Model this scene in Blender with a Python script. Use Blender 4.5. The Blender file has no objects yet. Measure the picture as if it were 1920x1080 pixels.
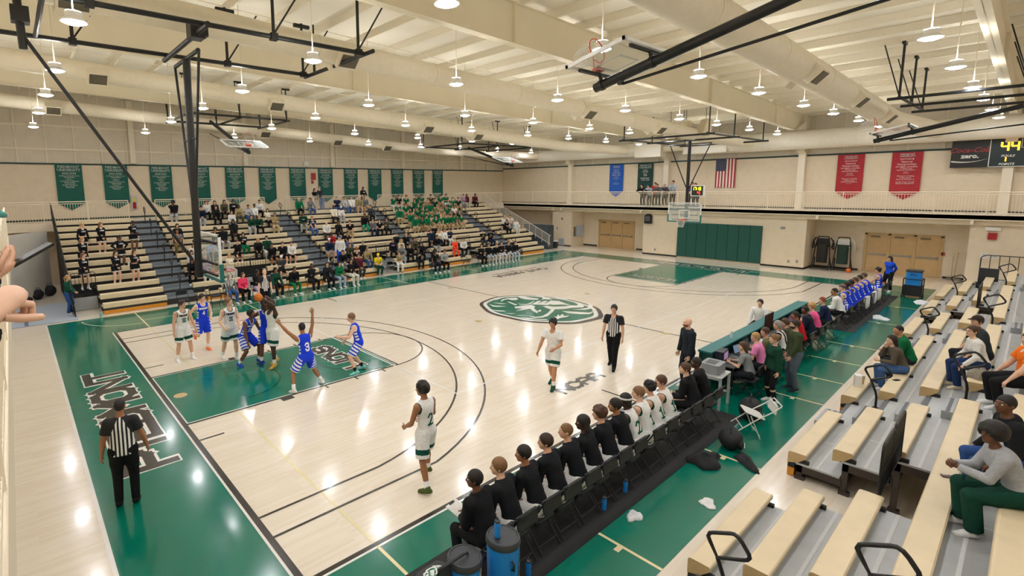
import bpy, bmesh, math, random
import numpy as np
from mathutils import Vector, Matrix, Euler
from mathutils.bvhtree import BVHTree
rnd = random.Random(7)
scene = bpy.context.scene
COL = scene.collection
PI = math.pi

# ---------------------------------------------------------------- camera
CAM = np.array([-2.5757, -5.7267, 5.1523]); YAW, PIT, ROL = .8827, -.1315, -.0110
FPX, CXP, CYP = 944.28, 800.31, 474.96
_f = np.array([math.cos(PIT)*math.cos(YAW), math.cos(PIT)*math.sin(YAW), math.sin(PIT)])
_r = np.array([math.sin(YAW), -math.cos(YAW), 0.]); _u = np.cross(_r, _f)
_c, _s = math.cos(ROL), math.sin(ROL)
CR, CU = _c*_r+_s*_u, -_s*_r+_c*_u
cd = bpy.data.cameras.new('camera'); cam = bpy.data.objects.new('camera', cd); COL.objects.link(cam)
cd.sensor_width = 36; cd.lens = FPX*36/1920; cd.shift_x = (960-CXP)/1920; cd.shift_y = (CYP-540)/1920
cd.clip_start = .05; cd.clip_end = 200
cam.matrix_world = Matrix(((CR[0], CU[0], -_f[0], CAM[0]), (CR[1], CU[1], -_f[1], CAM[1]), (CR[2], CU[2], -_f[2], CAM[2]), (0, 0, 0, 1)))
scene.camera = cam

def at(px, py, **k):
    """world point where the view ray of a photo pixel meets the plane x=, y= or z="""
    d = CR*((px-CXP)/FPX) - CU*((py-CYP)/FPX) + _f
    (a, v), = k.items(); i = 'xyz'.index(a)
    return CAM + d*((v-CAM[i])/d[i])

# ---------------------------------------------------------------- materials
def lin(h):
    if isinstance(h, str):
        h = h.lstrip('#'); h = h if len(h) == 6 else ''.join(q*2 for q in h); c = [int(h[i:i+2], 16)/255 for i in (0, 2, 4)]
    else: c = list(h)
    return [x/12.92 if x <= .04045 else ((x+.055)/1.055)**2.4 for x in c] + [1.]
MATS = {}
def M(name, col, rough=.6, metal=0., var=.06, scale=18., bump=0., emit=0., coat=0., spec=.5, trans=0., alpha=1.):
    if name in MATS: return MATS[name]
    m = bpy.data.materials.new(name); m.use_nodes = True; nt = m.node_tree; N = nt.nodes; Lk = nt.links
    b = N['Principled BSDF']; c = lin(col)
    b.inputs['Roughness'].default_value = rough; b.inputs['Metallic'].default_value = metal
    b.inputs['Specular IOR Level'].default_value = spec
    if coat: b.inputs['Coat Weight'].default_value = coat; b.inputs['Coat Roughness'].default_value = .08
    if trans: b.inputs['Transmission Weight'].default_value = trans; b.inputs['IOR'].default_value = 1.1
    if alpha < 1: b.inputs['Alpha'].default_value = alpha
    tc = N.new('ShaderNodeTexCoord'); nz = N.new('ShaderNodeTexNoise'); nz.inputs['Scale'].default_value = scale; nz.inputs['Detail'].default_value = 3
    Lk.new(tc.outputs['Object'], nz.inputs['Vector'])
    rp = N.new('ShaderNodeValToRGB'); rp.color_ramp.elements[0].position = .3; rp.color_ramp.elements[1].position = .7
    rp.color_ramp.elements[0].color = [x*(1-var) for x in c[:3]]+[1]; rp.color_ramp.elements[1].color = [min(1, x*(1+var)) for x in c[:3]]+[1]
    Lk.new(nz.outputs['Fac'], rp.inputs['Fac']); Lk.new(rp.outputs['Color'], b.inputs['Base Color'])
    if bump:
        bm_ = N.new('ShaderNodeBump'); bm_.inputs['Strength'].default_value = bump; bm_.inputs['Distance'].default_value = .01
        Lk.new(nz.outputs['Fac'], bm_.inputs['Height']); Lk.new(bm_.outputs['Normal'], b.inputs['Normal'])
    if emit:
        b.inputs['Emission Strength'].default_value = emit; b.inputs['Emission Color'].default_value = c
    MATS[name] = m; return m
def nodes_of(m):
    return m.node_tree.nodes, m.node_tree.links, m.node_tree.nodes['Principled BSDF']
def mth(N, Lk, op, a, b=None, c=None):
    n = N.new('ShaderNodeMath'); n.operation = op
    for i, v in enumerate((a, b, c)):
        if v is None: continue
        if hasattr(v, 'is_linked'): Lk.new(v, n.inputs[i])
        else: n.inputs[i].default_value = v
    return n.outputs[0]
def mixc(N, Lk, fac, a, b):
    n = N.new('ShaderNodeMix'); n.data_type = 'RGBA'
    for i, v in ((0, fac), (6, a), (7, b)):
        if hasattr(v, 'is_linked'): Lk.new(v, n.inputs[i])
        else: n.inputs[i].default_value = v
    return n.outputs[2]

# ---------------------------------------------------------------- mesh builder
class MB:
    def __init__(s): s.v = []; s.f = []; s.m = []; s.mi = 0
    def add(s, vs, fs):
        o = len(s.v); s.v += [tuple(map(float, v)) for v in vs]
        for f in fs: s.f.append([o+i for i in f]); s.m.append(s.mi)
        return s
    def box(s, lo, hi):
        x0, y0, z0 = lo; x1, y1, z1 = hi
        return s.add([(x0, y0, z0), (x1, y0, z0), (x1, y1, z0), (x0, y1, z0), (x0, y0, z1), (x1, y0, z1), (x1, y1, z1), (x0, y1, z1)],
                     [(0, 3, 2, 1), (4, 5, 6, 7), (0, 1, 5, 4), (1, 2, 6, 5), (2, 3, 7, 6), (3, 0, 4, 7)])
    def cbox(s, c, size, rz=0., mat=None, bev=0.):
        """centred box; optional rotation; optional chamfered vertical edges"""
        hx, hy, hz = [q/2 for q in size]
        m = mat or Matrix.Rotation(rz, 3, 'Z')
        if bev:
            pts = [(-hx+bev, -hy), (hx-bev, -hy), (hx, -hy+bev), (hx, hy-bev), (hx-bev, hy), (-hx+bev, hy), (-hx, hy-bev), (-hx, -hy+bev)]
        else: pts = [(-hx, -hy), (hx, -hy), (hx, hy), (-hx, hy)]
        n = len(pts); vs = [m @ Vector((x, y, z)) + Vector(c) for z in (-hz, hz) for x, y in pts]
        return s.add(vs, [tuple(range(n-1, -1, -1)), tuple(range(n, 2*n))]+[(i, (i+1) % n, n+(i+1) % n, n+i) for i in range(n)])
    def prism(s, pts, axis, a, b):
        """extrude a 2D outline along axis 'x','y','z' from a to b"""
        n = len(pts)
        def P(p, t): return {'x': (t, p[0], p[1]), 'y': (p[0], t, p[1]), 'z': (p[0], p[1], t)}[axis]
        return s.add([P(p, t) for t in (a, b) for p in pts], [tuple(range(n-1, -1, -1)), tuple(range(n, 2*n))]+[(i, (i+1) % n, n+(i+1) % n, n+i) for i in range(n)])
    def cyl(s, p, q, r0, r1=None, n=12, cap=True):
        r1 = r0 if r1 is None else r1; p, q = Vector(p), Vector(q); d = (q-p).normalized()
        a = d.orthogonal().normalized(); b = d.cross(a)
        vs = [c+(a*math.cos(t)+b*math.sin(t))*r for c, r in ((p, r0), (q, r1)) for t in [2*PI*i/n for i in range(n)]]
        fs = [(i, (i+1) % n, n+(i+1) % n, n+i) for i in range(n)]
        if cap: fs += [tuple(range(n-1, -1, -1)), tuple(range(n, 2*n))]
        return s.add(vs, fs)
    def tube(s, pts, r, n=8, closed=False):
        pts = [Vector(p) for p in pts]; k = len(pts); vs = []; prev = None
        for i, p in enumerate(pts):
            if closed: t = pts[(i+1) % k]-pts[i-1]
            else: t = pts[min(i+1, k-1)]-pts[max(i-1, 0)]
            t.normalize()
            a = t.orthogonal().normalized() if prev is None else (prev-t*prev.dot(t)).normalized()
            prev = a; b = t.cross(a)
            vs += [p+(a*math.cos(2*PI*j/n)+b*math.sin(2*PI*j/n))*r for j in range(n)]
        fs = []
        for i in range(k if closed else k-1):
            i2 = (i+1) % k
            fs += [(i*n+j, i*n+(j+1) % n, i2*n+(j+1) % n, i2*n+j) for j in range(n)]
        if not closed: fs += [tuple(range(n-1, -1, -1)), tuple(range((k-1)*n, k*n))]
        return s.add(vs, fs)
    def lathe(s, prof, c=(0, 0, 0), n=20, axis=None):
        """profile [(r,z)] turned round the z axis (or a matrix)"""
        k = len(prof); vs = []; fs = []
        for r, z in prof:
            for j in range(n):
                v = Vector((r*math.cos(2*PI*j/n), r*math.sin(2*PI*j/n), z))
                if axis is not None: v = axis @ v
                vs.append(v+Vector(c))
        for i in range(k-1): fs += [(i*n+j, i*n+(j+1) % n, (i+1)*n+(j+1) % n, (i+1)*n+j) for j in range(n)]
        if prof[0][0] > 1e-6: fs.append(tuple(range(n-1, -1, -1)))
        if prof[-1][0] > 1e-6: fs.append(tuple(range((k-1)*n, k*n)))
        return s.add(vs, fs)
    def ball(s, c, r, n=12, k=8):
        if not hasattr(r, '__len__'): r = (r, r, r)
        pr = [(math.sin(PI*i/k), -math.cos(PI*i/k)) for i in range(k+1)]; pr[0] = (1e-4, -1); pr[-1] = (1e-4, 1)
        vs = [(c[0]+r[0]*q*math.cos(2*PI*j/n), c[1]+r[1]*q*math.sin(2*PI*j/n), c[2]+r[2]*z) for q, z in pr for j in range(n)]
        return s.add(vs, [(i*n+j, i*n+(j+1) % n, (i+1)*n+(j+1) % n, (i+1)*n+j) for i in range(k) for j in range(n)])
    def poly(s, pts): return s.add(pts, [tuple(range(len(pts)))])
    def build(s, name, mats, parent=None, smooth=False, bev=0.):
        me = bpy.data.meshes.new(name); me.from_pydata(s.v, [], s.f)
        for m in (mats if isinstance(mats, (list, tuple)) else [mats]): me.materials.append(m)
        if any(s.m): me.polygons.foreach_set('material_index', s.m)
        o = bpy.data.objects.new(name, me); COL.objects.link(o)
        if smooth:
            me.polygons.foreach_set('use_smooth', [True]*len(me.polygons))
            me.set_sharp_from_angle(angle=math.radians(40))
        if bev:
            b = o.modifiers.new('edge', 'BEVEL'); b.width = bev; b.segments = 2; b.limit_method = 'ANGLE'
        if parent is not None: o.parent = parent
        return o
def tag(o, label, cat, group=None):
    o['label'] = label; o['category'] = cat
    if group: o['group'] = group
    return o
def thing(name, label, cat, loc=(0, 0, 0), rz=0., group=None):
    o = bpy.data.objects.new(name, None); COL.objects.link(o); o.empty_display_size = .1
    o.location = loc; o.rotation_euler = (0, 0, rz); return tag(o, label, cat, group)
def struct(o): o['kind'] = 'structure'; return o
KIDS = {}
def dup(root, loc, rz=None, label=None, group=None):
    def cp(o, par):
        c = o.copy(); COL.objects.link(c)
        if par is not None: c.parent = par
        for ch in o.children: cp(ch, c)
        return c
    r = cp(root, None); r.location = loc
    if rz is not None: r.rotation_euler = (0, 0, rz)
    if label: r['label'] = label
    if group: r['group'] = group
    return r

# ---------------------------------------------------------------- lettering
def text_mesh(txt, size, bold=0., shear=0., align='CENTER', res=2, sx=1.):
    """flat triangulated lettering in the xy plane -> (verts, faces)"""
    cu = bpy.data.curves.new('t', 'FONT'); cu.body = txt; cu.size = size; cu.align_x = align; cu.offset = bold; cu.shear = shear
    cu.resolution_u = res; cu.fill_mode = 'FRONT'
    ob = bpy.data.objects.new('t', cu); COL.objects.link(ob)
    dg = bpy.context.evaluated_depsgraph_get(); dg.update(); me = bpy.data.meshes.new_from_object(ob.evaluated_get(dg))
    v = [(p.co.x*sx, p.co.y) for p in me.vertices]; f = [tuple(p.vertices) for p in me.polygons]
    bpy.data.objects.remove(ob); bpy.data.curves.remove(cu); bpy.data.meshes.remove(me)
    return v, f
# block (athletic) glyphs: strokes on a 4 x 6 grid
GL = {'A': [[(0, 0), (0, 4.6), (1.2, 6), (2.8, 6), (4, 4.6), (4, 0)], [(0, 2.4), (4, 2.4)]], 'C': [[(4, 1.2), (3, 0), (1, 0), (0, 1.2), (0, 4.8), (1, 6), (3, 6), (4, 4.8)]],
      'D': [[(0, 0), (0, 6), (2.8, 6), (4, 4.8), (4, 1.2), (2.8, 0), (0, 0)]], 'E': [[(4, 0), (0, 0), (0, 6), (4, 6)], [(0, 3.1), (3, 3.1)]],
      'I': [[(.9, 0), (.9, 6)]], 'L': [[(0, 6), (0, 0), (4, 0)]], 'M': [[(0, 0), (0, 6), (2, 3), (4, 6), (4, 0)]], 'N': [[(0, 0), (0, 6), (4, 0), (4, 6)]],
      'O': [[(1, 0), (3, 0), (4, 1.2), (4, 4.8), (3, 6), (1, 6), (0, 4.8), (0, 1.2), (1, 0)]], 'P': [[(0, 0), (0, 6), (3, 6), (4, 5), (4, 3.7), (3, 2.7), (0, 2.7)]],
      'R': [[(0, 0), (0, 6), (3, 6), (4, 5), (4, 3.7), (3, 2.8), (0, 2.8)], [(2.4, 2.8), (4, 0)]], 'S': [[(0, 1.2), (1, 0), (3, 0), (4, 1), (4, 2.2), (3, 3.1), (1, 3.1), (0, 4), (0, 5), (1, 6), (3, 6), (4, 4.8)]],
      'T': [[(0, 6), (4, 6)], [(2, 6), (2, 0)]], 'U': [[(0, 6), (0, 1.2), (1, 0), (3, 0), (4, 1.2), (4, 6)]], 'V': [[(0, 6), (2, 0), (4, 6)]], 'Y': [[(0, 6), (2, 3), (4, 6)], [(2, 3), (2, 0)]],
      'B': [[(0, 0), (0, 6), (3, 6), (4, 5), (4, 4), (3, 3.1), (0, 3.1)], [(3, 3.1), (4, 2.2), (4, 1), (3, 0), (0, 0)]],
      '0': [[(1, 0), (3, 0), (4, 1.2), (4, 4.8), (3, 6), (1, 6), (0, 4.8), (0, 1.2), (1, 0)]], '1': [[(.6, 4.8), (2, 6), (2, 0)], [(.7, 0), (3.3, 0)]],
      '2': [[(0, 4.8), (1, 6), (3, 6), (4, 4.8), (4, 3.6), (0, 0), (4, 0)]], '3': [[(0, 5), (1, 6), (3, 6), (4, 5), (4, 4), (3, 3.1), (1.5, 3.1)], [(3, 3.1), (4, 2.2), (4, 1), (3, 0), (1, 0), (0, 1)]],
      '4': [[(2.8, 0), (2.8, 6), (0, 2), (4, 2)]], '5': [[(4, 6), (0, 6), (0, 3.4), (3, 3.4), (4, 2.4), (4, 1), (3, 0), (1, 0), (0, 1)]], '6': [[(4, 5), (3, 6), (1, 6), (0, 5), (0, 1), (1, 0), (3, 0), (4, 1), (4, 2.3), (3, 3.3), (0, 3.3)]], '7': [[(0, 6), (4, 6), (1.4, 0)]], '8': [[(1, 3.1), (0, 4), (0, 5), (1, 6), (3, 6), (4, 5), (4, 4), (3, 3.1), (1, 3.1), (0, 2.2), (0, 1), (1, 0), (3, 0), (4, 1), (4, 2.2), (3, 3.1)]], '9': [[(4, 2.7), (1, 2.7), (0, 3.7), (0, 5), (1, 6), (3, 6), (4, 5), (4, 1), (3, 0), (1, 0), (0, 1)]], ' ': [], '-': [[(.6, 3), (3.4, 3)]]}
def block_text(txt, w, h, sw, gap=.35, ends=0.):
    """strokes of a block word fitted in w x h -> (verts, faces); sw = stroke width"""
    adv = [1.8 if c == 'I' else 4. for c in txt]; g = 4*gap; tot = sum(adv)+g*(len(txt)-1); kx = (w-sw)/tot; ky = (h-sw)/6
    V, F_ = [], []; x = 0.
    for c, a in zip(txt, adv):
        for st in GL[c]:
            P = [np.array([(x+p[0])*kx+sw/2-w/2, p[1]*ky+sw/2-h/2]) for p in st]
            for i in range(len(P)-1):
                d = P[i+1]-P[i]; ln = np.linalg.norm(d); d = d/ln; n = np.array([-d[1], d[0]])*sw/2; e = d*(sw*.42+ends)
                q = [P[i]-e-n, P[i+1]+e-n, P[i+1]+e+n, P[i]-e+n]; o = len(V); V += [tuple(z) for z in q]; F_.append((o, o+1, o+2, o+3))
        x += a+g
    return V, F_
def place(mb, vf, o, ex, ey, mi=0, lift=0.):
    """put 2D lettering into 3D: origin o, axes ex, ey"""
    o, ex, ey = Vector(o), Vector(ex), Vector(ey); nz = ex.cross(ey).normalized(); k = mb.mi; mb.mi = mi; own = {}
    if len(vf[1]) and len(vf[0]) == 4*len(vf[1]) and len(vf[1][0]) == 4:      # overlapping strokes: a hair of height each
        for i, f in enumerate(vf[1]):
            for j in f: own[j] = i*.00005
    mb.add([o+ex*x+ey*y+nz*(lift+own.get(j, 0)) for j, (x, y) in enumerate(vf[0])], vf[1]); mb.mi = k
EXPO = 0.0
# ================================================================ ROOM
LC, WC = 29.35, 15.24            # court length / width
FW, RW, LW, NW = 28.9, 35.9, -5.2, -13.5   # wall planes: far, right (upper), left, near
DECK = 3.5                       # upper walkway level
def brick_wall(name, col, sx=.4, sy=.2):
    if name in MATS: return MATS[name]
    m = M(name, col, .75, var=.03, scale=3); N, Lk, b = nodes_of(m)
    tc = N.new('ShaderNodeTexCoord'); geo = N.new('ShaderNodeNewGeometry')
    sep = N.new('ShaderNodeSeparateXYZ'); Lk.new(tc.outputs['Object'], sep.inputs[0]); sn = N.new('ShaderNodeSeparateXYZ'); Lk.new(geo.outputs['Normal'], sn.inputs[0])
    isx = mth(N, Lk, 'GREATER_THAN', mth(N, Lk, 'ABSOLUTE', sn.outputs[0]), .5)
    u = mth(N, Lk, 'ADD', mth(N, Lk, 'MULTIPLY', sep.outputs[1], isx), mth(N, Lk, 'MULTIPLY', sep.outputs[0], mth(N, Lk, 'SUBTRACT', 1., isx)))
    cb = N.new('ShaderNodeCombineXYZ'); Lk.new(u, cb.inputs[0]); Lk.new(sep.outputs[2], cb.inputs[1])
    br = N.new('ShaderNodeTexBrick'); br.inputs['Scale'].default_value = 1; br.inputs['Brick Width'].default_value = sx; br.inputs['Row Height'].default_value = sy; br.inputs['Mortar Size'].default_value = .008
    br.inputs['Mortar Smooth'].default_value = .4; Lk.new(cb.outputs[0], br.inputs['Vector'])
    bp = N.new('ShaderNodeBump'); bp.invert = True; bp.inputs['Strength'].default_value = .35; bp.inputs['Distance'].default_value = .006
    Lk.new(br.outputs['Fac'], bp.inputs['Height']); Lk.new(bp.outputs['Normal'], b.inputs['Normal']); return m
def ribbed(name, col, pitch=.3, strength=.5, axis=0):
    if name in MATS: return MATS[name]
    m = M(name, col, .6, var=.04, scale=2); N, Lk, b = nodes_of(m)
    tc = N.new('ShaderNodeTexCoord'); sep = N.new('ShaderNodeSeparateXYZ'); Lk.new(tc.outputs['Object'], sep.inputs[0])
    fr = mth(N, Lk, 'FRACT', mth(N, Lk, 'MULTIPLY', sep.outputs[axis], 1/pitch)); h = mth(N, Lk, 'LESS_THAN', mth(N, Lk, 'ABSOLUTE', mth(N, Lk, 'SUBTRACT', fr, .5)), .06)
    bp = N.new('ShaderNodeBump'); bp.inputs['Strength'].default_value = strength; bp.inputs['Distance'].default_value = .02
    Lk.new(h, bp.inputs['Height']); Lk.new(bp.outputs['Normal'], b.inputs['Normal']); return m
wallm = brick_wall('painted_block', '#e2d3ba'); wall_hi = ribbed('metal_liner', '#dcd3c2', 1.0, .6)
cream = M('cream_steel', '#eee4d0', .5, var=.03); duct_m = M('duct_cream', '#ece2cd', .55, var=.03, scale=6)
darkgreen = M('dark_green_trim', '#10352c', .5); black_base = M('black_base', '#15130f', .6); padm = M('green_pad', '#0b4f45', .45, var=.05)
black = M('black_metal', '#101214', .45, var=.2); rail_m = M('rail_cream', '#efe2c9', .5, var=.03); blackrail = M('black_rail', '#16181b', .35, var=.1)
steel = M('steel', '#9a9c9e', .35, .8); greyplastic = M('grey_plastic', '#8c9094', .5)
# ---- floor
def wood(name, c1, c2, rough=.17):
    m = M(name, c1, rough, var=0, coat=.25); N, Lk, b = nodes_of(m)
    tc = N.new('ShaderNodeTexCoord'); br = N.new('ShaderNodeTexBrick'); br.inputs['Scale'].default_value = 1
    br.inputs['Brick Width'].default_value = .9; br.inputs['Row Height'].default_value = .057; br.inputs['Mortar Size'].default_value = 0; br.offset_frequency = 3; br.offset = .37
    br.inputs['Color1'].default_value = (0, 0, 0, 1); br.inputs['Color2'].default_value = (1, 1, 1, 1); br.inputs['Bias'].default_value = 0
    Lk.new(tc.outputs['Object'], br.inputs['Vector'])
    mp = N.new('ShaderNodeMapping'); mp.inputs['Scale'].default_value = (1.2, 22, 1); Lk.new(tc.outputs['Object'], mp.inputs['Vector'])
    nz = N.new('ShaderNodeTexNoise'); nz.inputs['Scale'].default_value = 1.6; nz.inputs['Detail'].default_value = 4; Lk.new(mp.outputs[0], nz.inputs['Vector'])
    fac = mth(N, Lk, 'ADD', mth(N, Lk, 'MULTIPLY', br.outputs['Color'], .45), mth(N, Lk, 'MULTIPLY', nz.outputs['Fac'], .6))
    Lk.new(mixc(N, Lk, fac, lin(c1), lin(c2)), b.inputs['Base Color'])
    n2 = N.new('ShaderNodeTexNoise'); n2.inputs['Scale'].default_value = 1.3; Lk.new(tc.outputs['Object'], n2.inputs['Vector'])
    Lk.new(mth(N, Lk, 'ADD', mth(N, Lk, 'MULTIPLY', n2.outputs['Fac'], .12), rough-.06), b.inputs['Roughness'])
    mp2 = N.new('ShaderNodeMapping'); mp2.inputs['Scale'].default_value = (.5, 9, 1); Lk.new(tc.outputs['Object'], mp2.inputs['Vector'])
    n3 = N.new('ShaderNodeTexNoise'); n3.inputs['Scale'].default_value = 1.; Lk.new(mp2.outputs[0], n3.inputs['Vector'])
    bp = N.new('ShaderNodeBump'); bp.inputs['Strength'].default_value = .12; bp.inputs['Distance'].default_value = .004; Lk.new(n3.outputs['Fac'], bp.inputs['Height'])
    Lk.new(bp.outputs['Normal'], b.inputs['Normal']); return m
woodm = wood('maple_floor', '#f1e9db', '#e2d3ba')
def paint(name, c, rough=.16):
    m = M(name, c, rough, var=.06, scale=1.2, coat=.25); N, Lk, b = nodes_of(m)
    tc = N.new('ShaderNodeTexCoord'); mp = N.new('ShaderNodeMapping'); mp.inputs['Scale'].default_value = (.5, 9, 1); Lk.new(tc.outputs['Object'], mp.inputs['Vector'])
    n3 = N.new('ShaderNodeTexNoise'); n3.inputs['Scale'].default_value = 1.; Lk.new(mp.outputs[0], n3.inputs['Vector'])
    bp = N.new('ShaderNodeBump'); bp.inputs['Strength'].default_value = .12; bp.inputs['Distance'].default_value = .004; Lk.new(n3.outputs['Fac'], bp.inputs['Height'])
    Lk.new(bp.outputs['Normal'], b.inputs['Normal']); return m
green_p = paint('green_paint', '#00705c'); dkgreen_p = paint('dark_green_paint', '#00503f'); black_p = paint('black_paint', '#2b2622', .2); white_p = paint('white_paint', '#f0eee8'); cream_p = paint('cream_paint', '#e9dcae'); dgrey_p = paint('charcoal_paint', '#3a3735', .2)
floor = struct(MB().box((LW-.2, NW-.2, -.2), (RW+1.2, FW+.2, 0)).build('floor', woodm))
def flat(name, quads, mat, z):
    mb = MB()
    for x0, y0, x1, y1 in quads:
        z += .00004; mb.add([(x0, y0, z), (x1, y0, z), (x1, y1, z), (x0, y1, z)], [(0, 1, 2, 3)])
    return mb.build(name, mat, floor)
GX0, GX1, GY0, GY1 = -1.9, 31.25, -2.95, 18.2
n0, n1 = WC/2-1.83, WC/2+1.83
keys = [(0, n0, 5.79, n1), (LC-5.79, n0, LC, n1)]
flat('painted_border', [(GX0, GY0, 0, GY1), (LC, GY0, GX1, GY1), (0, GY0, LC, 0), (0, WC, LC, GY1)], green_p, .002)
for k in keys: flat('painted_key', [k], green_p, .002)
flat('cream_edge_line', [(-.14, -.12, -.1, WC+.1), (-.14, -.12, LC+.1, -.08), (LC+.1, -.12, LC+.14, WC+.1), (GX0-.06, GY0, GX0, GY1), (0.0, n0+.05, .03, n1-.05), (0, n0+.05, 5.74, n0+.08), (0, n1-.08, 5.74, n1-.05), (LC-5.74, n0+.05, LC, n0+.08), (LC-5.74, n1-.08, LC, n1-.05), (5.7, n0+.05, 5.73, n1-.05), (LC-5.73, n0+.05, LC-5.7, n1-.05)], white_p, .0032)
flat('court_boundary_line', [(-.1, -.08, 0, WC+.03), (LC, -.08, LC+.1, WC+.03), (0, -.08, LC, 0), (0, WC, LC, WC+.03), (LC/2-.025, 0, LC/2+.025, WC)], black_p, .004)
def arcband(mb, cx, cy, r, a0, a1, w, z, n=48):
    ZQ[0] += .00002; z += ZQ[0]
    for i in range(n):
        t0, t1 = a0+(a1-a0)*i/n, a0+(a1-a0)*(i+1)/n
        mb.add([(cx+(r+s*w/2)*math.cos(t), cy+(r+s*w/2)*math.sin(t), z) for t, s in ((t0, -1), (t1, -1), (t1, 1), (t0, 1))], [(3, 2, 1, 0)] if a1 > a0 else [(0, 1, 2, 3)])
ZQ = [0.]
mb = MB(); dk = MB()
for end in (0, 1):
    X = (lambda x: x) if end == 0 else (lambda x: LC-x)
    def q(x0, y0, x1, y1, z=.004, m=mb):
        ZQ[0] += .00002; z += ZQ[0]; xa, xb = sorted((X(x0), X(x1))); m.add([(xa, y0, z), (xb, y0, z), (xb, y1, z), (xa, y1, z)], [(0, 1, 2, 3)])
    for y in (n0, n1): q(0, y-.025, 5.79, y+.025)
    q(5.74, n0, 5.79, n1)
    bx = X(1.575); sgn = 1 if end == 0 else -1
    for off, R_ in ((1.067, 6.75), (1.64, 6.02)):
        dy = WC/2-off; a = math.acos(min(1, dy/R_)); xs = R_*math.sin(a)
        for y in (off, WC-off): q(0, y-.025, 1.575+xs, y+.025)
        a = PI/2-a; arcband(mb, bx, WC/2, R_, (-a if end == 0 else PI-a), (a if end == 0 else PI+a), .05, .004)
    arcband(mb, X(5.79), WC/2, 1.83, (-PI/2 if end == 0 else PI/2), (PI/2 if end == 0 else 3*PI/2), .05, .004)
    arcband(dk, X(5.79), WC/2, 1.83, (PI/2 if end == 0 else -PI/2), (3*PI/2 if end == 0 else PI/2), .05, .0034)
    arcband(dk, bx, WC/2, 1.25, (-PI/2 if end == 0 else PI/2), (PI/2 if end == 0 else 3*PI/2), .05, .0034)
    for y, d in ((n0, -1), (n1, 1)):
        q(2.13, min(y, y+d*.22), 2.44, max(y, y+d*.22))
        for x in (3.35, 4.25, 5.15): q(x, min(y, y+d*.2), x+.05, max(y, y+d*.2))
    for y in (WC/2-2.75, WC/2+2.75): q(0, y-.025, .5, y+.025)
    for y, d in ((0, 1), (WC, -1)): q(8.53, min(y, y+d*.9), 8.58, max(y, y+d*.9))
mb.build('court_marking_line', black_p, floor); dk.build('key_arc_line', dkgreen_p, floor)
vx0, vx1, vy0, vy1 = 5.6, 23.75, 3.12, 12.12; w = .05
flat('volleyball_line', [(vx0, vy0, vx1, vy0+w), (vx0, vy1-w, vx1, vy1), (vx0, vy0, vx0+w, vy1), (vx1-w, vy0, vx1, vy1), (11.63, vy0, 11.68, vy1), (17.55, vy0, 17.6, vy1)], white_p, .0046)
cq = [(1.05, -.8, 1.1, n0), (1.05, n1, 1.1, GY1), (1.05, 16.55, LC-1, 16.6), (.15, -2.6, 1.4, -2.55)]
for x in (3.72, 7.45, 11.6, 13.5, 15.5, 17.6, 21.7, 25.35, 29.6): cq += [(x, -2.95, x+.05, -1.7 if x < 29 else -1.2), (x-.12, -2.4, x, -2.32)]
for x in (5.2, 13.55, 15.6, 19.13, 24.6): cq.append((x, 15.3, x+.05, 18.2))
flat('practice_court_line', cq, cream_p, .0038)
mb = MB()
arcband(mb, 1.08, 18.0, 1.9, PI*1.02, PI*1.5, .05, .0036); arcband(mb, LC-1.08, 18.0, 1.9, -PI*.5, 0, .05, .0036)
mb.build('practice_arc_line', cream_p, floor)
mb = MB()
for x, y, r in ((.3, 7.61, .16), (10.95, 7.63, .14), (18.32, 7.64, .14), (14.58, 2.15, .14), (27.1, 5.67, .13), (14.43, 13.07, .14)):
    mb.add([(x+r*math.cos(2*PI*i/20), y+r*math.sin(2*PI*i/20), .0052) for i in range(20)], [tuple(range(20))])
mb.build('brass_floor_plate', M('brass_plate', '#c9b27a', .35, .3), floor)
def letter_paint(name, txt, w, h, o, ex, ey, sw, out, gap=.3, mats=(white_p, dgrey_p), z=.0056):
    mb = MB(); V = block_text(txt, w, h, sw, gap, .02)
    if out: place(mb, block_text(txt, w+2*out*.6, h+2*out*.6, sw+2*out, gap*.86, .03), (o[0], o[1], z), ex, ey, 0); place(mb, V, (o[0], o[1], z+.0014), ex, ey, 1)
    else: place(mb, V, (o[0], o[1], z), ex, ey, 1)
    return mb.build(name, mats, floor)
letter_paint('baseline_lettering', 'PIEDMONT', 6.6, .98, (-.99, 7.62), (0, 1, 0), (-1, 0, 0), .2, .055, .22)
letter_paint('baseline_lettering', 'PIEDMONT', 6.6, .9, (LC+.99, 7.68), (0, -1, 0), (1, 0, 0), .2, .055, .22)
letter_paint('key_lettering', 'LIONS', 2.42, .68, (4.74, 7.62), (0, 1, 0), (-1, 0, 0), .15, .045, .2)
letter_paint('key_lettering', 'LIONS', 2.42, .68, (LC-4.74, 7.62), (0, -1, 0), (1, 0, 0), .15, .045, .2)
letter_paint('sideline_lettering', 'NCAA', 1.85, .42, (8.55, 1.54), (1, 0, 0), (0, 1, 0), .1, 0, .3)
mb = MB(); tx = text_mesh('CAVE ARENA', .8, .012); place(mb, tx, (20.75, 13.92, .0056), (-.98, 0, 0), (0, -1, 0)); tx = text_mesh('HOME OF THE LIONS BASKETBALL', .26); place(mb, tx, (20.75, 14.3, .0056), (-1, 0, 0), (0, -1, 0))
mb.build('arena_name_lettering', dgrey_p, floor)
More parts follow.
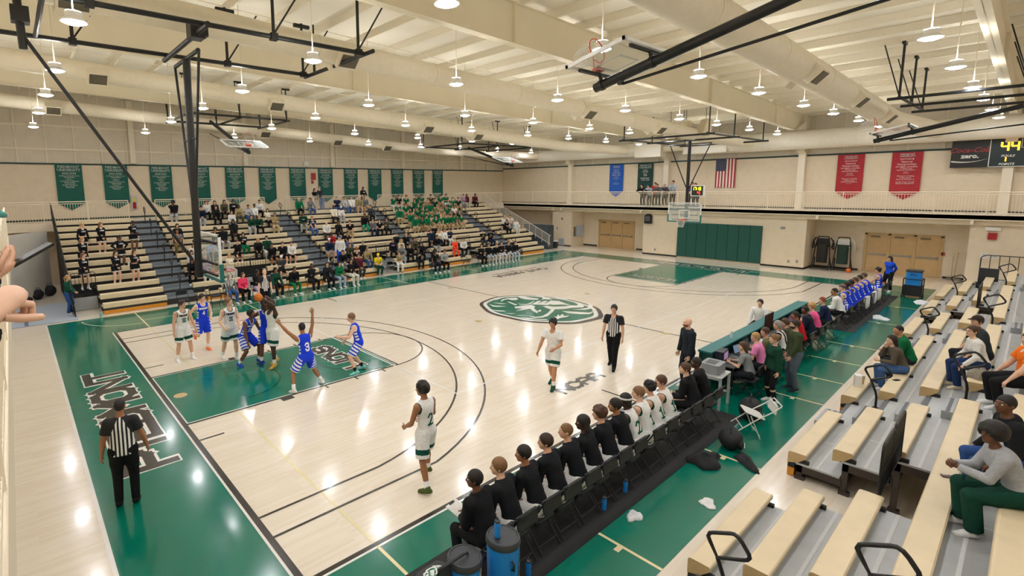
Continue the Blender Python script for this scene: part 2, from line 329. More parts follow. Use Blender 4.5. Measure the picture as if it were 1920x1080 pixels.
# ---- centre emblem: a roaring lion head in a mane (outlines measured on the floor plane)
def fl(pts, z):
    out = []
    for a, b in pts:
        p = at(880+a/6.857, 520+b/6.857, z=0); out.append((p[0], p[1], z))
    return out
def smooth_ring(n=64):
    R = []
    for i in range(n):
        t = 2*PI*i/n; r = 1+.012*math.sin(9*t)
        R.append((14.36+2.12*r*math.cos(t), 7.42+2.5*r*math.sin(t)))
    return R
def emblem(mb, tf, z=.006, dz=.0008):
    """tf maps emblem plane coords (about -1..1) to 3D; materials: 0 charcoal 1 white 2 green"""
    n = 56
    ring = lambda s, dx=0, dy=0: [tf((dx+s*(1+.014*math.sin(9*2*PI*i/n+1))*math.cos(2*PI*i/n), dy+s*(1+.014*math.sin(9*2*PI*i/n+1))*math.sin(2*PI*i/n)), z) for i in range(n)]
    mb.mi = 0; mb.poly(ring(1.07, -.02, -.02)); z += dz; mb.mi = 1; mb.poly(ring(1.)); z += dz; mb.mi = 2; mb.poly(ring(.93)); z += dz; mb.mi = 1
    for P in LION: mb.poly([tf(p, z) for p in P])
    z += dz; mb.mi = 2
    for P in LION2: mb.poly([tf(p, z) for p in P])
LION = []; LION2 = []
_Lpx = [[(400, 305), (430, 285), (500, 268), (600, 262), (630, 280), (600, 296), (540, 296), (505, 284), (450, 292), (415, 310)],
        [(620, 250), (700, 246), (790, 262), (900, 278), (870, 290), (800, 290), (720, 284), (660, 270)],
        [(790, 228), (880, 232), (1000, 258), (1065, 290), (960, 284), (930, 290), (945, 268), (900, 246)],
        [(1060, 252), (1140, 258), (1250, 282), (1330, 312), (1270, 304), (1210, 292), (1180, 280), (1120, 268)],
        [(1350, 330), (1420, 338), (1480, 370), (1460, 388), (1340, 392), (1210, 410), (1100, 412), (1080, 440), (1010, 500), (940, 520), (840, 524), (760, 500), (860, 510), (940, 500), (1010, 460), (1050, 415), (1000, 400), (930, 372), (870, 394), (910, 376), (1000, 366), (1090, 380), (1240, 372), (1310, 362), (1380, 366), (1400, 350)],
        [(1470, 315), (1550, 338), (1590, 375), (1560, 405), (1480, 420), (1310, 416), (1430, 408), (1520, 394), (1545, 370), (1510, 335)],
        [(1190, 436), (1300, 440), (1540, 456), (1620, 432), (1545, 476), (1420, 476), (1270, 462)],
        [(800, 350), (840, 326), (880, 306), (930, 302), (880, 340), (960, 306), (1010, 302), (960, 345), (1050, 300), (1150, 306), (1240, 340), (1310, 360), (1190, 352), (1080, 356), (1040, 350), (1000, 358), (870, 354)],
        [(580, 380), (690, 366), (800, 355), (850, 378), (830, 400), (880, 440), (880, 466), (830, 446), (780, 405), (700, 420), (590, 440), (680, 410), (590, 418), (690, 398), (590, 400)],
        [(870, 440), (900, 418), (930, 425), (910, 445)],
        [(250, 342), (300, 362), (400, 370), (480, 374), (380, 382), (300, 376)], [(250, 402), (310, 422), (430, 430), (480, 440), (370, 440), (300, 430)], [(300, 325), (380, 332), (490, 340), (400, 346)], [(260, 285), (330, 282), (450, 262), (340, 294)],
        [(430, 460), (520, 464), (610, 466), (540, 474)], [(570, 488), (700, 490), (760, 494), (660, 496)], [(570, 512), (700, 520), (860, 536), (1000, 540), (1000, 552), (880, 548), (740, 534)],
        [(1090, 500), (1120, 512), (1140, 478), (1160, 500), (1200, 470), (1220, 500), (1290, 490), (1250, 512), (1170, 525), (1130, 545), (1110, 530)], [(480, 315), (520, 318), (620, 355), (590, 362)], [(610, 320), (650, 345), (740, 345), (800, 322), (830, 300), (830, 312), (790, 345), (730, 356), (650, 352)]]
_c0 = (14.36, 7.42)
for P in _Lpx:
    Q = []
    for a, b in P:
        w_ = at(880+a/6.857, 520+b/6.857, z=0); Q.append(((w_[0]-_c0[0])/2.13, (w_[1]-_c0[1])/2.5))
    LION.append(Q)
mb = MB(); emblem(mb, lambda p, z: (_c0[0]+p[0]*2.13, _c0[1]+p[1]*2.5, z)); mb.build('centre_emblem', [dgrey_p, white_p, green_p], floor)
# emblem seen upright (nose to the left, mane on top) for chair seats
def emb_up(p): return (-p[1], p[0])

# ---- walls
wf = MB().box((LW, FW, 0), (RW+.2, FW+.25, 6.6)).build('wall_far', wallm); struct(wf)
MB().box((LW, FW+.05, 6.6), (RW+.2, FW+.25, 11.5)).build('metal_liner', wall_hi, wf)
MB().box((LW, FW-.03, 6.57), (RW, FW+.05, 6.66)).build('green_ledge', darkgreen, wf)
for zz in (7.35, 8.6): MB().box((LW, FW-.04, zz), (RW, FW+.06, zz+.1)).build('girt', cream, wf)
x = -4.6
while x < RW:
    MB().box((x-.03, FW-.02, 6.66), (x+.03, FW+.06, 10.3)).build('wall_stud', cream, wf); x += 1.27
for x in (-3.2, 3.3, 10.0, 16.6, 23.3, 30): MB().box((x-.14, FW-.2, 6.7), (x+.14, FW+.06, 10.3)).build('column', cream, wf)
for x in (3.3, 16.6):
    MB().cyl((x+.1, FW-.05, 8.9), (x+6.5, FW-.05, 6.8), .014, n=6).build('brace_rod', cream, wf); MB().cyl((x+.1, FW-.05, 6.8), (x+6.5, FW-.05, 8.9), .014, n=6).build('brace_rod', cream, wf)
wr = MB().box((RW, NW, DECK), (RW+.2, FW, 6.78)).build('wall_right', wallm); struct(wr)
MB().box((RW+.05, NW, 6.78), (RW+.25, FW, 11.5)).build('metal_liner', ribbed('metal_liner_side', '#dcd3c2', 1., .6, 1), wr)
MB().box((RW-.03, NW, 6.76), (RW+.05, FW, 6.86)).build('green_ledge', darkgreen, wr)
for yy in (20.8, 12.35, 3.95, -4.55): MB().box((RW-.35, yy-.18, DECK), (RW, yy+.18, 8.6)).build('column', cream, wr)
for yy in np.arange(-12, 28, 1.4): MB().box((RW-.0, yy-.025, 6.86), (RW+.06, yy+.025, 10)).build('wall_stud', cream, wr)
MB().box((RW-.02, 9.6, DECK), (RW, 10.3, 6.7)).build('pale_pilaster', M('pale_block', '#e2d2b6', .7), wr)
# lower right wall with its two door recesses
XW, XR = 33.69, 35.55
low = MB()
for y0, y1 in ((21.1, FW), (4.9+8.05, 19.2), (-3.65, 2.95), ): pass
for y0, y1 in ((2.95, 12.94), (NW, -3.65)): low.box((XW, y0, 0), (RW+.3, y1, 3.25))
low.box((XW, 19.2, 0), (RW+.3, 21.1, 3.25)); low.box((XR, 12.94, 0), (RW+.3, 19.2, 3.25)); low.box((XR, -3.65, 0), (RW+.3, 2.95, 3.25)); low.box((RW-.3, 21.1, 0), (RW+.3, FW, 3.25))
low.build('lower_block_wall', wallm, wr)
struct(MB().box((XW-.02, 2.95, 0), (XW, 5.2, .1)).box((XW-.02, 10.4, 0), (XW, 12.94, .1)).box((XW-.02, NW, 0), (XW, -3.65, .1)).box((XW-.02, 19.2, 0), (XW, 21.1, .1)).box((XR-.02, 12.94, 0), (XR, 14.4, .1)).box((XR-.02, 17.9, 0), (XR, 19.2, .1)).box((XR-.02, .75, 0), (XR, 2.95, .1)).box((XR-.02, -3.65, 0), (XR, -2.75, .1)).box((XW, 12.9, 0), (XR, 12.94, .1)).box((XW, 2.95, 0), (XR, 2.97, .1)).build('baseboard_right', black_base))
struct(MB().box((LW-.2, NW, 0), (LW, FW, 11.5)).build('wall_left', wallm)); struct(MB().box((LW, NW-.2, 0), (RW, NW, 11.5)).build('wall_near', wallm))
# wall padding behind the far basket
pad = struct(MB().box((XW-.05, 5.2, .1), (XW, 10.4, 2.48)).build('wall_padding', M('pad_back', '#0a3d36', .6))); pad['kind'] = 'structure'
for i in range(8): MB().cbox((XW-.075, 5.2+.325+i*.65, 1.29), (.05, .636, 2.38)).build('pad_panel', padm, pad, bev=.012)
# doors
door_m = M('door_tan', '#c9a878', .5, var=.05, scale=5); frame_m = M('door_frame_tan', '#c4a674', .5)
def door_set(name, x, ys, h=2.15):
    fr = MB(); y0, y1 = min(ys)-.08, max(ys)+.08
    for y in ys: fr.box((x-.06, y-.06, 0), (x+.01, y+.06, h+.08))
    fr.box((x-.06, y0, h), (x+.01, y1, h+.1)); d = struct(fr.build(name, frame_m))
    for a, b in zip(ys[:-1], ys[1:]):
        lf = MB().box((x-.03, min(a, b)+.065, .01), (x, max(a, b)-.065, h-.005)).build('door_leaf', door_m, d)
        MB().box((x-.1, min(a, b)+.12, 1.0), (x-.055, max(a, b)-.12, 1.06)).box((x-.09, min(a, b)+.1, .96), (x-.03, min(a, b)+.16, 1.1)).build('push_bar', steel, lf)
        MB().box((x-.11, max(a, b)-.6, h-.14), (x-.03, max(a, b)-.2, h-.07)).build('door_closer', M('closer', '#7d6a50', .4, .3), lf)
door_set('door_1', XR, [14.65, 15.65, 16.65, 17.7]); door_set('door_2', XR, [.5, -.5, -1.55, -2.6])
# balcony on the right wall
XB = 33.25
bal = struct(MB().box((XB, NW, DECK-.2), (RW, FW, DECK)).build('balcony', cream))
MB().box((XB, NW, DECK-.24), (XB+.12, FW, DECK+.04)).build('edge_beam', cream, bal)
MB().box((XB+.3, NW, 3.0), (XB+.5, FW, 3.32)).build('support_beam', wallm, bal)
MB().box((RW-.06, NW, DECK), (RW, FW, DECK+.1)).build('base_strip', black_base, bal)
for yy in (20.9, 20.0, 13.0, 9.2, 2.4, -3.7, -9): MB().box((XB+.02, yy-.06, 3.05), (XB+.5, yy+.06, 3.3)).build('joist_end', cream, bal)
def picket_rail(name, p, q, z0, h, label, step=.115, posts=1.83, m=rail_m, r=.011, twin=True, low=.09):
    """straight guard rail: each post its own part, bars of a panel one part"""
    p, q = Vector((p[0], p[1], z0)), Vector((q[0], q[1], z0)); L_ = (q-p).length; d = (q-p)/L_
    t = thing(name, label, 'railing', p, math.atan2(d.y, d.x), 'guard railings')
    g = MB().cyl((0, 0, h), (L_, 0, h), .026, n=8)
    if twin: g.cyl((0, 0, h-.1), (L_, 0, h-.1), .016, n=6)
    g.cyl((0, 0, low), (L_, 0, low), .016, n=6); g.build('top_rail', m, t)
    n = max(1, round(L_/posts)); b = MB(); k = int(L_/step)
    for i in range(n+1): MB().cyl((L_*i/n, 0, 0), (L_*i/n, 0, h), .022, n=8).build('post', m, t)
    hb = h-.1 if twin else h
    for i in range(1, k): b.box((L_*i/k-r*.7, -r*.7, low), (L_*i/k+r*.7, r*.7, hb))
    b.build('pickets', m, t); return t
picket_rail('guard_rail', (XB+.06, FW-2.2), (XB+.06, NW+.3), DECK+.04, 1.06, 'long cream picket railing along the edge of the right balcony')
# left balcony at the camera
LB = -2.735
lb = struct(MB().box((LW, NW, DECK-.25), (LB, 17.5, DECK)).build('balcony', cream))
MB().box((LB-.03, NW, DECK-.32), (LB+.012, 17.5, DECK+.06)).build('edge_beam', rail_m, lb)
MB().box((LB-.5, NW, 0), (LB-.42, 17.0, DECK-.3)).build('lower_wall', wallm, lb)
picket_rail('guard_rail', (LB-.016, 17.4), (LB-.016, NW+.4), DECK+.05, 1.02, 'cream picket railing at the left edge with people leaning over it', step=.1)
# far upper walkway behind the bleachers
wk = struct(MB().box((LW, 26.45, DECK-.2), (XB, FW, DECK)).build('walkway', cream)); MB().box((LW, 26.4, 3.1), (XB, 26.5, DECK+.03)).build('edge_beam', wallm, wk); MB().box((LW, FW-.03, DECK), (XB, FW, DECK+.1)).build('base_strip', darkgreen, wk)
for i, (a, b) in enumerate(((-5.1, 2.5), (3.85, 10.3), (11.8, 17.9), (19.2, 25.6), (27.2, 33.2))):
    picket_rail('guard_rail', (a, 26.62), (b, 26.62), DECK, 1.07, ['cream picket railing behind the stands at the left end', 'cream picket railing behind the second block of the far stands', 'cream picket railing behind the third block of the far stands', 'cream picket railing behind the green shirted fans', 'cream picket railing behind the far right block of the stands'][i])
# diagonal partition under the left walkway
pt = struct(MB().cbox((-2.2, 24.15, 1.6), (3.0, .08, 3.2), rz=math.atan2(2.45, 1.7)).build('partition', ribbed('curtain_vinyl', '#cfcabf', .28, .8, 0)))
# ================================================================ CEILING
ceil_m = M('roof_liner', '#f4eee0', .8, var=.03, scale=.6); purl_m = M('purlin_cream', '#f0e8d6', .6, var=.03); beam_m = M('beam_cream', '#ece2ca', .6, var=.03, scale=.8)
def zb(x): return 9.27-.031*max(x, -4)     # underside of the frames
def zt(x): return 10.38-.033*max(x, -4)    # top of the frames
ce = MB(); ce.add([(LW-.2, NW-.2, zt(-4)+.24), (-4, NW-.2, zt(-4)+.24), (RW+.3, NW-.2, zt(RW)+.24), (RW+.3, FW+.25, zt(RW)+.24), (-4, FW+.25, zt(-4)+.24), (LW-.2, FW+.25, zt(-4)+.24)], [(0, 1, 4, 5), (1, 2, 3, 4)])
ceil = struct(ce.build('ceiling', ceil_m))
x = -4.7
while x < RW:
    z = zt(x); MB().box((x-.012, NW, z+.02), (x+.012, FW, z+.24)).box((x-.012, NW, z), (x+.09, FW, z+.02)).build('purlin', purl_m, ceil); x += 1.5
for yy in (-12.9, -4.55, 3.95, 12.35, 20.8):
    g = MB(); xs = [LW, -4, 30, 33.5, 35.6, RW]
    bot = [zb(-4), zb(-4), zb(30), zb(33.5)-.02, 9.0, 9.0]
    if yy == -12.9: bot[4] = 8.2
    for i in range(4):
        a, b = xs[i], xs[i+1]; 
        g.prism([(a, bot[i]), (b, bot[i+1]), (b, zt(b)), (a, zt(a))], 'y', yy-.012, yy+.012)
        g.prism([(a, bot[i]), (b, bot[i+1]), (b, bot[i+1]+.022), (a, bot[i]+.022)], 'y', yy-.13, yy+.13); g.prism([(a, zt(a)-.02), (b, zt(b)-.02), (b, zt(b)), (a, zt(a))], 'y', yy-.12, yy+.12)
    for xs_ in (8.5, 21.5, 30): g.box((xs_-.015, yy-.12, zb(xs_)), (xs_+.015, yy+.12, zt(xs_)))
    g.box((35.2, yy-.2, 7.0), (RW, yy+.2, 9.2)); g.build('frame_beam', beam_m, ceil)
for yy in (0., 8., 16.5, 24.8): MB().cyl((-4.5, yy+1.4, zt(-4)-.05), (35, yy+1.4, zt(35)-.05), .014, n=6).build('sag_rod', cream, ceil)
# ducts
grille = M('grille_dark', '#5c5546', .5)
def duct(y, x0, z0, x1, z1, r, label, outs, elbow=True):
    t = thing('air_duct', label, 'duct', (0, 0, 0), 0, 'round ceiling ducts')
    def pz(x): return z0+(z1-z0)*(x-x0)/(x1-x0)
    g = MB().cyl((x0, y, z0), (x1, y, z1), r, n=32)
    for k in range(1, int((x1-x0)/4.2)+1):
        xx = x0+k*4.2; g.cyl((xx-.03, y, pz(xx)+.001), (xx+.03, y, pz(xx)-.001), r+.012, n=32)
    g.build('trunk', duct_m, t, True)
    if elbow:
        pts = [(x1-.1, y, z1+.003), (x1+1.1, y-.02, z1-.03), (x1+2.4, y-.5, z1-.2), (34.6, y-1.0, 7.75)]
        MB().tube(pts, r, 24).build('elbow', duct_m, t, True)
    for xx in outs:
        c = Vector((xx, y-r*.86, pz(xx)-r*.62)); R_ = Matrix.Rotation(-.75, 3, 'X')
        o = MB().cbox(c, (.62, .5, .28), mat=R_).build('outlet', duct_m, t)
        MB().cbox(c+R_ @ Vector((0, -.02, -.15)), (.52, .38, .03), mat=R_).build('grille', grille, o)
        if int(xx) % 2: MB().cbox((xx, y+r*.86, pz(xx)-r*.62), (.62, .5, .28), mat=Matrix.Rotation(.75, 3, 'X')).build('outlet', duct_m, t)
duct(-1.0, -4, 9.0, 28.2, 8.0, .42, 'big round cream duct nearest the near bleachers', [3.2, 15.2, 20.6, 26])
duct(7.5, -4, 9.38, 27.5, 8.03, .34, 'round cream duct over the centre of the court', [-1.2, 5.2, 17.3, 23.8])
duct(16.0, -4, 9.5, 24.5, 8.0, .33, 'round cream duct over the far sideline', [.2, 6.7, 15.2, 19])
duct(24.5, -4, 9.32, 20.5, 8.05, .3, 'round cream duct over the far stands', [-.6, 9.6, 14.5, 18.5])
t = thing('wall_duct', 'huge corrugated cream duct running along the right wall', 'duct')
g = MB().cyl((34.85, NW, 7.72), (34.85, 7.8, 7.72), .56, n=32); g.cyl((34.85, 14.2, 7.75), (34.85, 27.5, 7.75), .5, n=32)
for k in range(60): yy = NW+.3+k*.35; g.cyl((34.85, yy, 7.72), (34.85, yy+.05, 7.72), .57, n=32) if yy < 7.7 else None
g.build('trunk', M('duct_white', '#f0eadb', .5, var=.03), t, True)
MB().box((34.25, 7.8, 7.2), (35.5, 10.6, 8.35)).box((34.25, 12.2, 7.15), (35.5, 14.2, 8.35)).build('plenum_box', M('duct_white', '#f0eadb'), t); MB().cyl((34.85, 10.6, 7.75), (34.85, 12.2, 7.75), .25, n=16).build('link_pipe', duct_m, t)
# speakers above the far basket
spk = M('speaker_cream', '#ded2b8', .5)
for i, (yy, rz) in enumerate(((8.9, .5), (8.0, -.1), (6.9, -.5), (8.45, 1.4))):
    t = thing('loudspeaker', 'cream loudspeaker hung above the far basket, ' + ['leftmost of the front three', 'middle of the front three', 'rightmost of the front three', 'turned away behind the other three'][i], 'speaker', (28.6+(.7 if i == 3 else 0), yy, 8.35), rz, 'speakers above the far basket')
    R_ = Matrix.Rotation(.3, 3, 'Y'); MB().cbox((0, 0, 0), (.5, .55, .85), mat=R_, bev=.05).build('cabinet', spk, t); MB().cbox(R_ @ Vector((-.26, 0, 0)), (.02, .48, .76), mat=R_).build('speaker_grille', M('spk_grille', '#c4b79c', .7), t); MB().cyl((0, 0, .4), (0, 0, 1.2), .015, n=6).build('hanger', black, t)
# ---------------------------------------------------------------- lamps
lampE = M('lamp_glow', '#f6f8ff', .5, var=0, emit=150.)
lampB = M('lamp_shell', '#f4f3ee', .4, var=0); fillE = M('added_fill_glow', '#fbf9f2', .5, var=0, emit=150.)
def make_lamp():
    t = thing('high_bay_light', 'x', 'ceiling light', (0, 0, 0), 0, 'round pendant lights under the roof')
    MB().lathe([(.0001, .13), (.135, .13), (.12, .05), (.19, .0), (.2, -.03), (.185, -.03), (.185, -.012), (.0001, -.012)], n=20).build('housing', lampB, t, True)
    MB().lathe([(.12, .135), (.12, .14), (.0001, .165)], n=16).build('added_fill_disc', fillE, t, True)  # unseen glowing disc on top, added to brighten the ceiling
    MB().lathe([(.0001, -.075), (.09, -.066), (.15, -.045), (.182, -.014), (.0001, -.0125)], n=20).build('lens', lampE, t, True)
    MB().cyl((0, 0, .15), (0, 0, 1.0), .011, n=6).build('stem', cream, t)
    return t
lamp0 = make_lamp(); first = True
LX = [-1.46, 2.96, 7.33, 11.85, 16.02, 20.36, 24.12, 28.15, 32.3]; LY = [-8.4, -4.0, .45, 4.95, 9.4, 13.35, 17.8, 23.0]  # the lowest y row is unseen, added for lighting
rowname = {-8.4: 'out of view over the near stands', -4.0: 'along the front of the near stands', .45: 'along the near sideline', 4.95: 'on the near side of the centre duct', 9.4: 'on the far side of the centre duct', 13.35: 'just inside the far sideline', 17.8: 'over the front of the far stands', 23.0: 'over the far stands'}
ords = ['first', 'second', 'third', 'fourth', 'fifth', 'sixth', 'seventh', 'eighth', 'ninth']
LX = [-5.0+.2]+LX  # one more column out of view, also added for lighting
for j, yy in enumerate(LY):
    for i, xx in enumerate(LX):
        if (xx < -4 and yy < 20 and yy > 3) : pass
        d = -.012*xx
        lab = 'pendant light %s, %s from the left wall' % (rowname[yy], (ords+['tenth'])[i])
        y2 = yy-.022*max(0, xx-8)*(1 if yy > 0 else .3)
        if first: lamp0.location = (xx, y2, 8.0); lamp0['label'] = lab; first = False; o = lamp0
        else: o = dup(lamp0, (xx, y2, 8.0), label=lab)
        for ch in o.children:
            if ch.name.startswith('stem'): ch.scale.z = (zt(xx)+.15-8.15)/.85; ch.location.z = .15*(1-ch.scale.z)
# ---------------------------------------------------------------- basket systems
glass = M('board_glass', '#dfe9e6', .03, var=0, alpha=.22); whitef = M('board_frame', '#e8e8e4', .4); orange = M('rim_orange', '#d94b24', .4); teal_pad = M('board_pad', '#0d6a66', .5); net_m = M('net_white', '#ecebe6', .8)
def hoop_parts(t, R_, o, flip=False):
    """rim, net; R_ maps local (x out from board, y across, z up), o = rim attachment on the board face"""
    o = Vector(o); c = o+R_ @ Vector((.38, 0, 0))
    rim = MB().tube([c+R_ @ Vector((.2286*math.cos(2*PI*i/24), .2286*math.sin(2*PI*i/24), 0)) for i in range(24)], .01, 8, True)
    a = R_ @ Vector((1, 0, 0)); rim.cbox(o+R_ @ Vector((.03, 0, -.04)), (.06, .2, .13), mat=R_)
    for s in (-1, 1): rim.tube([o+R_ @ Vector((.03, s*.08, -.08)), o+R_ @ Vector((.22, s*.14, -.02))], .012, 6)
    rm = rim.build('rim', orange, t, True); n = MB()
    for k in range(12):
        for s in (-1, 1):
            pts = []
            for q in range(6):
                f = q/5; r = .225*(1-f)+.12*f+.02*math.sin(f*3); a_ = 2*PI*k/12+s*f*.55
                pts.append(c+R_ @ Vector((r*math.cos(a_), r*math.sin(a_), -.43*f)))
            n.tube(pts, .0045, 4)
    n.build('net', net_m, t)
def board_parts(t, R_, o, pads=True):
    """glass backboard 1.83 x 1.07, centre o, normal R_ x axis"""
    o = Vector(o); W2, H2 = .915, .535
    MB().cbox(o, (.012, 1.8, 1.04), mat=R_).build('glass_pane', glass, t)
    f = MB()
    for s in (-1, 1): f.cbox(o+R_ @ Vector((-.01, s*W2, 0)), (.06, .05, 1.12), mat=R_); f.cbox(o+R_ @ Vector((-.01, 0, s*H2)), (.06, 1.88, .05), mat=R_)
    f.build('board_frame', whitef, t)
    g = MB(); y = .29
    for s in (-1, 1): g.cbox(o+R_ @ Vector((.008, s*y, -.12)), (.004, .05, .46), mat=R_)
    for z in (-.35, .11): g.cbox(o+R_ @ Vector((.008, 0, z)), (.004, .63, .05), mat=R_)
    g.build('target_square', whitef, t)
    if pads:
        p = MB()
        for s in (-1, 1): p.cbox(o+R_ @ Vector((0, s*(W2+.02), -.36)), (.1, .07, .42), mat=R_, bev=.02)
        p.cbox(o+R_ @ Vector((0, 0, -H2-.03)), (.1, 1.9, .07), mat=R_); p.build('edge_padding', teal_pad, t)
def stanchion(x, face, label):
    t = thing('basketball_backstop', label, 'basketball hoop', (x, WC/2, 3.05), 0, 'main court baskets')
    R_ = Matrix.Rotation(0 if face > 0 else PI, 3, 'Z'); b = -face
    board_parts(t, R_, (0, 0, .45)); hoop_parts(t, R_, (face*.01, 0, 0))
    px = b*.27; MB().cyl((px, 0, -.1), (px-b*.05, 0, 5.2), .088, n=16).build('pole', black, t, True)
    g = MB()
    for z in (.0, .28, .8):
        g.tube([(px, 0, z), (b*.06, 0, z)], .03, 6); g.cbox((b*.05, 0, z), (.05, 1.5, .05))
    for z in (.02, .3, .82): g.cyl((px, 0, z-.03), (px, 0, z+.03), .105, n=14)
    g.build('board_bracket', black, t)
    return t, px
t, px = stanchion(1.22, 1, 'near left basket on a black ceiling pole, players under it')
g = MB()
for yy in (-1.62, 1.6): g.cyl((-6, yy, 5.6), (3.75, yy, 5.6), .055, n=10)
g.cyl((3.78, -2.05, 5.58), (3.78, 1.85, 5.58), .055, n=10); g.cyl((-.25, -1.9, 5.53), (-.25, 1.95, 5.53), .065, n=10); g.cyl((-.22, -1.0, 5.2), (-.22, 1.0, 5.2), .05, n=10)
for yy in (-1.62, 1.6):
    for xx in (-5.6, -2.3, 1.3, 3.6): g.cyl((xx, yy, 5.6), (xx, yy, 7.1), .04, n=8); g.cyl((xx, yy, 5.65), (xx+.9, yy, 7.05), .022, n=6); g.cbox((xx, yy, 5.6), (.16, .16, .16)); g.cbox((xx, yy, 7.02), (.5, .1, .1))
g.cyl((3.78, 1.2, 5.6), (3.78, 1.2, 7.0), .04, n=8); g.build('ceiling_frame', black, t)
MB().cyl((-3.28, 0, 5.2), (-.4, 0, .35), .038, n=10).build('diagonal_brace', black, t)
MB().cyl((-3.3, 0, 4.95), (-3.35, 0, 7.2), .075, n=10).cbox((-3.3, 0, 5.6), (.3, .3, .3)).cyl((-3.0, -1.62, 5.6), (-3.0, 1.6, 5.6), .05, n=8).build('hoist_post', black, t)
g = MB()
for s in (-1, 1): g.cyl((-.22, s*1.05, 5.2), (-.27, s*.1, 1.6), .032, n=8)
g.cyl((-.24, -.55, 3.3), (-.24, .55, 3.3), .025, n=8); g.build('side_brace', black, t)
MB().cbox((-.25, -1.0, 5.6), (.3, .35, .35)).cbox((-.05, -.8, 5.65), (.2, .25, .2)).build('winch_motor', black, t)
t, px = stanchion(LC-1.22, -1, 'far right basket on a black ceiling pole in front of the green wall padding')
g = MB()
for yy in (-2.3, 2.3): g.cyl((-3.2, yy, 4.65), (5.0, yy, 4.65), .05, n=8)
for xx in (-3.0, .3, 4.8): g.cyl((xx, -2.6, 4.62), (xx, 2.6, 4.62), .05, n=8)
for xx in (-3.0, .3, 4.8):
    for yy in (-2.3, 2.3): g.cyl((xx, yy, 4.65), (xx, yy, 6.2), .035, n=8)
g.build('ceiling_frame', black, t); g = MB()
for s in (-1, 1): g.cyl((.25, s*1.15, 4.4), (.27, s*.1, 1.9), .032, n=8)
g.cyl((.25, -1.2, 4.4), (.25, 1.2, 4.4), .03, n=8); g.build('side_brace', black, t)
# game clock on top of the far board
amber = M('led_amber', '#ffb020', .5, var=0, emit=5.); red_led = M('led_red', '#ff2a20', .5, var=0, emit=5.); lime = M('led_lime', '#c8e020', .5, var=0, emit=4.); scr = M('clock_face', '#1c1f1e', .4)
t = thing('shot_clock', 'shot clock with lime and red digits above the far right basket', 'clock', (LC-1.35, WC/2-.75, 4.75), 0)
MB().cbox((0, 0, 0), (.16, .72, .62)).build('case', whitef, t); MB().cbox((-.085, 0, 0), (.01, .62, .53)).build('face', scr, t)
SEG = {'a': ((0, 1), (1, 1)), 'b': ((1, 1), (1, .5)), 'c': ((1, .5), (1, 0)), 'd': ((0, 0), (1, 0)), 'e': ((0, 0), (0, .5)), 'f': ((0, .5), (0, 1)), 'g': ((0, .5), (1, .5))}
DIG = {'0': 'abcdef', '1': 'bc', '2': 'abged', '3': 'abgcd', '4': 'fgbc', '5': 'afgcd', '7': 'abc', '8': 'abcdefg', '9': 'abcdfg', '6': 'afgecd'}
def digits(mb, txt, o, ex, ey, w, h, sw):
    o, ex, ey = Vector(o), Vector(ex), Vector(ey); x = 0.
    for c in txt:
        if c == ':':
            for yy in (.3, .7): p = o+ex*(x+.1*w)+ey*h*yy; mb.add([p+ex*a*sw*.6+ey*b*sw*.6 for a, b in ((-1, -1), (1, -1), (1, 1), (-1, 1))], [(0, 1, 2, 3)])
            x += w*.45; continue
        for s in DIG[c]:
            a, b = SEG[s]; A = o+ex*(x+a[0]*w)+ey*a[1]*h; B_ = o+ex*(x+b[0]*w)+ey*b[1]*h; d = (B_-A).normalized(); n = ex.cross(ey).cross(d).normalized()*sw/2
            mb.add([A-n, B_-n, B_+n, A+n], [(0, 1, 2, 3)])
        x += w*1.5
mb = MB(); digits(mb, '17:13', (-.092, .26, .04), (0, -1, 0), (0, 0, 1), .075, .16, .03); mb.build('digit', lime, t)
mb = MB(); digits(mb, '4', (-.092, -.02, -.22), (0, -1, 0), (0, 0, 1), .11, .2, .034); mb.build('digit', red_led, t)
# folded side baskets
def side_basket(x, y0, z0, y1, z1, label, frame):
    s = 1 if y1 > y0 else -1; d = Vector((0, y1-y0, z1-z0)).normalized(); t = thing('folded_basket', label, 'basketball hoop', (x, y0, z0), 0, 'side baskets folded up to the roof')
    MB().cyl((0, 0, 0), Vector((0, y1-y0, z1-z0)), .084, n=18).build('pole', black, t, True)
    up = Vector((1, 0, 0)).cross(d) if s > 0 else d.cross(Vector((1, 0, 0)))   # normal of the raised board
    if up.z < 0: up = -up
    yx = d.cross(up); R_ = Matrix((up, yx, d)).transposed()
    board_parts(t, R_, up*.24+d*.62, pads=False); hoop_parts(t, R_, up*.26+d*.17)
    g = MB()
    for q in (.14, 1.1): g.cyl(d*q-up*.0, d*q+up*.2, .035, n=8); g.cyl(d*(q-.03), d*(q+.03), .1, n=14); g.cbox(up*.19+d*q, (.05, 1.3, .05), mat=R_)
    g.build('board_bracket', black, t)
    MB().cyl(d*.5-up*.12+Vector((.05, 0, 0)), Vector((.15, (y1-y0)*1.15, (z1-z0)*1.0-.55)), .026, n=8).cbox(d*.5-up*.08, (.08, .08, .12)).build('fold_brace', steel if x > 50 else black, t)
    f = MB(); fx0, fx1, fy0, fy1, fz = frame
    for yy in (fy0, fy1): f.cyl((fx0-x, yy-y0, fz-z0), (fx1-x, yy-y0, fz-z0), .05, n=8)
    for xx in (fx0, (fx0+fx1)/2, fx1):
        f.cyl((xx-x, fy0-.3-y0, fz-z0-.05), (xx-x, fy1+.3-y0, fz-z0-.05), .05, n=8)
        for yy in (fy0, fy1): f.cyl((xx-x, yy-y0, fz-z0), (xx-x, yy-y0, zt(xx)-z0), .035, n=8); f.cbox((xx-x, yy-y0, zt(xx)-z0-.04), (.4, .09, .08)); f.cyl((xx-x, yy-y0, fz-z0), (xx-x, yy-y0+.5, zt(xx)-z0), .018, n=6)
    f.build('ceiling_frame', black, t); return t
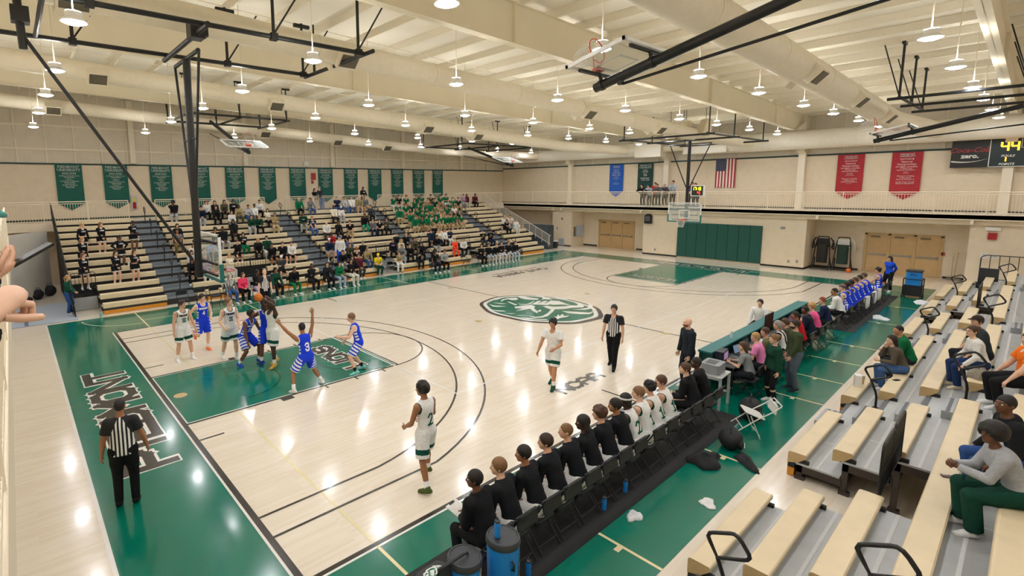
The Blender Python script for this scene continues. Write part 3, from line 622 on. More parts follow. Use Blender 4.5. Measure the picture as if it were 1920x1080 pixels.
side_basket(6.0, -.27, 6.93, -5.6, 8.25, 'folded glass basket hanging large at the top right of the photo', (4.0, 8.4, -6.2, -4.9, 8.35))
pE = at(1638, 265, x=23.35); pQ = at(1920, 199, x=23.35)
side_basket(23.35, pE[1], pE[2], pQ[1], pQ[2]+.02, 'folded basket under the roof left of the scoreboard', (20.6, 25.6, -5.2, -2.4, 7.95))
p1 = at(467, 286, x=6.0); p2 = at(395, 228, x=6.0)
side_basket(6.0, p1[1], p1[2], p2[1], p2[2], 'folded basket high in front of the far left banners', (3.9, 8.6, 18.9, 22.4, 8.55))
p1 = at(962, 311, x=23.35); p2 = at(878, 277, x=23.35)
side_basket(23.35, p1[1], p1[2], p2[1], p2[2], 'folded basket high in front of the far right corner', (20.5, 27.2, 18.6, 22.6, 7.95))
# ================================================================ BLEACHERS
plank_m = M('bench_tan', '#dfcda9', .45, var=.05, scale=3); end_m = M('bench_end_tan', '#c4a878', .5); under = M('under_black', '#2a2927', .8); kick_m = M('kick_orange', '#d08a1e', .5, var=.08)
def deck_mat(name, c1, c2):
    m = M(name, c1, .45, var=.04, scale=4); N, Lk, b = nodes_of(m); tc = N.new('ShaderNodeTexCoord'); sp = N.new('ShaderNodeSeparateXYZ'); Lk.new(tc.outputs['UV'], sp.inputs[0])
    return m
deck_m = M('deck_grey', '#b9bcbd', .4, var=.05, scale=4); deck_s = M('deck_stripe', '#d3d5d4', .4, var=.03); step_m = M('step_alu', '#a4a8aa', .4, .3); tread_m = M('tread_dark', '#5f6468', .6); joint_m = M('joint_white', '#eeeeea', .4); farstep = M('far_step_blue', '#7c858d', .45, .2)
RISE = .287; SEAT = .46
class Bank:
    def __init__(s, y0, sgn, dep): s.y0, s.s, s.dep = y0, sgn, dep
    def y(s, k, u=0.): return s.y0+s.s*(s.dep*(k-1)+u)
    def seat_z(s, k): return SEAT+RISE*(k-1)
    def deck_z(s, k): return RISE*(k-1)
FAR = Bank(18.70, 1, .66); NEAR = Bank(-3.30, -1, .61)
def plank(bk, k, x0, x1, t, name='seat_plank'):
    z = bk.seat_z(k); pr = [(0, -.215), (.0, -.03), (.012, -.008), (.035, 0), (.25, 0), (.265, -.012), (.265, -.06), (.15, -.17), (.02, -.21)]
    pts = [(bk.y(k, u), z+dz) for u, dz in pr]
    if bk.s < 0: pts = pts[::-1]
    mb = MB(); mb.prism(pts, 'x', x0, x1); 
    for i in (0, 1): mb.m[i] = 1
    return mb.build(name, [plank_m, end_m], t)
def block(name, label, bk, x0, x1, rows, cuts=(), group=None, lo_x0=None, hi=None):
    """one telescoping block between two aisles: each seat plank and each row's deck is a part"""
    t = thing(name, label, 'bleachers', (0, 0, 0), 0, group)
    for k in range(1, rows+1):
        a = x0 if not (lo_x0 and k <= 3) else lo_x0; b = x1 if not (hi and k in hi) else hi[k]
        spans = [(a, b)]
        if k <= 3:
            for c0, c1 in cuts: spans = [q for s0, s1 in spans for q in ((s0, min(s1, c0)), (max(s0, c1), s1)) if q[1]-q[0] > .05]
        for s0, s1 in spans: plank(bk, k, s0, s1, t)
        # deck behind plank k (foot level of row k+1), with the riser below
        z = bk.deck_z(k+1); d = MB(); u0, u1 = .12, bk.dep+.12
        for s0, s1 in spans:
            ya, yb = sorted((bk.y(k, u0), bk.y(k, u1))); d.mi = 0; d.box((s0, ya, z-.035), (s1, yb, z))
            yc, yd = sorted((bk.y(k, .4), bk.y(k, .44))); d.mi = 1; d.box((s0, yc, z), (s1, yd, z+.003))
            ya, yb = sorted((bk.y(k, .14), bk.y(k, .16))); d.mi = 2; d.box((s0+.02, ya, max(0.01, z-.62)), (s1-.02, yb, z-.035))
            n = int((s1-s0)/2.4)
            for i in range(1, n+1):
                xx = s0+(s1-s0)*i/(n+1); ya, yb = sorted((bk.y(k, .27), bk.y(k, u1-.02))); d.mi = 3; d.box((xx-.008, ya, z), (xx+.008, yb, z+.002))
            ya, yb = sorted((bk.y(k, .0), bk.y(k, .1)))
            if k == 1: d.mi = 4; d.box((s0+.02, ya, .01), (s1-.02, yb, .16)); d.mi = 2; d.box((s0+.02, ya, .16), (s1-.02, yb, .26))
            d.mi = 2; ya, yb = sorted((bk.y(k, .1), bk.y(k, .3)))
            m_ = max(1, int((s1-s0)/2)); d.mi = 2
            for i in range(m_+1): xx = s0+.05+(s1-s0-.1)*i/m_; d.box((xx-.03, ya, z-.03), (xx+.03, yb, bk.seat_z(k)-.12))
        d.build('deck', [deck_m, deck_s, under, joint_m, kick_m], t)
    return t
def aisle(label, bk, x0, x1, rows, far, group=None):
    """stair aisle: the decks run through; half-steps stand between them"""
    t = thing('aisle_steps', label, 'stairs', (0, 0, 0), 0, group or ('stair aisles of the far stands' if far else 'stair aisles of the near stands'))
    dm = farstep if far else deck_m; xm = (x0+x1)/2
    for k in range(1, rows+1):
        z = bk.deck_z(k+1); d = MB(); ya, yb = sorted((bk.y(k, .12), bk.y(k, bk.dep+.12))); d.box((x0, ya, z-.035), (x1, yb, z))
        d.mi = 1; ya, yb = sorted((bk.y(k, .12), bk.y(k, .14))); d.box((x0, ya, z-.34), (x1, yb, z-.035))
        ya, yb = sorted((bk.y(k, .118), bk.y(k, .19))); d.mi = 2; d.box((x0, ya, z), (x1, yb, z+.004))
        d.build('deck', [dm, under, tread_m], t)
        s = MB(); zs = z-RISE/2; sx0, sx1 = (x0+.05, x1-.25) if not far else (x0+.05, x1-.05)
        u0, u1 = (-.2, .12) if not far else (-.16, .12)
        if k > 1 or not far: 
            ya, yb = sorted((bk.y(k, u0), bk.y(k, u1))); s.box((sx0, ya, zs-.14), (sx1, yb, zs)); s.mi = 1
            for q in (.05, .15, .25): yc, yd = sorted((bk.y(k, u0+q), bk.y(k, u0+q+.05))); s.box((sx0+.02, yc, zs), (sx1-.02, yd, zs+.004))
            s.build('half_step', [farstep if far else step_m, tread_m], t)
    return t
def p_rail(x, y, z, s, label, group):
    """aisle hand rail: a post with a closed loop leaning over the stairs (s = +1: the stands rise towards +y)"""
    t = thing('aisle_handrail', label, 'handrail', (x, y, z), 0, group)
    P = lambda u, h: Vector((0, s*u, h))
    MB().tube([P(0, 0), P(0, .22), P(-.02, .32), P(-.11, .56)], .021, 10).cyl((0, 0, 0), (0, 0, .012), .05, n=12).build('post', blackrail, t, True)
    pts = [P(-.11, .56), P(-.19, .70), P(-.215, .755), P(-.2, .80), P(-.16, .825), P(.0, .905), P(.035, .915), P(.075, .90), P(.115, .86), P(.18, .77), P(.19, .735), P(.17, .70), P(.13, .675)]
    MB().tube(pts, .021, 10, True).build('grip_loop', blackrail, t, True); return t
def slat_guard(name, x0, x1, y, z0, z1, label, step=.1):
    t = thing(name, label, 'railing', (x0, y, z0), 0, 'black slatted guards of the bleacher openings'); L_ = x1-x0; h = z1-z0
    for a, b in ((0, L_*.48), (L_*.5, L_)):
        pts = [(a, 0, 0), (a, 0, h-.08), (a+.03, 0, h-.02), (a+.08, 0, h), (b-.08, 0, h), (b-.03, 0, h-.02), (b, 0, h-.08), (b, 0, 0)]
        MB().tube(pts, .016, 8).cyl((a, 0, .1), (b, 0, .1), .014, n=6).cyl((a, 0, h*.5), (b, 0, h*.5), .008, n=6).build('frame', blackrail, t)
        m = MB(); n = int((b-a)/step)
        for i in range(1, n+1): xx = a+(b-a)*i/(n+1); m.cyl((xx, 0, .1), (xx, 0, h), .009, n=6)
        m.build('bars', blackrail, t)
    return t
nearG = 'blocks of the near stands'; farG = 'blocks of the far stands'
NX = [(-4.6, 2.42), (3.66, 10.15), (11.35, 17.5), (18.62, 25.45), (26.6, 30.2)]
NLAB = ['empty tan bleacher block at the bottom edge below the camera', 'nearest tan bleacher block with a cut-out and a slatted guard', 'tan bleacher block where the couple in green and brown sit', 'tan bleacher block with a cut-out by the blue cooler cart', 'small tan bleacher block nearest the right wall']
for i, ((a, b), l) in enumerate(zip(NX, NLAB)): block('bleacher_block', l, NEAR, a, b, 7, {1: [(5.95, 7.65)], 3: [(21.45, 22.95)]}.get(i, ()), nearG)
for i, (a, b) in enumerate(((2.42, 3.66), (10.15, 11.35), (17.5, 18.62), (25.45, 26.6))):
    w_ = ['nearest the camera', 'beside the nearest cut-out', 'right of the couple in green and brown', 'nearest the right wall'][i]
    aisle('grey stair aisle of the near stands '+w_, NEAR, a, b, 7, False)
    for j in range(2): p_rail((a+b)/2-.05, -3.97-1.22*j, .574+.574*j, -1, ('lower' if j == 0 else 'upper')+' black handrail, near aisle '+w_, 'loop handrails of the near stands')
slat_guard('opening_guard', 5.97, 7.63, NEAR.y(3, .2), .87, 1.72, 'black slatted guard in the cut-out of the nearest bleacher block', .06)
slat_guard('opening_guard', 21.5, 22.9, NEAR.y(3, .2), .87, 1.72, 'black slatted guard in the second near cut-out', .06)
for x0, x1, nm in ((5.95, 7.65, 'nearest'), (21.45, 22.95, 'second near')):
    t = thing('bleacher_truss', 'dark folding steel under-frame in the '+nm+' cut-out', 'bleachers', (x0, 0, 0))
    for xx in (.03-.06, x1-x0+.03):
        for k in (1, 2, 3): 
            y0_ = NEAR.y(k, .14); MB().box((xx-.03, y0_-.62, RISE*k-.16), (xx+.03, y0_, RISE*k-.03)).box((xx-.03, y0_-.08, .02), (xx+.03, y0_, RISE*k-.03)).box((xx-.05, y0_-.12, 0), (xx+.05, y0_+.02, .06)).build('support_leg', M('truss_brown', '#3a312a', .5), t)
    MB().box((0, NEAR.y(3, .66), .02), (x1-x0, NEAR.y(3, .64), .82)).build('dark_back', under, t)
FX = [(-.9, 2.46), (3.75, 10.3), (11.6, 17.7), (18.85, 25.55), (26.9, 30.45)]
FLAB = ['tan far bleacher block where the cheerleaders stand', 'tan far bleacher block left of the referee by the sideline', 'tan far bleacher block in front of the middle banners', 'tan far bleacher block with the green shirted fans', 'tan far bleacher block at the right end']
for i, ((a, b), l) in enumerate(zip(FX, FLAB)):
    block('bleacher_block', l, FAR, a, b, 12, {1: [(6.0, 7.65)], 2: [(13.9, 15.45)], 3: [(21.45, 22.75)]}.get(i, ()), farG, lo_x0=.03 if i == 0 else None, hi={1: 29.4, 2: 29.45, 3: 29.5} if i == 4 else None)
for i, (a, b) in enumerate(((2.46, 3.75), (10.3, 11.6), (17.7, 18.85), (25.55, 26.9))):
    w_ = ['beside the cheerleaders', 'in front of the middle banners', 'left of the green shirted fans', 'right of the green shirted fans'][i]
    aisle('blue grey stair aisle of the far stands '+w_, FAR, a, b, 12, True)
    for j in range(6): p_rail((a+b)/2, 19.09+1.32*j, .43+.574*j, 1, 'black handrail %s, far aisle %s' % (['lowest', 'second from the floor', 'third from the floor', 'fourth from the floor', 'fifth from the floor', 'topmost'][j], w_), 'loop handrails of the far stands')
for x0, x1, l in ((6.02, 7.62, 'black barred guard on the far stands left of the referee'), (13.92, 15.43, 'black barred guard in the far stands above the yellow shirted man'), (21.47, 22.73, 'black barred guard behind the woman in red'), (-.88, .0, 'black barred guard in front of the left cheerleader')):
    slat_guard('opening_guard', x0, x1, FAR.y(3, .16), .6, 1.65, l, .16)
    t = thing('cutout_panel', 'grey panel below the '+l, 'panel', (x0, FAR.y(3, .18), .02)); MB().box((0, 0, 0), (x1-x0, .03, .55)).build('sheet', M('panel_grey', '#a4a7a8', .5), t)
def slope_guard(x, bk, label, m):
    t = thing('end_guard', label, 'railing', (x, bk.y0, 0), 0, 'sloping end guards of the far stands')
    y1, z1 = bk.dep*11.9, RISE*12
    for a in (.05, .75): MB().cyl((0, .3, a+.4), (0, y1, z1+a+.2), .025, n=8).build('rail', m, t)
    for k in range(0, 12): MB().cyl((0, bk.dep*k+.5, RISE*k+.3), (0, bk.dep*k+.5, RISE*k+1.25), .025, n=8).build('post', m, t)
    b = MB()
    for k in range(12*6): yy = .4+bk.dep*k/6; zz = RISE*k/6+.5; b.cyl((0, yy, zz), (0, yy, zz+.68), .014, n=5)
    b.build('bars', m, t); return t
slope_guard(-.97, FAR, 'black sloping guard at the left end of the far stands', blackrail)
t = slope_guard(30.62, FAR, 'pale sloping guard at the right end of the far stands', M('rail_pale', '#d9d3c6', .4))
t = thing('end_shade_sheet', 'black sheet standing for the shade under the left end of the far stands', 'shade_sheet', (-.93, 18.7, 0)); MB().prism([(18.9-18.7, 0), (26.3-18.7, 0), (26.3-18.7, 3.2), (25.9-18.7, 3.2), (.5, .35)], 'x', 0, .03).build('cloth', M('under_shade_black', '#0e0d0d', .9), t)  # black sheet paints the shade in the open end under the stands
t = thing('slate_cabinet', 'slate grey cabinet wall at the right end of the far stands', 'cabinet', (30.8, 19.3, 0))
MB().box((0, 0, .02), (.6, 2.6, 1.95)).build('carcass', M('slate', '#3b434b', .5), t)
for i in range(4): MB().box((-.02, .05+i*.64, .1), (.0, .64+i*.64, 1.85)).build('door', M('slate_door', '#454e57', .5), t)
# ================================================================ BANNERS, FLAG, SCOREBOARD
silver = M('letter_silver', '#b9bfbd', .5); white_l = M('letter_white', '#eef0ec', .6)
def cloth_sheet(w, h, point, nx=14, nz=24, amp=.012):
    """a hanging sheet with a pointed foot, gently waved, 4 mm thick"""
    mb = MB(); V = []
    for s in (0, 1):
        for j in range(nz+1):
            for i in range(nx+1):
                u = i/nx; v = j/nz; x = (u-.5)*w; ht = h-point+point*(1-abs(2*u-1)); V.append((x, amp*math.sin(u*9+v*2)*(.3+v)-.004*s, -v*ht))
    n = (nx+1)*(nz+1); F = []
    for j in range(nz):
        for i in range(nx):
            a = j*(nx+1)+i; q = (a, a+1, a+nx+2, a+nx+1); F.append(tuple(n+k for k in q)); F.append(q[::-1])
    mb.add(V, F); return mb
def banner(x0, x1, ztop, zsh, ztip, lines, col, label, side=None, y=None, group='championship banners on the walls', title='#b9bfbd'):
    w = x1-x0; h = ztop-ztip; pt = zsh-ztip
    if side is None: t = thing('banner', label, 'banner', ((x0+x1)/2, FW-.075, ztop), 0, group)
    else: t = thing('banner', label, 'banner', (RW-.075, (x0+x1)/2, ztop), PI*1.5 if False else -PI/2, group)
    cloth_sheet(w, h, pt).build('cloth', M('banner_'+col, col, .7, var=.08, scale=2), t, True)
    mb = MB(); dz = -.1
    for i, (tx, ln, sz, mi, gap) in enumerate(lines):
        v, f = text_mesh(tx, sz, sz*.02 if mi else .0, res=1)
        if v:
            xs = [p[0] for p in v]; k = min(1., w*ln/(max(xs)-min(xs))) if ln else 1.; dz -= sz*.72
            place(mb, ([(p[0]*k, p[1]) for p in v], f), (0, -.02, dz), (1, 0, 0), (0, 0, 1), mi); dz -= gap
    mb.build('lettering', [white_l, silver], t)
    MB().cyl((-w/2, -.004, -.012), (w/2, -.004, -.012), .012, n=8).build('hanging_rod', darkgreen, t); return t
def bl(year, k):
    L_ = [('PIEDMONT', .8, .2, 1, .03), ('UNIVERSITY', .86, .2, 1, .06), (year, .6, .15, 0, .05), ('Conference Regular Season', .84, .085, 0, .02), ('Championships', .55, .085, 0, .04)]
    L_ += [(q, 0, .055, 0, .014) for q in ['Baseball', "Women's Soccer", "Men's Soccer", 'Softball'][:2+k % 3]]
    L_ += [('', 0, .1, 0, .1), ('Conference Tournament', .78, .085, 0, .02), ('Championships', .5, .085, 0, .03)] + [(q, 0, .055, 0, .014) for q in ["Women's Basketball", "Men's Golf", "Women's Tennis"][:1+k % 3]]
    L_ += [('NCAA Tournament', .6, .085, 0, .02), ('Appearances', .42, .085, 0, .02), ("Women's Golf", 0, .055, 0, .01)]
    return [l for l in L_ if l[0]]
YR = ['2022-2023', '2021-2022', '2020-2021', '2018-2019', '2017-2018', '2016-2017', '2015-2016', '2014-2015', '2013-2014', '2012-2013', '2011-2012', '2010-2011', '2009-2010']
BX = [(102, 153), (192, 238), (279.5, 321), (354, 391.5), (421, 457), (484.5, 516), (542, 572), (596, 623), (644.5, 670), (690, 714.5), (733.5, 755.5), (774, 795), (811, 830)]
for i, ((a, b), yr) in enumerate(zip(BX, YR)):
    xa, xb = at(a, 312, y=FW-.07)[0], at(b, 313, y=FW-.07)[0]
    banner(xa, xb, 6.64, 4.42, 4.06, bl(yr, i), '#00594d', 'green championship banner dated %s on the far wall' % yr)
RB = [((1571, 1621.5), '#a5202c', [('PIEDMONT', .5, .12, 1, .02), ('UNIVERSITY', .6, .12, 1, .06), ('2016-2017', .55, .13, 0, .05), ('National', .4, .13, 0, .04), ('Championships', .7, .13, 0, .06), ("WOMEN'S CYCLING", .7, .1, 0, .02), ('4-Time Team', .45, .09, 0, .02), ('National Champions', .66, .09, 0, .06), ('Lauren Dodge', 0, .05, 0, .03), ('Team Pursuit', 0, .05, 0, .03), ('Sprint and Omnium', 0, .05, 0, .14), ("Women's Cycling", .56, .1, 0, .03), ('4-Time Team', .45, .09, 0, .02), ('National Champions', .66, .09, 0, .05), ('Time Trial', 0, .05, 0, .02)], 'red banner dated 2016-2017, left one of the two red banners'),
      ((1672.5, 1730.5), '#a5202c', [('PIEDMONT', .5, .12, 1, .02), ('UNIVERSITY', .6, .12, 1, .06), ('2017-2018', .55, .13, 0, .05), ('National', .4, .13, 0, .04), ('Championships', .7, .13, 0, .06), ("WOMEN'S CYCLING", .7, .1, 0, .02), ('3-Time Track', .45, .09, 0, .02), ('National Champions', .66, .09, 0, .06), ('Madison', 0, .05, 0, .03), ('Team Pursuit', 0, .05, 0, .1), ("Women's Cycling", .56, .1, 0, .03), ('4-Time Road', .45, .09, 0, .02), ('National Champions', .66, .09, 0, .08), ('Co-Ed Team Overall', .66, .09, 0, .02), ('National Champions', .66, .09, 0, .05)], 'red banner dated 2017-2018, nearest the scoreboard'),
      ((1144, 1170), '#0f56b8', [('PIEDMONT', .5, .12, 1, .02), ('UNIVERSITY', .55, .12, 1, .1), ('2012-2013', .55, .12, 0, .05), ('National', .4, .12, 0, .03), ('Championships', .7, .12, 0, .08), ("MEN'S GOLF", .65, .13, 0, .06), ('Individual', .4, .08, 0, .04), ('Runner-Up Finish', .6, .08, 0, .1), ('Semifinalist', .4, .06, 0, .2), ("Women's Golf", .55, .08, 0, .04), ('National Runner-Up', .55, .07, 0, .06)], 'bright blue championship banner on the right wall'),
      ((1197, 1226), '#0c3b33', [('PIEDMONT', .8, .19, 1, .03), ('UNIVERSITY', .86, .19, 1, .1), ('RETIRED', .4, .1, 0, .05), ('NUMBER', .5, .12, 0, .06), ('56', .36, .3, 0, .12), ('BASKETBALL', .8, .13, 0, .05), ('1970-1974', .7, .15, 0, .08)], 'dark green banner with a large 56 beside the blue banner')]
for (a, b), col, lines, lab in RB:
    ya, yb = at(a, 300, x=RW-.07)[1], at(b, 300, x=RW-.07)[1]; banner(yb, ya, 6.78, 4.58, 4.15, lines, col, lab, side='R')
# flag hung upright: stripes vertical, canton at the upper left
fy0, fy1 = at(1343, 300, x=RW-.07)[1], at(1381, 297, x=RW-.07)[1]; fw, fh = fy0-fy1, 1.95
t = thing('national_flag', 'red, white and blue striped flag hanging on the right wall', 'flag', (RW-.075, (fy0+fy1)/2, 6.82), -PI/2)
fm = M('flag_cloth', '#b5303a', .7, var=0); N, Lk, b_ = nodes_of(fm); tc = N.new('ShaderNodeTexCoord'); sp = N.new('ShaderNodeSeparateXYZ'); Lk.new(tc.outputs['Object'], sp.inputs[0])
u_ = mth(N, Lk, 'ADD', mth(N, Lk, 'DIVIDE', sp.outputs[0], fw), .5); st = mth(N, Lk, 'MODULO', mth(N, Lk, 'FLOOR', mth(N, Lk, 'MULTIPLY', u_, 13)), 2)
can = mth(N, Lk, 'MULTIPLY', mth(N, Lk, 'LESS_THAN', u_, 7/13), mth(N, Lk, 'GREATER_THAN', sp.outputs[2], -fh*.42))
Lk.new(mixc(N, Lk, can, mixc(N, Lk, st, lin('#a8242f'), lin('#ece7dd')), lin('#232a55')), b_.inputs['Base Color'])
cloth_sheet(fw, fh, 0, amp=.02).build('cloth', fm, t, True); mb = MB()
for i in range(9):
    for j in range(11):
        if (i+j) % 2 == 0:
            cx, cz = -fw/2+fw*7/13*(i+.7)/9.4, -fh*.42*(j+.7)/11.4; pts = [(cx+r*math.sin(2*PI*k/10), -.03, cz+r*math.cos(2*PI*k/10)) for k in range(10) for r in [.026 if k % 2 == 0 else .011]]; mb.poly(pts)
mb.build('star', white_l, t)
# scoreboard
SX = RW-.45; t = thing('scoreboard', 'dark electronic scoreboard with amber digits on the right wall', 'scoreboard', (SX, -2.53, 5.82), 0)
bk_ = M('board_black', '#0b0f10', .35); tealk = M('board_teal_black', '#0d2426', .4); MB().box((0, -6.8, 0), (.25, 0, 1.36)).build('cabinet', bk_, t)
MB().box((-.012, -6.78, .02), (0, -1.36, 1.35)).build('panel', tealk, t); mb = MB(); mb.box((-.02, -1.36, .0), (0, -1.33, 1.36)).box((-.02, -6.8, 0), (0, -1.33, .025)).box((-.02, -3.9, .9), (0, -2.35, .92)).box((-.02, -2.37, .9), (0, -2.35, 1.36)).build('trim_line', white_l, t)
ad = MB(); red_l = M('script_red', '#9b1f22', .5); v = text_mesh('Coca-Cola', .34, .006, .35); place(ad, v, (-.006, -.66, .77), (0, -1, 0), (0, 0, 1), 0); v = text_mesh('zero.', .3, .012); place(ad, v, (-.006, -.68, .48), (0, -1, 0), (0, 0, 1), 1)
P_ = []
for i in range(21): a = i/20; P_.append((a*1.28+.03, .36-.1*math.sin(a*2.6)+.12*a*a))
for i in range(20, -1, -1): a = i/20; P_.append((a*1.28+.03, .36-.1*math.sin(a*2.6)+.12*a*a-.07*(1-a)**1.2-.004))
for i in range(20): q = [P_[i], P_[i+1], P_[40-i], P_[41-i]]; ad.mi = 1; ad.add([(-.006, -x, z) for x, z in q], [(0, 3, 2, 1)])
ad.build('advert_lettering', [red_l, M('ad_silver', '#d9d9d6', .4)], t)
lb_ = MB()
for tx, y, z, s_ in (('FOULS', -1.95, .48, .15), ('POINTS', -1.93, .08, .15), ('PERIOD', -2.9, .62, .16), ('PLAYER', -3.0, .34, .15), ('MATCH', -2.95, .08, .15), ('FOULS', -4.6, .48, .15), ('GUEST', -4.7, 1.1, .16)):
    v = text_mesh(tx, s_, .003, .25); place(lb_, v, (-.016, y, z), (0, -1, 0), (0, 0, 1))
lb_.build('caption_lettering', white_l, t)
dg = MB(); digits(dg, '44', (-.02, -1.72, .78), (0, -1, 0), (0, .0, 1), .22, .42, .07); digits(dg, '1', (-.02, -1.78, .26), (0, -1, 0), (0, 0, 1), .12, .2, .045); digits(dg, '40', (-.02, -4.4, .78), (0, -1, 0), (0, 0, 1), .22, .42, .07); dg.build('digit', amber, t)
# small wall fittings
def fit(name, label, cat, loc, parts, rz=0): 
    t = thing(name, label, cat, loc, rz)
    for nm, mb, m in parts: mb.build(nm, m, t)
    return t
red_m = M('alarm_red', '#a31d22', .4)
p = at(252, 380, y=FW-.1); fit('extinguisher_cabinet', 'red fire extinguisher in a wall case above the far stands', 'fire extinguisher', (p[0], FW-.1, p[2]), [('case', MB().box((-.17, -.02, -.42), (.17, .1, .42)), M('case_grey', '#c9c7c2', .5)), ('cylinder', MB().lathe([(.0001, -.3), (.09, -.3), (.09, .02), (.04, .09), (.03, .16), (.0001, .17)], (0, -.04, -.05), 14), red_m), ('tag', MB().box((-.06, -.14, .05), (.06, -.13, .3)), M('tag_yellow', '#e0cf4a', .6))])
p = at(588, 331, y=FW-.1); fit('fire_alarm_horn', 'red fire alarm horn between two far banners', 'alarm', (p[0], FW-.1, p[2]), [('horn', MB().cbox((0, 0, 0), (.35, .12, .5), bev=.05), red_m), ('pull_box', MB().cbox((-.1, .02, -.42), (.14, .1, .2)), red_m)])
p = at(574, 307, y=FW-.1); fit('emergency_light', 'white emergency light box on the ledge above the far banners', 'light', (p[0], FW-.1, p[2]), [('box', MB().cbox((0, 0, 0), (.4, .15, .3), bev=.03), M('white_box', '#e6e4dc', .5))])
p = at(1861, 441, x=XW); fit('exit_strobe_alarm', 'red strobe alarm under a white box on the right wall', 'alarm', (XW-.06, p[1], p[2]), [('horn', MB().cbox((0, 0, -.05), (.1, .3, .32), bev=.02), red_m), ('emergency_box', MB().cbox((0, 0, .3), (.12, .5, .16)), M('white_box', '#e6e4dc'))])
for i, (a, b, w_, h_, l) in enumerate(((1845, 479, .25, .28, 'left white paper notice on the right wall'), (1863, 481, .3, .2, 'right white paper notice on the right wall'))):
    p = at(a, b, x=XW); t = fit('notice', l, 'sign', (XW-.006, p[1], p[2]), [('sheet', MB().box((0, -w_/2, -h_/2), (.005, w_/2, h_/2)), M('paper', '#eceae4', .8))])
    mb = MB(); [mb.box((-.001, -w_*.38, h_*(.3-.13*k)), (0, w_*(.38-.1*(k % 2)), h_*(.3-.13*k)+.012)) for k in range(5)]; mb.build('print', M('ink_grey', '#8b8d92', .8), t)
p = at(1217, 411, x=XW); fit('wall_speaker', 'black and grey wall loudspeaker left of the far basket', 'speaker', (XW-.12, p[1], p[2]), [('case', MB().cbox((0, 0, 0), (.24, .5, .62)), black), ('mesh_front', MB().cbox((-.125, 0, .05), (.01, .36, .36)), M('spk_mesh', '#55575a', .6)), ('bracket', MB().cbox((.05, 0, .36), (.14, .3, .08)), black)])
p = at(1468, 427, x=XW); fit('wall_sensor', 'small grey box above the right end of the green wall padding', 'sensor', (XW-.03, p[1], p[2]), [('box', MB().cbox((0, 0, 0), (.05, .22, .12)), greyplastic)])
p = at(1053, 452, x=XW); fit('wall_vent', 'grey louvred vent low on the block pier', 'vent', (XW-.02, p[1], p[2]-.05), [('frame', MB().cbox((0, 0, 0), (.03, .55, .6)), M('vent_grey', '#b9bcc2', .5)), ('louvres', [mb := MB(), [mb.cbox((-.02, 0, -.24+.08*k), (.012, .48, .03)) for k in range(7)]][0], M('vent_dark', '#9aa0a8', .5))])
for i, (a, b, l) in enumerate(((1054, 410, 'small red and dark box high on the block pier'), (1045, 427.5, 'small grey box halfway up the block pier'), (1478, 490, 'left of two wall sockets right of the wall padding'), (1494, 490, 'right of two wall sockets right of the wall padding'), (1228, 468, 'wall socket left of the green wall padding'))):
    p = at(a, b, x=XW); fit('wall_box', l, 'wall box', (XW-.02, p[1], p[2]), [('box', MB().cbox((0, 0, 0), (.04, .1, .16)), red_m if i == 0 else greyplastic)])
p = at(1768, 476, x=XR); fit('pull_station', 'red pull station right of the right doors', 'alarm', (XR-.03, p[1], p[2]), [('box', MB().cbox((0, 0, 0), (.06, .12, .16)), red_m)])
t = fit('wall_cabinet', 'pale blue grey wall cabinet beside the left doors', 'cabinet', (34.9, 19.18, 1.3), [('case', MB().box((-.55, -.06, -.45), (.5, 0, .45)), M('cab_pale', '#b8c2d0', .5))])
fit('small_extinguisher_case', 'narrow dark extinguisher case by the left doors', 'fire extinguisher', (34.1, 19.17, 1.25), [('case', MB().box((-.1, -.05, -.4), (.12, 0, .4)), M('case_dark', '#6d675c', .5))])
# ---------------------------------------------------------------- folded volleyball carts, mop, bins, barrier by the right wall
def cart(x, y, label, m, wh=False):
    t = thing('equipment_cart', label, 'cart', (x, y, 0), PI/2, 'equipment carts in the right recess'); g = MB()
    for s in (-1, 1): g.tube([(s*.42, .3, .05), (s*.4, .1, .5), (s*.33, 0, 1.5), (s*.25, -.05, 1.95)], .03, 8); g.tube([(s*.42, -.3, .05), (s*.36, -.1, .7)], .03, 8)
    g.cyl((-.42, .3, .07), (.42, .3, .07), .03).cyl((-.42, -.3, .07), (.42, -.3, .07), .03).cyl((-.33, 0, 1.5), (.33, 0, 1.5), .03).cyl((-.25, -.05, 1.95), (.25, -.05, 1.95), .03); g.build('frame', black, t)
    MB().cbox((0, 0, .95), (.5, .28, 1.1), bev=.06).build('roller_bag', m, t); MB().cbox((0, -.05, 1.6), (.62, .12, .5), bev=.05).build('top_rack', m if not wh else M('net_bag', '#c9c9c4', .8), t)
    for s in (-1, 1):
        c = MB(); c.tube([(s*.35, -.05, 1.9), (s*.5, -.1, 1.6), (s*.52, -.08, 1.2), (s*.42, -.1, 1.3), (s*.48, -.1, 1.75)], .035 if not wh else .012, 8); c.build('strap', m if not wh else M('cord_white', '#dcdcd4', .8), t)
        for q in (-.3, .3): MB().cyl((s*.42-.02, q, .05), (s*.42+.02, q, .05), .05, n=12).build('wheel', black, t)
cart(34.6, 2.3, 'dark folded equipment cart in the corner of the right recess', M('cart_dark', '#1b1a18', .7)); cart(34.7, 1.35, 'green folded equipment cart with a white net bag', M('cart_green', '#0f2f27', .7), True)
t = thing('orange_cone', 'orange ball lying at the foot of the green cart', 'ball', (34.3, .95, .12)); MB().ball((0, 0, 0), .12, 14, 10).build('shell', M('orange_ball', '#e8701c', .5), t, True)
t['label'] = 'orange ball lying at the foot of the green equipment cart'; t.name = 'ball'
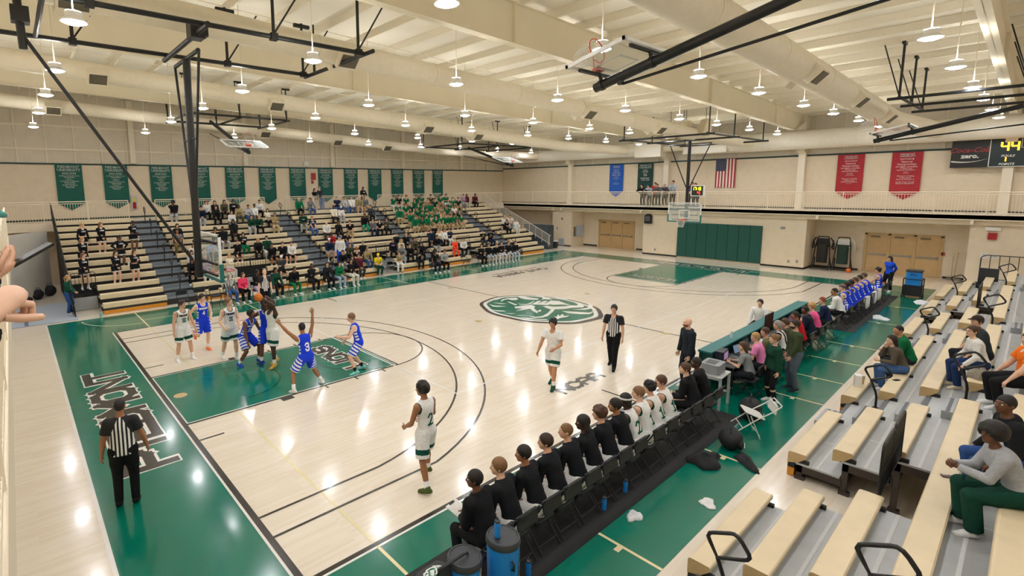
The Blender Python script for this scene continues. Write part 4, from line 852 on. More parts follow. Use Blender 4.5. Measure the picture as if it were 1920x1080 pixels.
t = thing('dust_mop', 'dust mop leaning in the corner right of the right doors', 'mop', (35.2, -3.2, 0)); MB().cyl((0, 0, .05), (.25, -.05, 1.45), .014, n=8).build('handle', M('mop_wood', '#b79a64', .6), t); MB().cbox((0, 0, .05), (.16, .55, .08), bev=.04).build('mop_head', M('mop_grey', '#8d8778', .9), t); MB().cyl((.05, .1, .05), (.28, .12, 1.2), .012, n=8).build('second_handle', M('mop_wood', '#b79a64'), t)
def bin_(x, y, h, r, label, lidup=False):
    t = thing('trash_can', label, 'trash can', (x, y, 0)); m = M('bin_dark', '#23282e', .6); MB().lathe([(.0001, .02), (r*.8, .02), (r, h), (r*1.05, h), (r*1.05, h+.03), (r*.96, h+.03), (r*.78, .06), (.0001, .05)], n=20).build('barrel', m, t, True)
    if lidup: MB().cbox((r*.9, 0, h+.3), (.05, r*1.7, .66), bev=.01).build('lid', m, t)
    else: MB().lathe([(r*.9, h-.02), (r*.98, h+.06), (r*.5, h+.12), (.0001, h+.06)], n=16).build('liner_bag', M('bag_clear', '#c4c7c8', .4), t, True)
bin_(32.0, 19.55, .5, .24, 'dark trash can with a pale bag beside the far right stands'); p = at(1838, 522, z=.55); bin_(29.3, -4.6, .78, .34, 'dark grey trash can with its lid standing open behind the near stands', True)
t = thing('olive_bag', 'olive bag on the floor behind the trash can', 'bag', (33.3, 21.4, 0)); MB().ball((0, 0, .28), (.3, .5, .3), 14, 8).build('fabric', M('olive_bag', '#55552f', .9), t, True)
t = thing('barrier', 'black hooped barrier standing against the right wall', 'railing', (33.45, -4.9, 0)); MB().tube([(0, .75, .0), (0, .75, 1.45), (0, .68, 1.55), (0, .55, 1.6), (0, -.55, 1.6), (0, -.68, 1.55), (0, -.75, 1.45), (0, -.75, 0)], .022, 8).cyl((0, -.75, .45), (0, .75, .45), .018, n=8).build('frame', blackrail, t)
mb = MB(); [mb.cyl((0, -.75+.3*k, .0), (0, -.75+.3*k, 1.6), .014, n=6) for k in range(1, 5)]; mb.build('bars', blackrail, t)
# ---------------------------------------------------------------- chairs
seat_pad = M('chair_pad', '#26282b', .5, var=.1); gr_pad = M('grey_chair', '#8e9296', .4, .2); wh_ch = M('white_chair', '#d9d9d4', .5)
em_g, em_w = M('emblem_green', '#0d6b55', .5), M('emblem_white', '#e9ece8', .5)
def make_chair(name, frame, pad, label, emblem=False, padded=True):
    t = thing(name, label, 'chair', (0, 0, 0), 0)
    th = .05 if padded else .02
    MB().cbox((0, .02, .455-th/2), (.42, .4, th), bev=.05).build('seat', pad, t, bev=.008)
    m = Matrix.Rotation(-.22, 3, 'X'); MB().cbox((0, -.255, .72), (.42, .03, .2), mat=m, bev=.0).build('backrest', pad, t, bev=.03)
    for s in (-1, 1):
        MB().tube([(s*.225, .2, .012), (s*.225, -.02, .4), (s*.225, -.2, .66), (s*.222, -.29, .83), (s*.2, -.297, .85)], .0125, 8).build('front_leg', frame, t, True)
        MB().tube([(s*.205, -.26, .012), (s*.205, .1, .41)], .0125, 8).build('rear_leg', frame, t, True)
    MB().cyl((-.225, .14, .12), (.225, .14, .12), .01, n=8).cyl((-.205, -.2, .1), (.205, -.2, .1), .01, n=8).cyl((-.2, -.297, .85), (.2, -.297, .85), .0125, n=8).build('cross_bar', frame, t)
    if emblem:
        mb = MB(); emblem_f(mb, lambda p, z: (-p[1]*.17, .02+p[0]*.145, z), .4565, .0004); mb.build('emblem', [em_w, em_w, em_g], t)
        mb = MB(); emblem_f(mb, lambda p, z: (p[1]*.085, -.258-(-.0)-p[0]*.0-.0165-z-.0, .72+p[0]*.075), .0, .0004) if False else None
    return t
emblem_f = emblem
chairE = make_chair('padded_chair', black, seat_pad, 'x', True); chairB = make_chair('folding_chair', black, seat_pad, 'x'); chairG = make_chair('folding_chair', gr_pad, gr_pad, 'x', padded=False)
_used = set()
def chair(src, x, y, yaw, label, group):
    if src.name not in _used: _used.add(src.name); o = src; o.location = (x, y, .003); o.rotation_euler = (0, 0, yaw)
    else: o = dup(src, (x, y, .003), yaw)
    o['label'] = label; o['group'] = group; return o
bench = [(1.9, 'under the player with braids'), (2.38, 'second from the coolers, under a player in black'), (2.92, 'third from the coolers, under a player in black'), (3.42, 'fourth from the coolers, under a player in black'), (3.95, 'fifth from the coolers, under a player in black'), (4.42, 'sixth from the coolers, under a player in black'), (4.9, 'seventh from the coolers, under a player in black'), (5.4, 'under the white headband player'), (6.06, 'under white jersey number 1'), (6.58, 'under white jersey number 14'), (7.1, 'under the last white jersey'), (8.15, 'under the man in the black suit'), (8.7, 'under the man in black with white squares'), (1.02, 'in front of the near cooler'), (7.62, 'empty, beside the man in the black suit')]
bg = 'black padded chairs on the near bench'
for x, l in bench: chair(chairE, x, -1.5, 0, 'black padded chair '+l, bg)
for x, l in ((10.9, 'under the girl in the grey shirt'), (11.8, 'under the boy in pink'), (12.5, 'under the man in olive at the table'), (13.5, 'under the woman in stripes'), (15.05, 'under the person in red'), (16.05, 'under the man in navy hoodie'), (16.72, 'under the curly haired boy in pink'), (17.95, 'under the man in navy sweater')): chair(chairB, x, -1.62, 0, 'black folding chair at the scorers table '+l, 'chairs at the scorers table')
for x, l in ((19.85, 'under the man in white shirt'), (20.95, 'under the blue player with a headband'), (21.6, 'under the blue player next to the headband'), (22.3, 'third from the white shirted man'), (23.0, 'with a white towel hung on it'), (23.75, 'fifth from the white shirted man'), (24.5, 'sixth from the white shirted man'), (25.3, 'empty, left of the last blue player'), (26.3, 'under the last blue player'), (27.1, 'holding orange bottles at the end')): chair(chairB, x, -1.6, 0, 'black chair on the visitors bench '+l, 'chairs on the visitors bench')
FC = [(2.8, 'leftmost and empty'), (3.55, 'second from left and empty'), (4.15, 'third from left and empty'), (4.75, 'behind the hoop net'), (5.3, 'under the woman in hot pink'), (6.02, 'under the woman in lavender trousers'), (6.9, 'under the woman in dark green'), (7.8, 'under the man in green trousers'), (8.8, 'under the woman in black suit'), (9.65, 'under the long haired woman in black'), (10.3, 'under the woman in green hoodie'), (11.1, 'under the man in cream trousers'), (16.95, 'under the curly haired man in black'), (17.65, 'under the man in grey'), (19.6, 'empty in front of the red dressed woman'), (20.95, 'under the leftmost of six men in black'), (21.6, 'second of the six men in black'), (22.25, 'third of the six men in black'), (22.9, 'fourth of the six men in black'), (23.55, 'fifth of the six men in black'), (24.2, 'rightmost of the six men in black')]
for x, l in FC: chair(chairB, x, 17.32, PI, 'black folding chair on the far sideline, '+l, 'chairs along the far sideline')
for i in range(2): chair(chairG, 14.35+.6*i, 19.0, PI, ['left', 'right'][i]+' grey folding chair in the cut-out beside the yellow shirted man', 'grey folding chairs in the far cut-out')
t = make_chair('folding_chair', wh_ch, wh_ch, 'white folding chair folded and leaning behind the near bench', padded=False); t.location = (8.75, -2.25, .05); t.rotation_euler = (.35, 0, .6)
# mats under the benches
t = thing('bench_mat', 'black mat under the near bench chairs', 'mat', (.4, -2.0, .004)); mb = MB().box((0, 0, 0), (9.1, 1.2, .006)); mb.build('sheet', M('mat_black', '#17181a', .7), t)
mb = MB(); emblem(mb, lambda p, z: (.75-p[1]*.55, .55+p[0]*.5, z), .0065, .0005); mb.build('emblem', [em_w, em_w, M('emblem_dark', '#27352a', .6)], t)
t = thing('bench_mat', 'black mat under the visitors bench chairs', 'mat', (19.4, -2.05, .004)); MB().box((0, 0, 0), (8.6, 1.2, .006)).build('sheet', M('mat_black', '#17181a', .7), t)
# ---------------------------------------------------------------- scorers table
teal = M('table_teal', '#1f6f70', .5); tdark = M('table_dark', '#0e4640', .5)
t = thing('scorers_table', 'long teal scorers table with a raised ledge beside the court', 'table', (10.45, -.62, 0))
MB().box((0, -.06, .03), (8.1, 0, .98)).build('front_panel', tdark, t); MB().box((-.02, -.3, .97), (8.12, .03, 1.02)).build('top_ledge', teal, t, bev=.01)
for i in range(5): MB().box((.02+i*2.0, -.3, .03), (.06+i*2.0, -.06, .97)).build('end_panel', tdark, t)
MB().box((.1, -.78, .7), (8.0, -.28, .73)).build('desk_top', M('desk_grey', '#55585a', .5), t)
for i in range(9): MB().cyl((.2+i*.96, -.72, 0), (.2+i*.96, -.72, .7), .018, n=8).build('leg', black, t)
def laptop(x, y, z, rz, label, col='#2b2d30', scr_=None):
    t = thing('laptop', label, 'laptop', (x, y, z), rz, 'laptops on the scorers table'); m = M('laptop_'+col.strip('#'), col, .4, .3); MB().box((-.16, -.11, 0), (.16, .11, .016)).build('base', m, t); MB().box((-.14, -.06, .016), (.14, .08, .018)).build('keyboard', black, t)
    R_ = Matrix.Rotation(.35, 3, 'X') @ Matrix.Identity(3); MB().cbox((0, .145, .12), (.32, .012, .22), mat=Matrix.Rotation(-.3, 3, 'X')).build('lid', m, t); MB().cbox((0, .138, .122), (.29, .002, .19), mat=Matrix.Rotation(-.3, 3, 'X')).build('screen', M('screen_'+str(scr_), scr_ or '#30343c', .3, emit=.4), t)
laptop(11.15, -1.18, .735, .2, 'grey laptop in front of the girl in the grey shirt', '#8d9094'); laptop(11.75, -1.16, .735, -.1, 'dark laptop in front of the blond boy in pink', '#2b2d30', '#6f8fae'); laptop(12.5, -1.15, .735, 0, 'dark laptop in front of the man in olive', '#2b2d30'); laptop(16.2, -1.17, .735, 0, 'dark laptop in front of the man in navy hoodie', '#222427', '#5c4a66'); laptop(15.1, -1.17, .735, 0, 'dark laptop in front of the person in red', '#1f2124')
t = thing('monitor', 'black monitor standing at the middle of the scorers table', 'screen', (14.3, -.98, .73), PI); MB().cbox((0, 0, .42), (.62, .04, .42)).build('panel', black, t); MB().cbox((0, .0, .1), (.06, .04, .2)).cbox((0, 0, .01), (.24, .18, .02)).build('stand', black, t)
t = thing('score_console', 'dark score console with screen at the near end of the table', 'console', (10.85, -.98, .735), .1); MB().cbox((0, 0, .14), (.42, .22, .28), bev=.02).build('case', M('console_navy', '#1a2233', .4), t); MB().cbox((0, -.115, .16), (.3, .01, .16)).build('screen', M('screen_glow', '#9a7aa0', .4, emit=.6), t)
mb = MB(); t = thing('paper_sheets', 'white score sheets spread in front of the woman in stripes', 'paper', (13.35, -1.22, .733)); [mb.cbox((.16*i-.1, .03*i, .002+.003*i), (.22, .3, .003), rz=.2*i) for i in range(3)]; mb.build('sheet', M('paper', '#eceae4'), t)
for i, (x, y, l) in enumerate(((13.95, -1.1, 'clear bottle beside the woman in stripes'), (15.6, -1.05, 'pink bottle by the person in red'), (12.05, -.78, 'clear bottle on the teal ledge near its near end'))):
    t = thing('bottle', l, 'bottle', (x, y, .735 if i < 2 else 1.022)); MB().lathe([(.0001, 0), (.032, 0), (.034, .02), (.034, .14), (.014, .18), (.014, .205), (.0001, .21)], n=14).build('body', M('bottle_pink', '#e0789a', .3) if i == 1 else M('bottle_clear', '#d6e2e6', .1, alpha=.5), t, True); MB().cyl((0, 0, .2), (0, 0, .225), .016).build('cap', white_l, t)
t = thing('printer_stand', 'silver framed side stand at the near end of the scorers table', 'table', (9.75, -1.2, 0), .05); g = MB()
for a in (-.3, .3):
    for b in (-.28, .28): g.cbox((a, b, .38), (.05, .05, .76))
    g.cbox((a, 0, .74), (.05, .6, .05))
g.build('frame', M('frame_silver', '#c3c6c6', .4, .3), t); MB().cbox((0, 0, .775), (.66, .62, .02)).build('top', M('frame_silver', '#c3c6c6'), t)
t = thing('printer', 'grey printer on the silver side stand', 'printer', (9.8, -1.2, .787), .05); MB().cbox((0, 0, .11), (.5, .4, .22), bev=.03).build('case', greyplastic, t); MB().cbox((0, .02, .222), (.3, .2, .012)).build('paper_tray', M('tray_dark', '#4a4d50', .5), t)
# ---------------------------------------------------------------- coolers and bottles
cool_b = M('cooler_blue', '#1e86dc', .4, var=.03); lid_d = M('cooler_lid', '#34383f', .45); label_k = M('label_black', '#0d0f12', .4)
def cooler(x, y, z, h, label, rz=0., r=.2, name='drink_cooler'):
    t = thing(name, label, 'drink cooler', (x, y, z), rz, 'round blue drink coolers'); MB().lathe([(.0001, 0), (r*.92, 0), (r*.94, .02), (r, h-.03), (r, h), (.0001, h)], n=32).build('barrel', cool_b, t, True)
    MB().lathe([(r*1.04, h-.03), (r*1.06, h-.01), (r*1.06, h+.03), (r*1.0, h+.055), (r*.9, h+.06), (r*.86, h+.05), (.0001, h+.052)], n=32).build('lid', lid_d, t, True)
    mb = MB(); a0 = -1.15
    for i in range(6): a = a0-.13+.26*i/5; b = a0-.13+.26*(i+1)/5; mb.add([(r*1.006*math.cos(q), r*1.006*math.sin(q), zz) for q, zz in ((a, .06), (b, .06), (b, h-.05), (a, h-.05))], [(0, 1, 2, 3)])
    lbm = mb.build('label', label_k, t); v, f = text_mesh('POWERADE', .085, .003); mb = MB(); mb.add([(r*1.012*math.cos(a0+(p[1]-.03)/r), r*1.012*math.sin(a0+(p[1]-.03)/r), h*.5-p[0]) for p in v], f); o = mb.build('label_lettering', white_l, t)
    for s in (.4, 2.0+PI*.7): MB().tube([(r*math.cos(s), r*math.sin(s), h*.72), (r*1.18*math.cos(s), r*1.18*math.sin(s), h*.7), (r*1.2*math.cos(s), r*1.2*math.sin(s), h*.55), (r*math.cos(s), r*math.sin(s), h*.52)], .014, 8).build('handle', black, t, True)
    MB().cyl((r*math.cos(-.3), r*math.sin(-.3), .06), (r*1.2*math.cos(-.3), r*1.2*math.sin(-.3), .06), .02, n=10).build('tap', white_l, t); return t
for x, y, h, l in ((1.2, -1.78, .26, 'near'), (1.68, -1.95, .34, 'far')):
    t = thing('cooler_stand', 'black stand under the %s blue cooler by the near bench' % l, 'stand', (x, y, 0)); MB().cbox((0, 0, h-.02), (.42, .42, .03)).build('top', black, t)
    for a in (-1, 1):
        for b in (-1, 1): MB().cyl((a*.18, b*.18, 0), (a*.18, b*.18, h-.03), .016, n=8).build('leg', black, t)
cooler(1.2, -1.78, .26, .5, 'blue cooler nearest the camera with a plain dark lid'); cooler(1.68, -1.95, .34, .55, 'blue cooler with a squeeze bottle standing on its lid', .25)
def squeeze(x, y, z, label, col=cool_b, capm=None, grp=None, tilt=0.):
    t = thing('squeeze_bottle', label, 'bottle', (x, y, z), 0, grp); t.rotation_euler = (tilt, 0, .4); MB().lathe([(.0001, 0), (.036, 0), (.038, .02), (.038, .06), (.034, .085), (.038, .11), (.038, .17), (.03, .19), (.0001, .19)], n=16).build('body', col, t, True)
    MB().lathe([(.034, .185), (.034, .21), (.014, .225), (.012, .25), (.0001, .255)], n=14).build('cap', capm or lid_d, t, True); return t
squeeze(1.6, -1.93, .953, 'tall blue squeeze bottle on the far cooler lid')
for x, y, l in ((4.3, -1.75, 'blue bottle under the near bench, leftmost'), (5.0, -1.72, 'blue bottle under the near bench, middle'), (2.3, -1.85, 'blue cup lying under the near bench')): squeeze(x, y, .012, l, grp='blue bottles under the near bench')
t = thing('cooler_cart', 'black wheeled cart carrying a blue cooler behind the visitors bench', 'cart', (28.3, -2.45, 0)); g = MB()
for a in (-1, 1):
    for b in (-1, 1): g.cyl((a*.33, b*.3, .1), (a*.33, b*.3, .85), .02, n=8); MB().cyl((a*.33, b*.3-.03, .06), (a*.33, b*.3+.03, .06), .06, n=12).build('wheel', black, t)
    g.cyl((a*.33, -.3, .85), (a*.33, .3, .85), .018, n=8).cyl((-.33, a*.3, .85), (.33, a*.3, .85), .018, n=8)
g.build('frame', black, t); MB().box((-.33, -.3, .1), (.33, .3, .55)).build('bin', M('cart_black', '#15171a', .6), t)
t = thing('drink_cooler', 'blue square cooler with dark lid on the wheeled cart', 'drink cooler', (28.3, -2.45, .56)); MB().cbox((0, 0, .3), (.54, .5, .58), bev=.06).build('barrel', cool_b, t); MB().cbox((0, 0, .63), (.58, .54, .08), bev=.08).build('lid', lid_d, t); MB().tube([(-.28, -.1, .45), (-.3, -.08, .5), (-.3, .08, .5), (-.28, .1, .45)], .012, 6).build('handle', black, t)
om = M('bottle_orange', '#ef6a22', .4); bot0 = None
for i in range(8):
    l = 'orange capped bottle in the bottle carrier, %s' % ['front left', 'front middle', 'front right', 'rear left', 'rear middle', 'rear right', 'standing beside it', 'farthest'][i]; x, y = 27.0+.1*(i % 3), -1.62+.1*(i//3)
    if bot0 is None: bot0 = squeeze(x, y, .475, l, M('bottle_clear', '#d6e2e6', .1, alpha=.5), om, 'orange bottles at the visitors bench')
    else: dup(bot0, (x, y, .475), label=l)
def heap(name, label, cat, x, y, z, w, d, h, col, seed, rz=0.):
    rr = random.Random(seed); mb = MB(); n = 16; k = 7; V = []
    for j in range(k+1):
        for i in range(n):
            a = 2*PI*i/n; f = j/k; q = math.cos(f*PI/2)*(1+.18*math.sin(3*a+seed)+.12*math.sin(5*a+2*seed)); V.append((w/2*q*math.cos(a), d/2*q*math.sin(a), h*math.sin(f*PI/2)*(1+.15*math.sin(4*a+j))+.004))
    mb.add(V, [(j*n+i, j*n+(i+1) % n, (j+1)*n+(i+1) % n, (j+1)*n+i) for j in range(k) for i in range(n)]+[tuple(range(n-1, -1, -1))])
    t = thing(name, label, cat, (x, y, z), rz); mb.build('fabric', M('fab_'+col.strip('#'), col, .85, var=.12, scale=20), t, True); return t
heap('towel', 'white towel crumpled on the green floor near the slatted guard', 'towel', 5.72, -2.75, .004, .32, .22, .03, '#e4e4e2', 3, .5); heap('towel', 'white cloth dropped behind the near bench chairs', 'towel', 4.5, -2.15, .004, .3, .22, .06, '#dcdee2', 5); heap('towel', 'white towel lying behind the visitors bench', 'towel', 22.6, -2.25, .004, .9, .45, .05, '#e0e2e4', 2, .4); heap('towel', 'large white towel spread by the cooler cart', 'towel', 27.2, -2.95, .004, 1.1, .7, .02, '#dfe1e6', 6)
for x, l, s_ in ((21.9, 'white towel over the chair behind the headband player', 1), (23.2, 'white towel over a middle chair of the visitors bench', 4), (24.0, 'white towel over a chair left of the last blue player', 7)):
    t = thing('towel', l, 'towel', (x, -1.92, .62), 0, 'towels over the visitors chairs'); mb = MB(); n = 10
    V = [(-.2+.4*i/n, .03*math.sin(i*1.7+s_)-(.03 if j > 2 else -.02)*1., [.0, .12, .25, .27, .2, 0, -.16][j]+.03*math.sin(i*2.1+s_)*(j in (0, 6))) for j in range(7) for i in range(n+1)]
    mb.add(V, [(j*(n+1)+i, j*(n+1)+i+1, (j+1)*(n+1)+i+1, (j+1)*(n+1)+i) for j in range(6) for i in range(n)]); o = mb.build('fabric', M('fab_e0e2e4', '#e0e2e4', .85), t, True); so = o.modifiers.new('thick', 'SOLIDIFY'); so.thickness = .012
def bag(x, y, w, d, h, label, rz=0., logo=True):
    t = thing('sports_bag', label, 'bag', (x, y, .004), rz, 'black bags behind the near bench'); m = M('bag_black', '#15161a', .7, var=.2); MB().ball((0, 0, h*.48), (w/2, d/2, h*.5), 18, 10).build('body', m, t, True); MB().tube([(-w*.28, 0, h*.9), (-w*.15, 0, h*1.12), (w*.15, 0, h*1.12), (w*.28, 0, h*.9)], .014, 8).build('handle', m, t, True)
    MB().ball((-w*.2, -d*.42, h*.35), (w*.2, d*.12, h*.25), 12, 8).build('side_pocket', m, t, True)
    if logo: MB().tube([(-w*.32, -d*.56, h*.33), (-w*.24, -d*.575, h*.29), (-w*.08, -d*.56, h*.42)], .006, 5).build('logo', white_l, t)
    return t
bag(7.95, -2.28, .62, .42, .38, 'black duffel bag with a white mark behind the near bench', .3); bag(9.55, -2.1, .55, .45, .5, 'black backpack on the floor behind the printer stand', .2)
heap('jacket', 'black jacket dropped on the floor beyond the near bench', 'jacket', 7.55, -2.7, .004, .7, .26, .08, '#191a1d', 4, .7); heap('jacket', 'black cloth heap behind the last bench chairs', 'jacket', 7.0, -2.2, .004, .7, .5, .14, '#17181b', 8)
t = thing('jacket', 'navy jacket hung over a scorers chair', 'jacket', (11.25, -1.98, .35)); MB().cbox((0, 0, .2), (.5, .12, .7), bev=.05).build('fabric', M('navy_jacket', '#1a2140', .85), t)
# left corner: grey mat, bags
t = thing('floor_mat', 'pale blue grey mat on the floor left of the far stands', 'mat', (-2.62, 18.6, .004)); MB().box((-.6, -.15, 0), (1.75, 4.0, .02)).build('sheet', M('mat_grey', '#a5aebb', .8, var=.05), t); MB().box((.05, -.1, .02), (.17, 3.9, .024)).build('tape', M('tape_dark', '#5d6577', .7), t)
for x, y, w_, h_, l in ((-2.45, 24.0-.25, .6, .3, 'flat black bag nearest the left balcony'), (-1.95, 24.35, .5, .5, 'middle black bag at the foot of the pale partition'), (-1.45, 25.0, .55, .55, 'black backpack nearest the far stands by the partition')): t = bag(x, y, w_, .4, h_, l, 0, False); t['group'] = 'black bags by the pale partition'
t = thing('cup', 'pale green cup on the floor by the left grey panel', 'cup', (.0-.12, 18.3, 0)); MB().lathe([(.0001, 0), (.05, 0), (.06, .2), (.05, .2), (.0001, .19)], n=14).build('body', M('cup_green', '#9cc4b4', .4), t, True)
for x, y, z, l in ((7.95, 16.55, 0, 'clear bottle on the floor by the man in green trousers'), (27.6, FAR.y(5, .1), FAR.seat_z(5), 'white cup on the bench right of the white clad fans'), (1.5, FAR.y(5, .12), FAR.seat_z(5), 'white cup on the bench right of the front cheerleader')):
    t = thing('bottle' if z == 0 else 'cup', l, 'bottle' if z == 0 else 'cup', (x, y, z)); MB().lathe([(.0001, 0), (.035, 0), (.045, .14), (.04, .15), (.0001, .15)], n=14).build('body', M('cup_white', '#dfe2e2', .4), t, True)
# on the near benches
zs = NEAR.seat_z(4); t = thing('phone', 'maroon cased phone lying on the fourth bench', 'phone', (6.55, -5.3, zs+.001), .5); MB().cbox((0, 0, .006), (.075, .15, .012), bev=.01).build('case', M('phone_maroon', '#4a2226', .4), t); MB().cbox((.015, .035, .014), (.03, .05, .004)).build('camera_bump', M('phone_cam', '#9a8a8c', .3), t)
t = thing('phone', 'black phone lying beside the woman in the brown sweater', 'phone', (12.35, -4.05, NEAR.seat_z(2)+.001), 1.1); MB().cbox((0, 0, .006), (.075, .15, .012), bev=.01).build('case', black, t)
t = heap('bag', 'crumpled camouflage bag on the fourth bench beside the aisle rail', 'bag', 11.75, -5.28, zs+.002, .38, .28, .2, '#8d8577', 9); t['category'] = 'bag'
t = thing('takeaway_bag', 'white paper bag with a red mark at the couple\'s feet', 'bag', (12.2, -3.42, NEAR.seat_z(1)+.002), .3); MB().prism([(-.11, 0), (.11, 0), (.1, .27), (-.1, .27)], 'y', -.06, .06).build('paper', M('paper', '#eceae4'), t); MB().cyl((0, -.062, .15), (0, -.0635, .15), .06, n=18).build('mark', M('mark_red', '#c8343c', .6), t)
t = thing('drink_cup', 'tall tan drink cup beside the white paper bag', 'cup', (12.45, -3.46, NEAR.seat_z(1)+.002)); MB().lathe([(.0001, 0), (.035, 0), (.048, .19), (.0001, .19)], n=16).build('body', M('cup_tan', '#cdb98a', .4), t, True); MB().lathe([(.05, .19), (.05, .205), (.0001, .21)], n=16).build('lid', M('lid_pale', '#c8d6dc', .4), t, True)
# ================================================================ PEOPLE
def V3(*a): return np.array(a, float)
def unit(v): return v/(np.linalg.norm(v)+1e-9)
def rotz(a): c, s = math.cos(a), math.sin(a); return np.array([[c, -s, 0], [s, c, 0], [0, 0, 1.]])
class Field:
    """a body or garment as blended tapered volumes, skinned by surface nets"""
    def __init__(s): s.P = []
    def cone(s, a, b, ra, rb, k=.03, flat=None, fd=None, cut=None, neg=False):
        s.P.append(('c', np.asarray(a, float), np.asarray(b, float), ra, rb, k, flat, None if fd is None else unit(np.asarray(fd, float)), cut, neg)); return s
    def ell(s, c, r, fr=None, k=.02, neg=False):
        s.P.append(('e', np.asarray(c, float), np.asarray(r, float), np.eye(3) if fr is None else fr, k, neg)); return s
    def mesh(s, h):
        los, his = [], []
        for p in s.P:
            if p[0] == 'c':
                if p[9]: continue
                R = max(p[3], p[4]); los.append(np.minimum(p[1], p[2])-R); his.append(np.maximum(p[1], p[2])+R)
            elif not p[5]: R = p[2].max(); los.append(p[1]-R); his.append(p[1]+R)
        lo = np.min(los, 0)-2*h; hi = np.max(his, 0)+2*h; n = np.ceil((hi-lo)/h).astype(int)+1
        ax = [lo[i]+h*np.arange(n[i]) for i in range(3)]; F = np.full(n, .3)
        for p in s.P:
            if p[0] == 'c': _, a, b, ra, rb, k, flat, fd, cut, neg = p; R = max(ra, rb)+k+2*h; pl = np.minimum(a, b)-R; ph = np.maximum(a, b)+R
            else: _, c, r, fr, k, neg = p; R = r.max()+k+2*h; pl = c-R; ph = c+R
            i0 = np.clip(((pl-lo)/h).astype(int), 0, n-1); i1 = np.clip(((ph-lo)/h).astype(int)+2, 1, n)
            if np.any(i1 <= i0): continue
            sl = tuple(slice(i0[i], i1[i]) for i in range(3))
            X, Y, Z = np.meshgrid(*[ax[i][sl[i]] for i in range(3)], indexing='ij', sparse=True)
            if p[0] == 'c':
                ba = b-a; L2 = ba@ba+1e-12; px, py, pz = X-a[0], Y-a[1], Z-a[2]
                t0 = (px*ba[0]+py*ba[1]+pz*ba[2])/L2; t = np.clip(t0, 0, 1)
                qx, qy, qz = px-t*ba[0], py-t*ba[1], pz-t*ba[2]; d2 = qx*qx+qy*qy+qz*qz
                if flat: w_ = qx*fd[0]+qy*fd[1]+qz*fd[2]; d2 = d2+w_*w_*(1/flat**2-1)
                d = np.sqrt(d2)-(ra+t*(rb-ra))
                if flat: d = d*min(1, .5+flat/2)
                if cut is not None:
                    L = math.sqrt(L2)
                    if cut[0] is not None: d = np.maximum(d, (cut[0]-t0)*L)
                    if cut[1] is not None: d = np.maximum(d, (t0-cut[1])*L)
            else:
                px, py, pz = X-c[0], Y-c[1], Z-c[2]
                e = [(px*fr[i][0]+py*fr[i][1]+pz*fr[i][2])/r[i] for i in range(3)]
                d = (np.sqrt(e[0]**2+e[1]**2+e[2]**2)-1)*r.min()
            B = F[sl]
            if neg: F[sl] = np.maximum(B, -d)
            else:
                m = np.minimum(B, d)
                if k > 0: q = np.maximum(k-np.abs(B-d), 0)/k; m = m-q*q*k*.25
                F[sl] = m
        return nets(F, lo, h)
def nets(F, lo, h):
    S = F < 0; n = np.array(F.shape)-1
    c = np.zeros(n, np.int8)
    for i in (0, 1):
        for j in (0, 1):
            for k in (0, 1): c += S[i:n[0]+i, j:n[1]+j, k:n[2]+k]
    I = np.argwhere((c > 0) & (c < 8)); idx = np.full(n, -1, np.int32); idx[tuple(I.T)] = np.arange(len(I))
    V = np.zeros((len(I), 3)); cnt = np.zeros(len(I))
    for axis in range(3):
        o1, o2 = [q for q in range(3) if q != axis]
        for u in (0, 1):
            for v in (0, 1):
                A = I.copy(); A[:, o1] += u; A[:, o2] += v; Bq = A.copy(); Bq[:, axis] += 1
                fa, fb = F[tuple(A.T)], F[tuple(Bq.T)]; m = (fa < 0) != (fb < 0)
                t = np.where(m, fa/np.where(fa-fb == 0, 1, fa-fb), 0); P = A.astype(float); P[:, axis] += t; V[m] += P[m]; cnt += m
    V = V/np.maximum(cnt, 1)[:, None]*h+lo
    Q = []
    for axis in range(3):
        o1, o2 = (axis+1) % 3, (axis+2) % 3
        sa = [slice(None)]*3; sb = [slice(None)]*3; sa[axis] = slice(0, -1); sb[axis] = slice(1, None)
        D = S[tuple(sa)] != S[tuple(sb)]; E = np.argwhere(D); E = E[(E[:, o1] > 0) & (E[:, o2] > 0) & (E[:, o1] < n[o1]) & (E[:, o2] < n[o2])]
        if not len(E): continue
        ins = S[tuple(E.T)]; q = []
        for du, dv in ((-1, -1), (0, -1), (0, 0), (-1, 0)): G = E.copy(); G[:, o1] += du; G[:, o2] += dv; q.append(idx[tuple(G.T)])
        q = np.stack(q, 1); q[~ins] = q[~ins][:, ::-1]; Q.append(q)
    return V, (np.concatenate(Q) if Q else np.zeros((0, 4), int))
def join(parts):
    Vs, Qs, o = [], [], 0
    for v, q in parts:
        if len(v): Vs.append(v); Qs.append(q+o); o += len(v)
    return np.concatenate(Vs), np.concatenate(Qs)
def np_obj(name, vq, mats, parent=None, mi=None):
    V, Q = vq; me = bpy.data.meshes.new(name); me.vertices.add(len(V)); me.vertices.foreach_set('co', V.astype(np.float32).ravel())
    me.loops.add(4*len(Q)); me.loops.foreach_set('vertex_index', Q.astype(np.int32).ravel()); me.polygons.add(len(Q))
    me.polygons.foreach_set('loop_start', np.arange(0, 4*len(Q), 4, dtype=np.int32)); me.polygons.foreach_set('use_smooth', np.ones(len(Q), bool))
    for m in (mats if isinstance(mats, (list, tuple)) else [mats]): me.materials.append(m)
    if mi is not None: me.polygons.foreach_set('material_index', mi.astype(np.int32))
    me.update(calc_edges=True); o = bpy.data.objects.new(name, me); COL.objects.link(o)
    if parent is not None: o.parent = parent
    return o
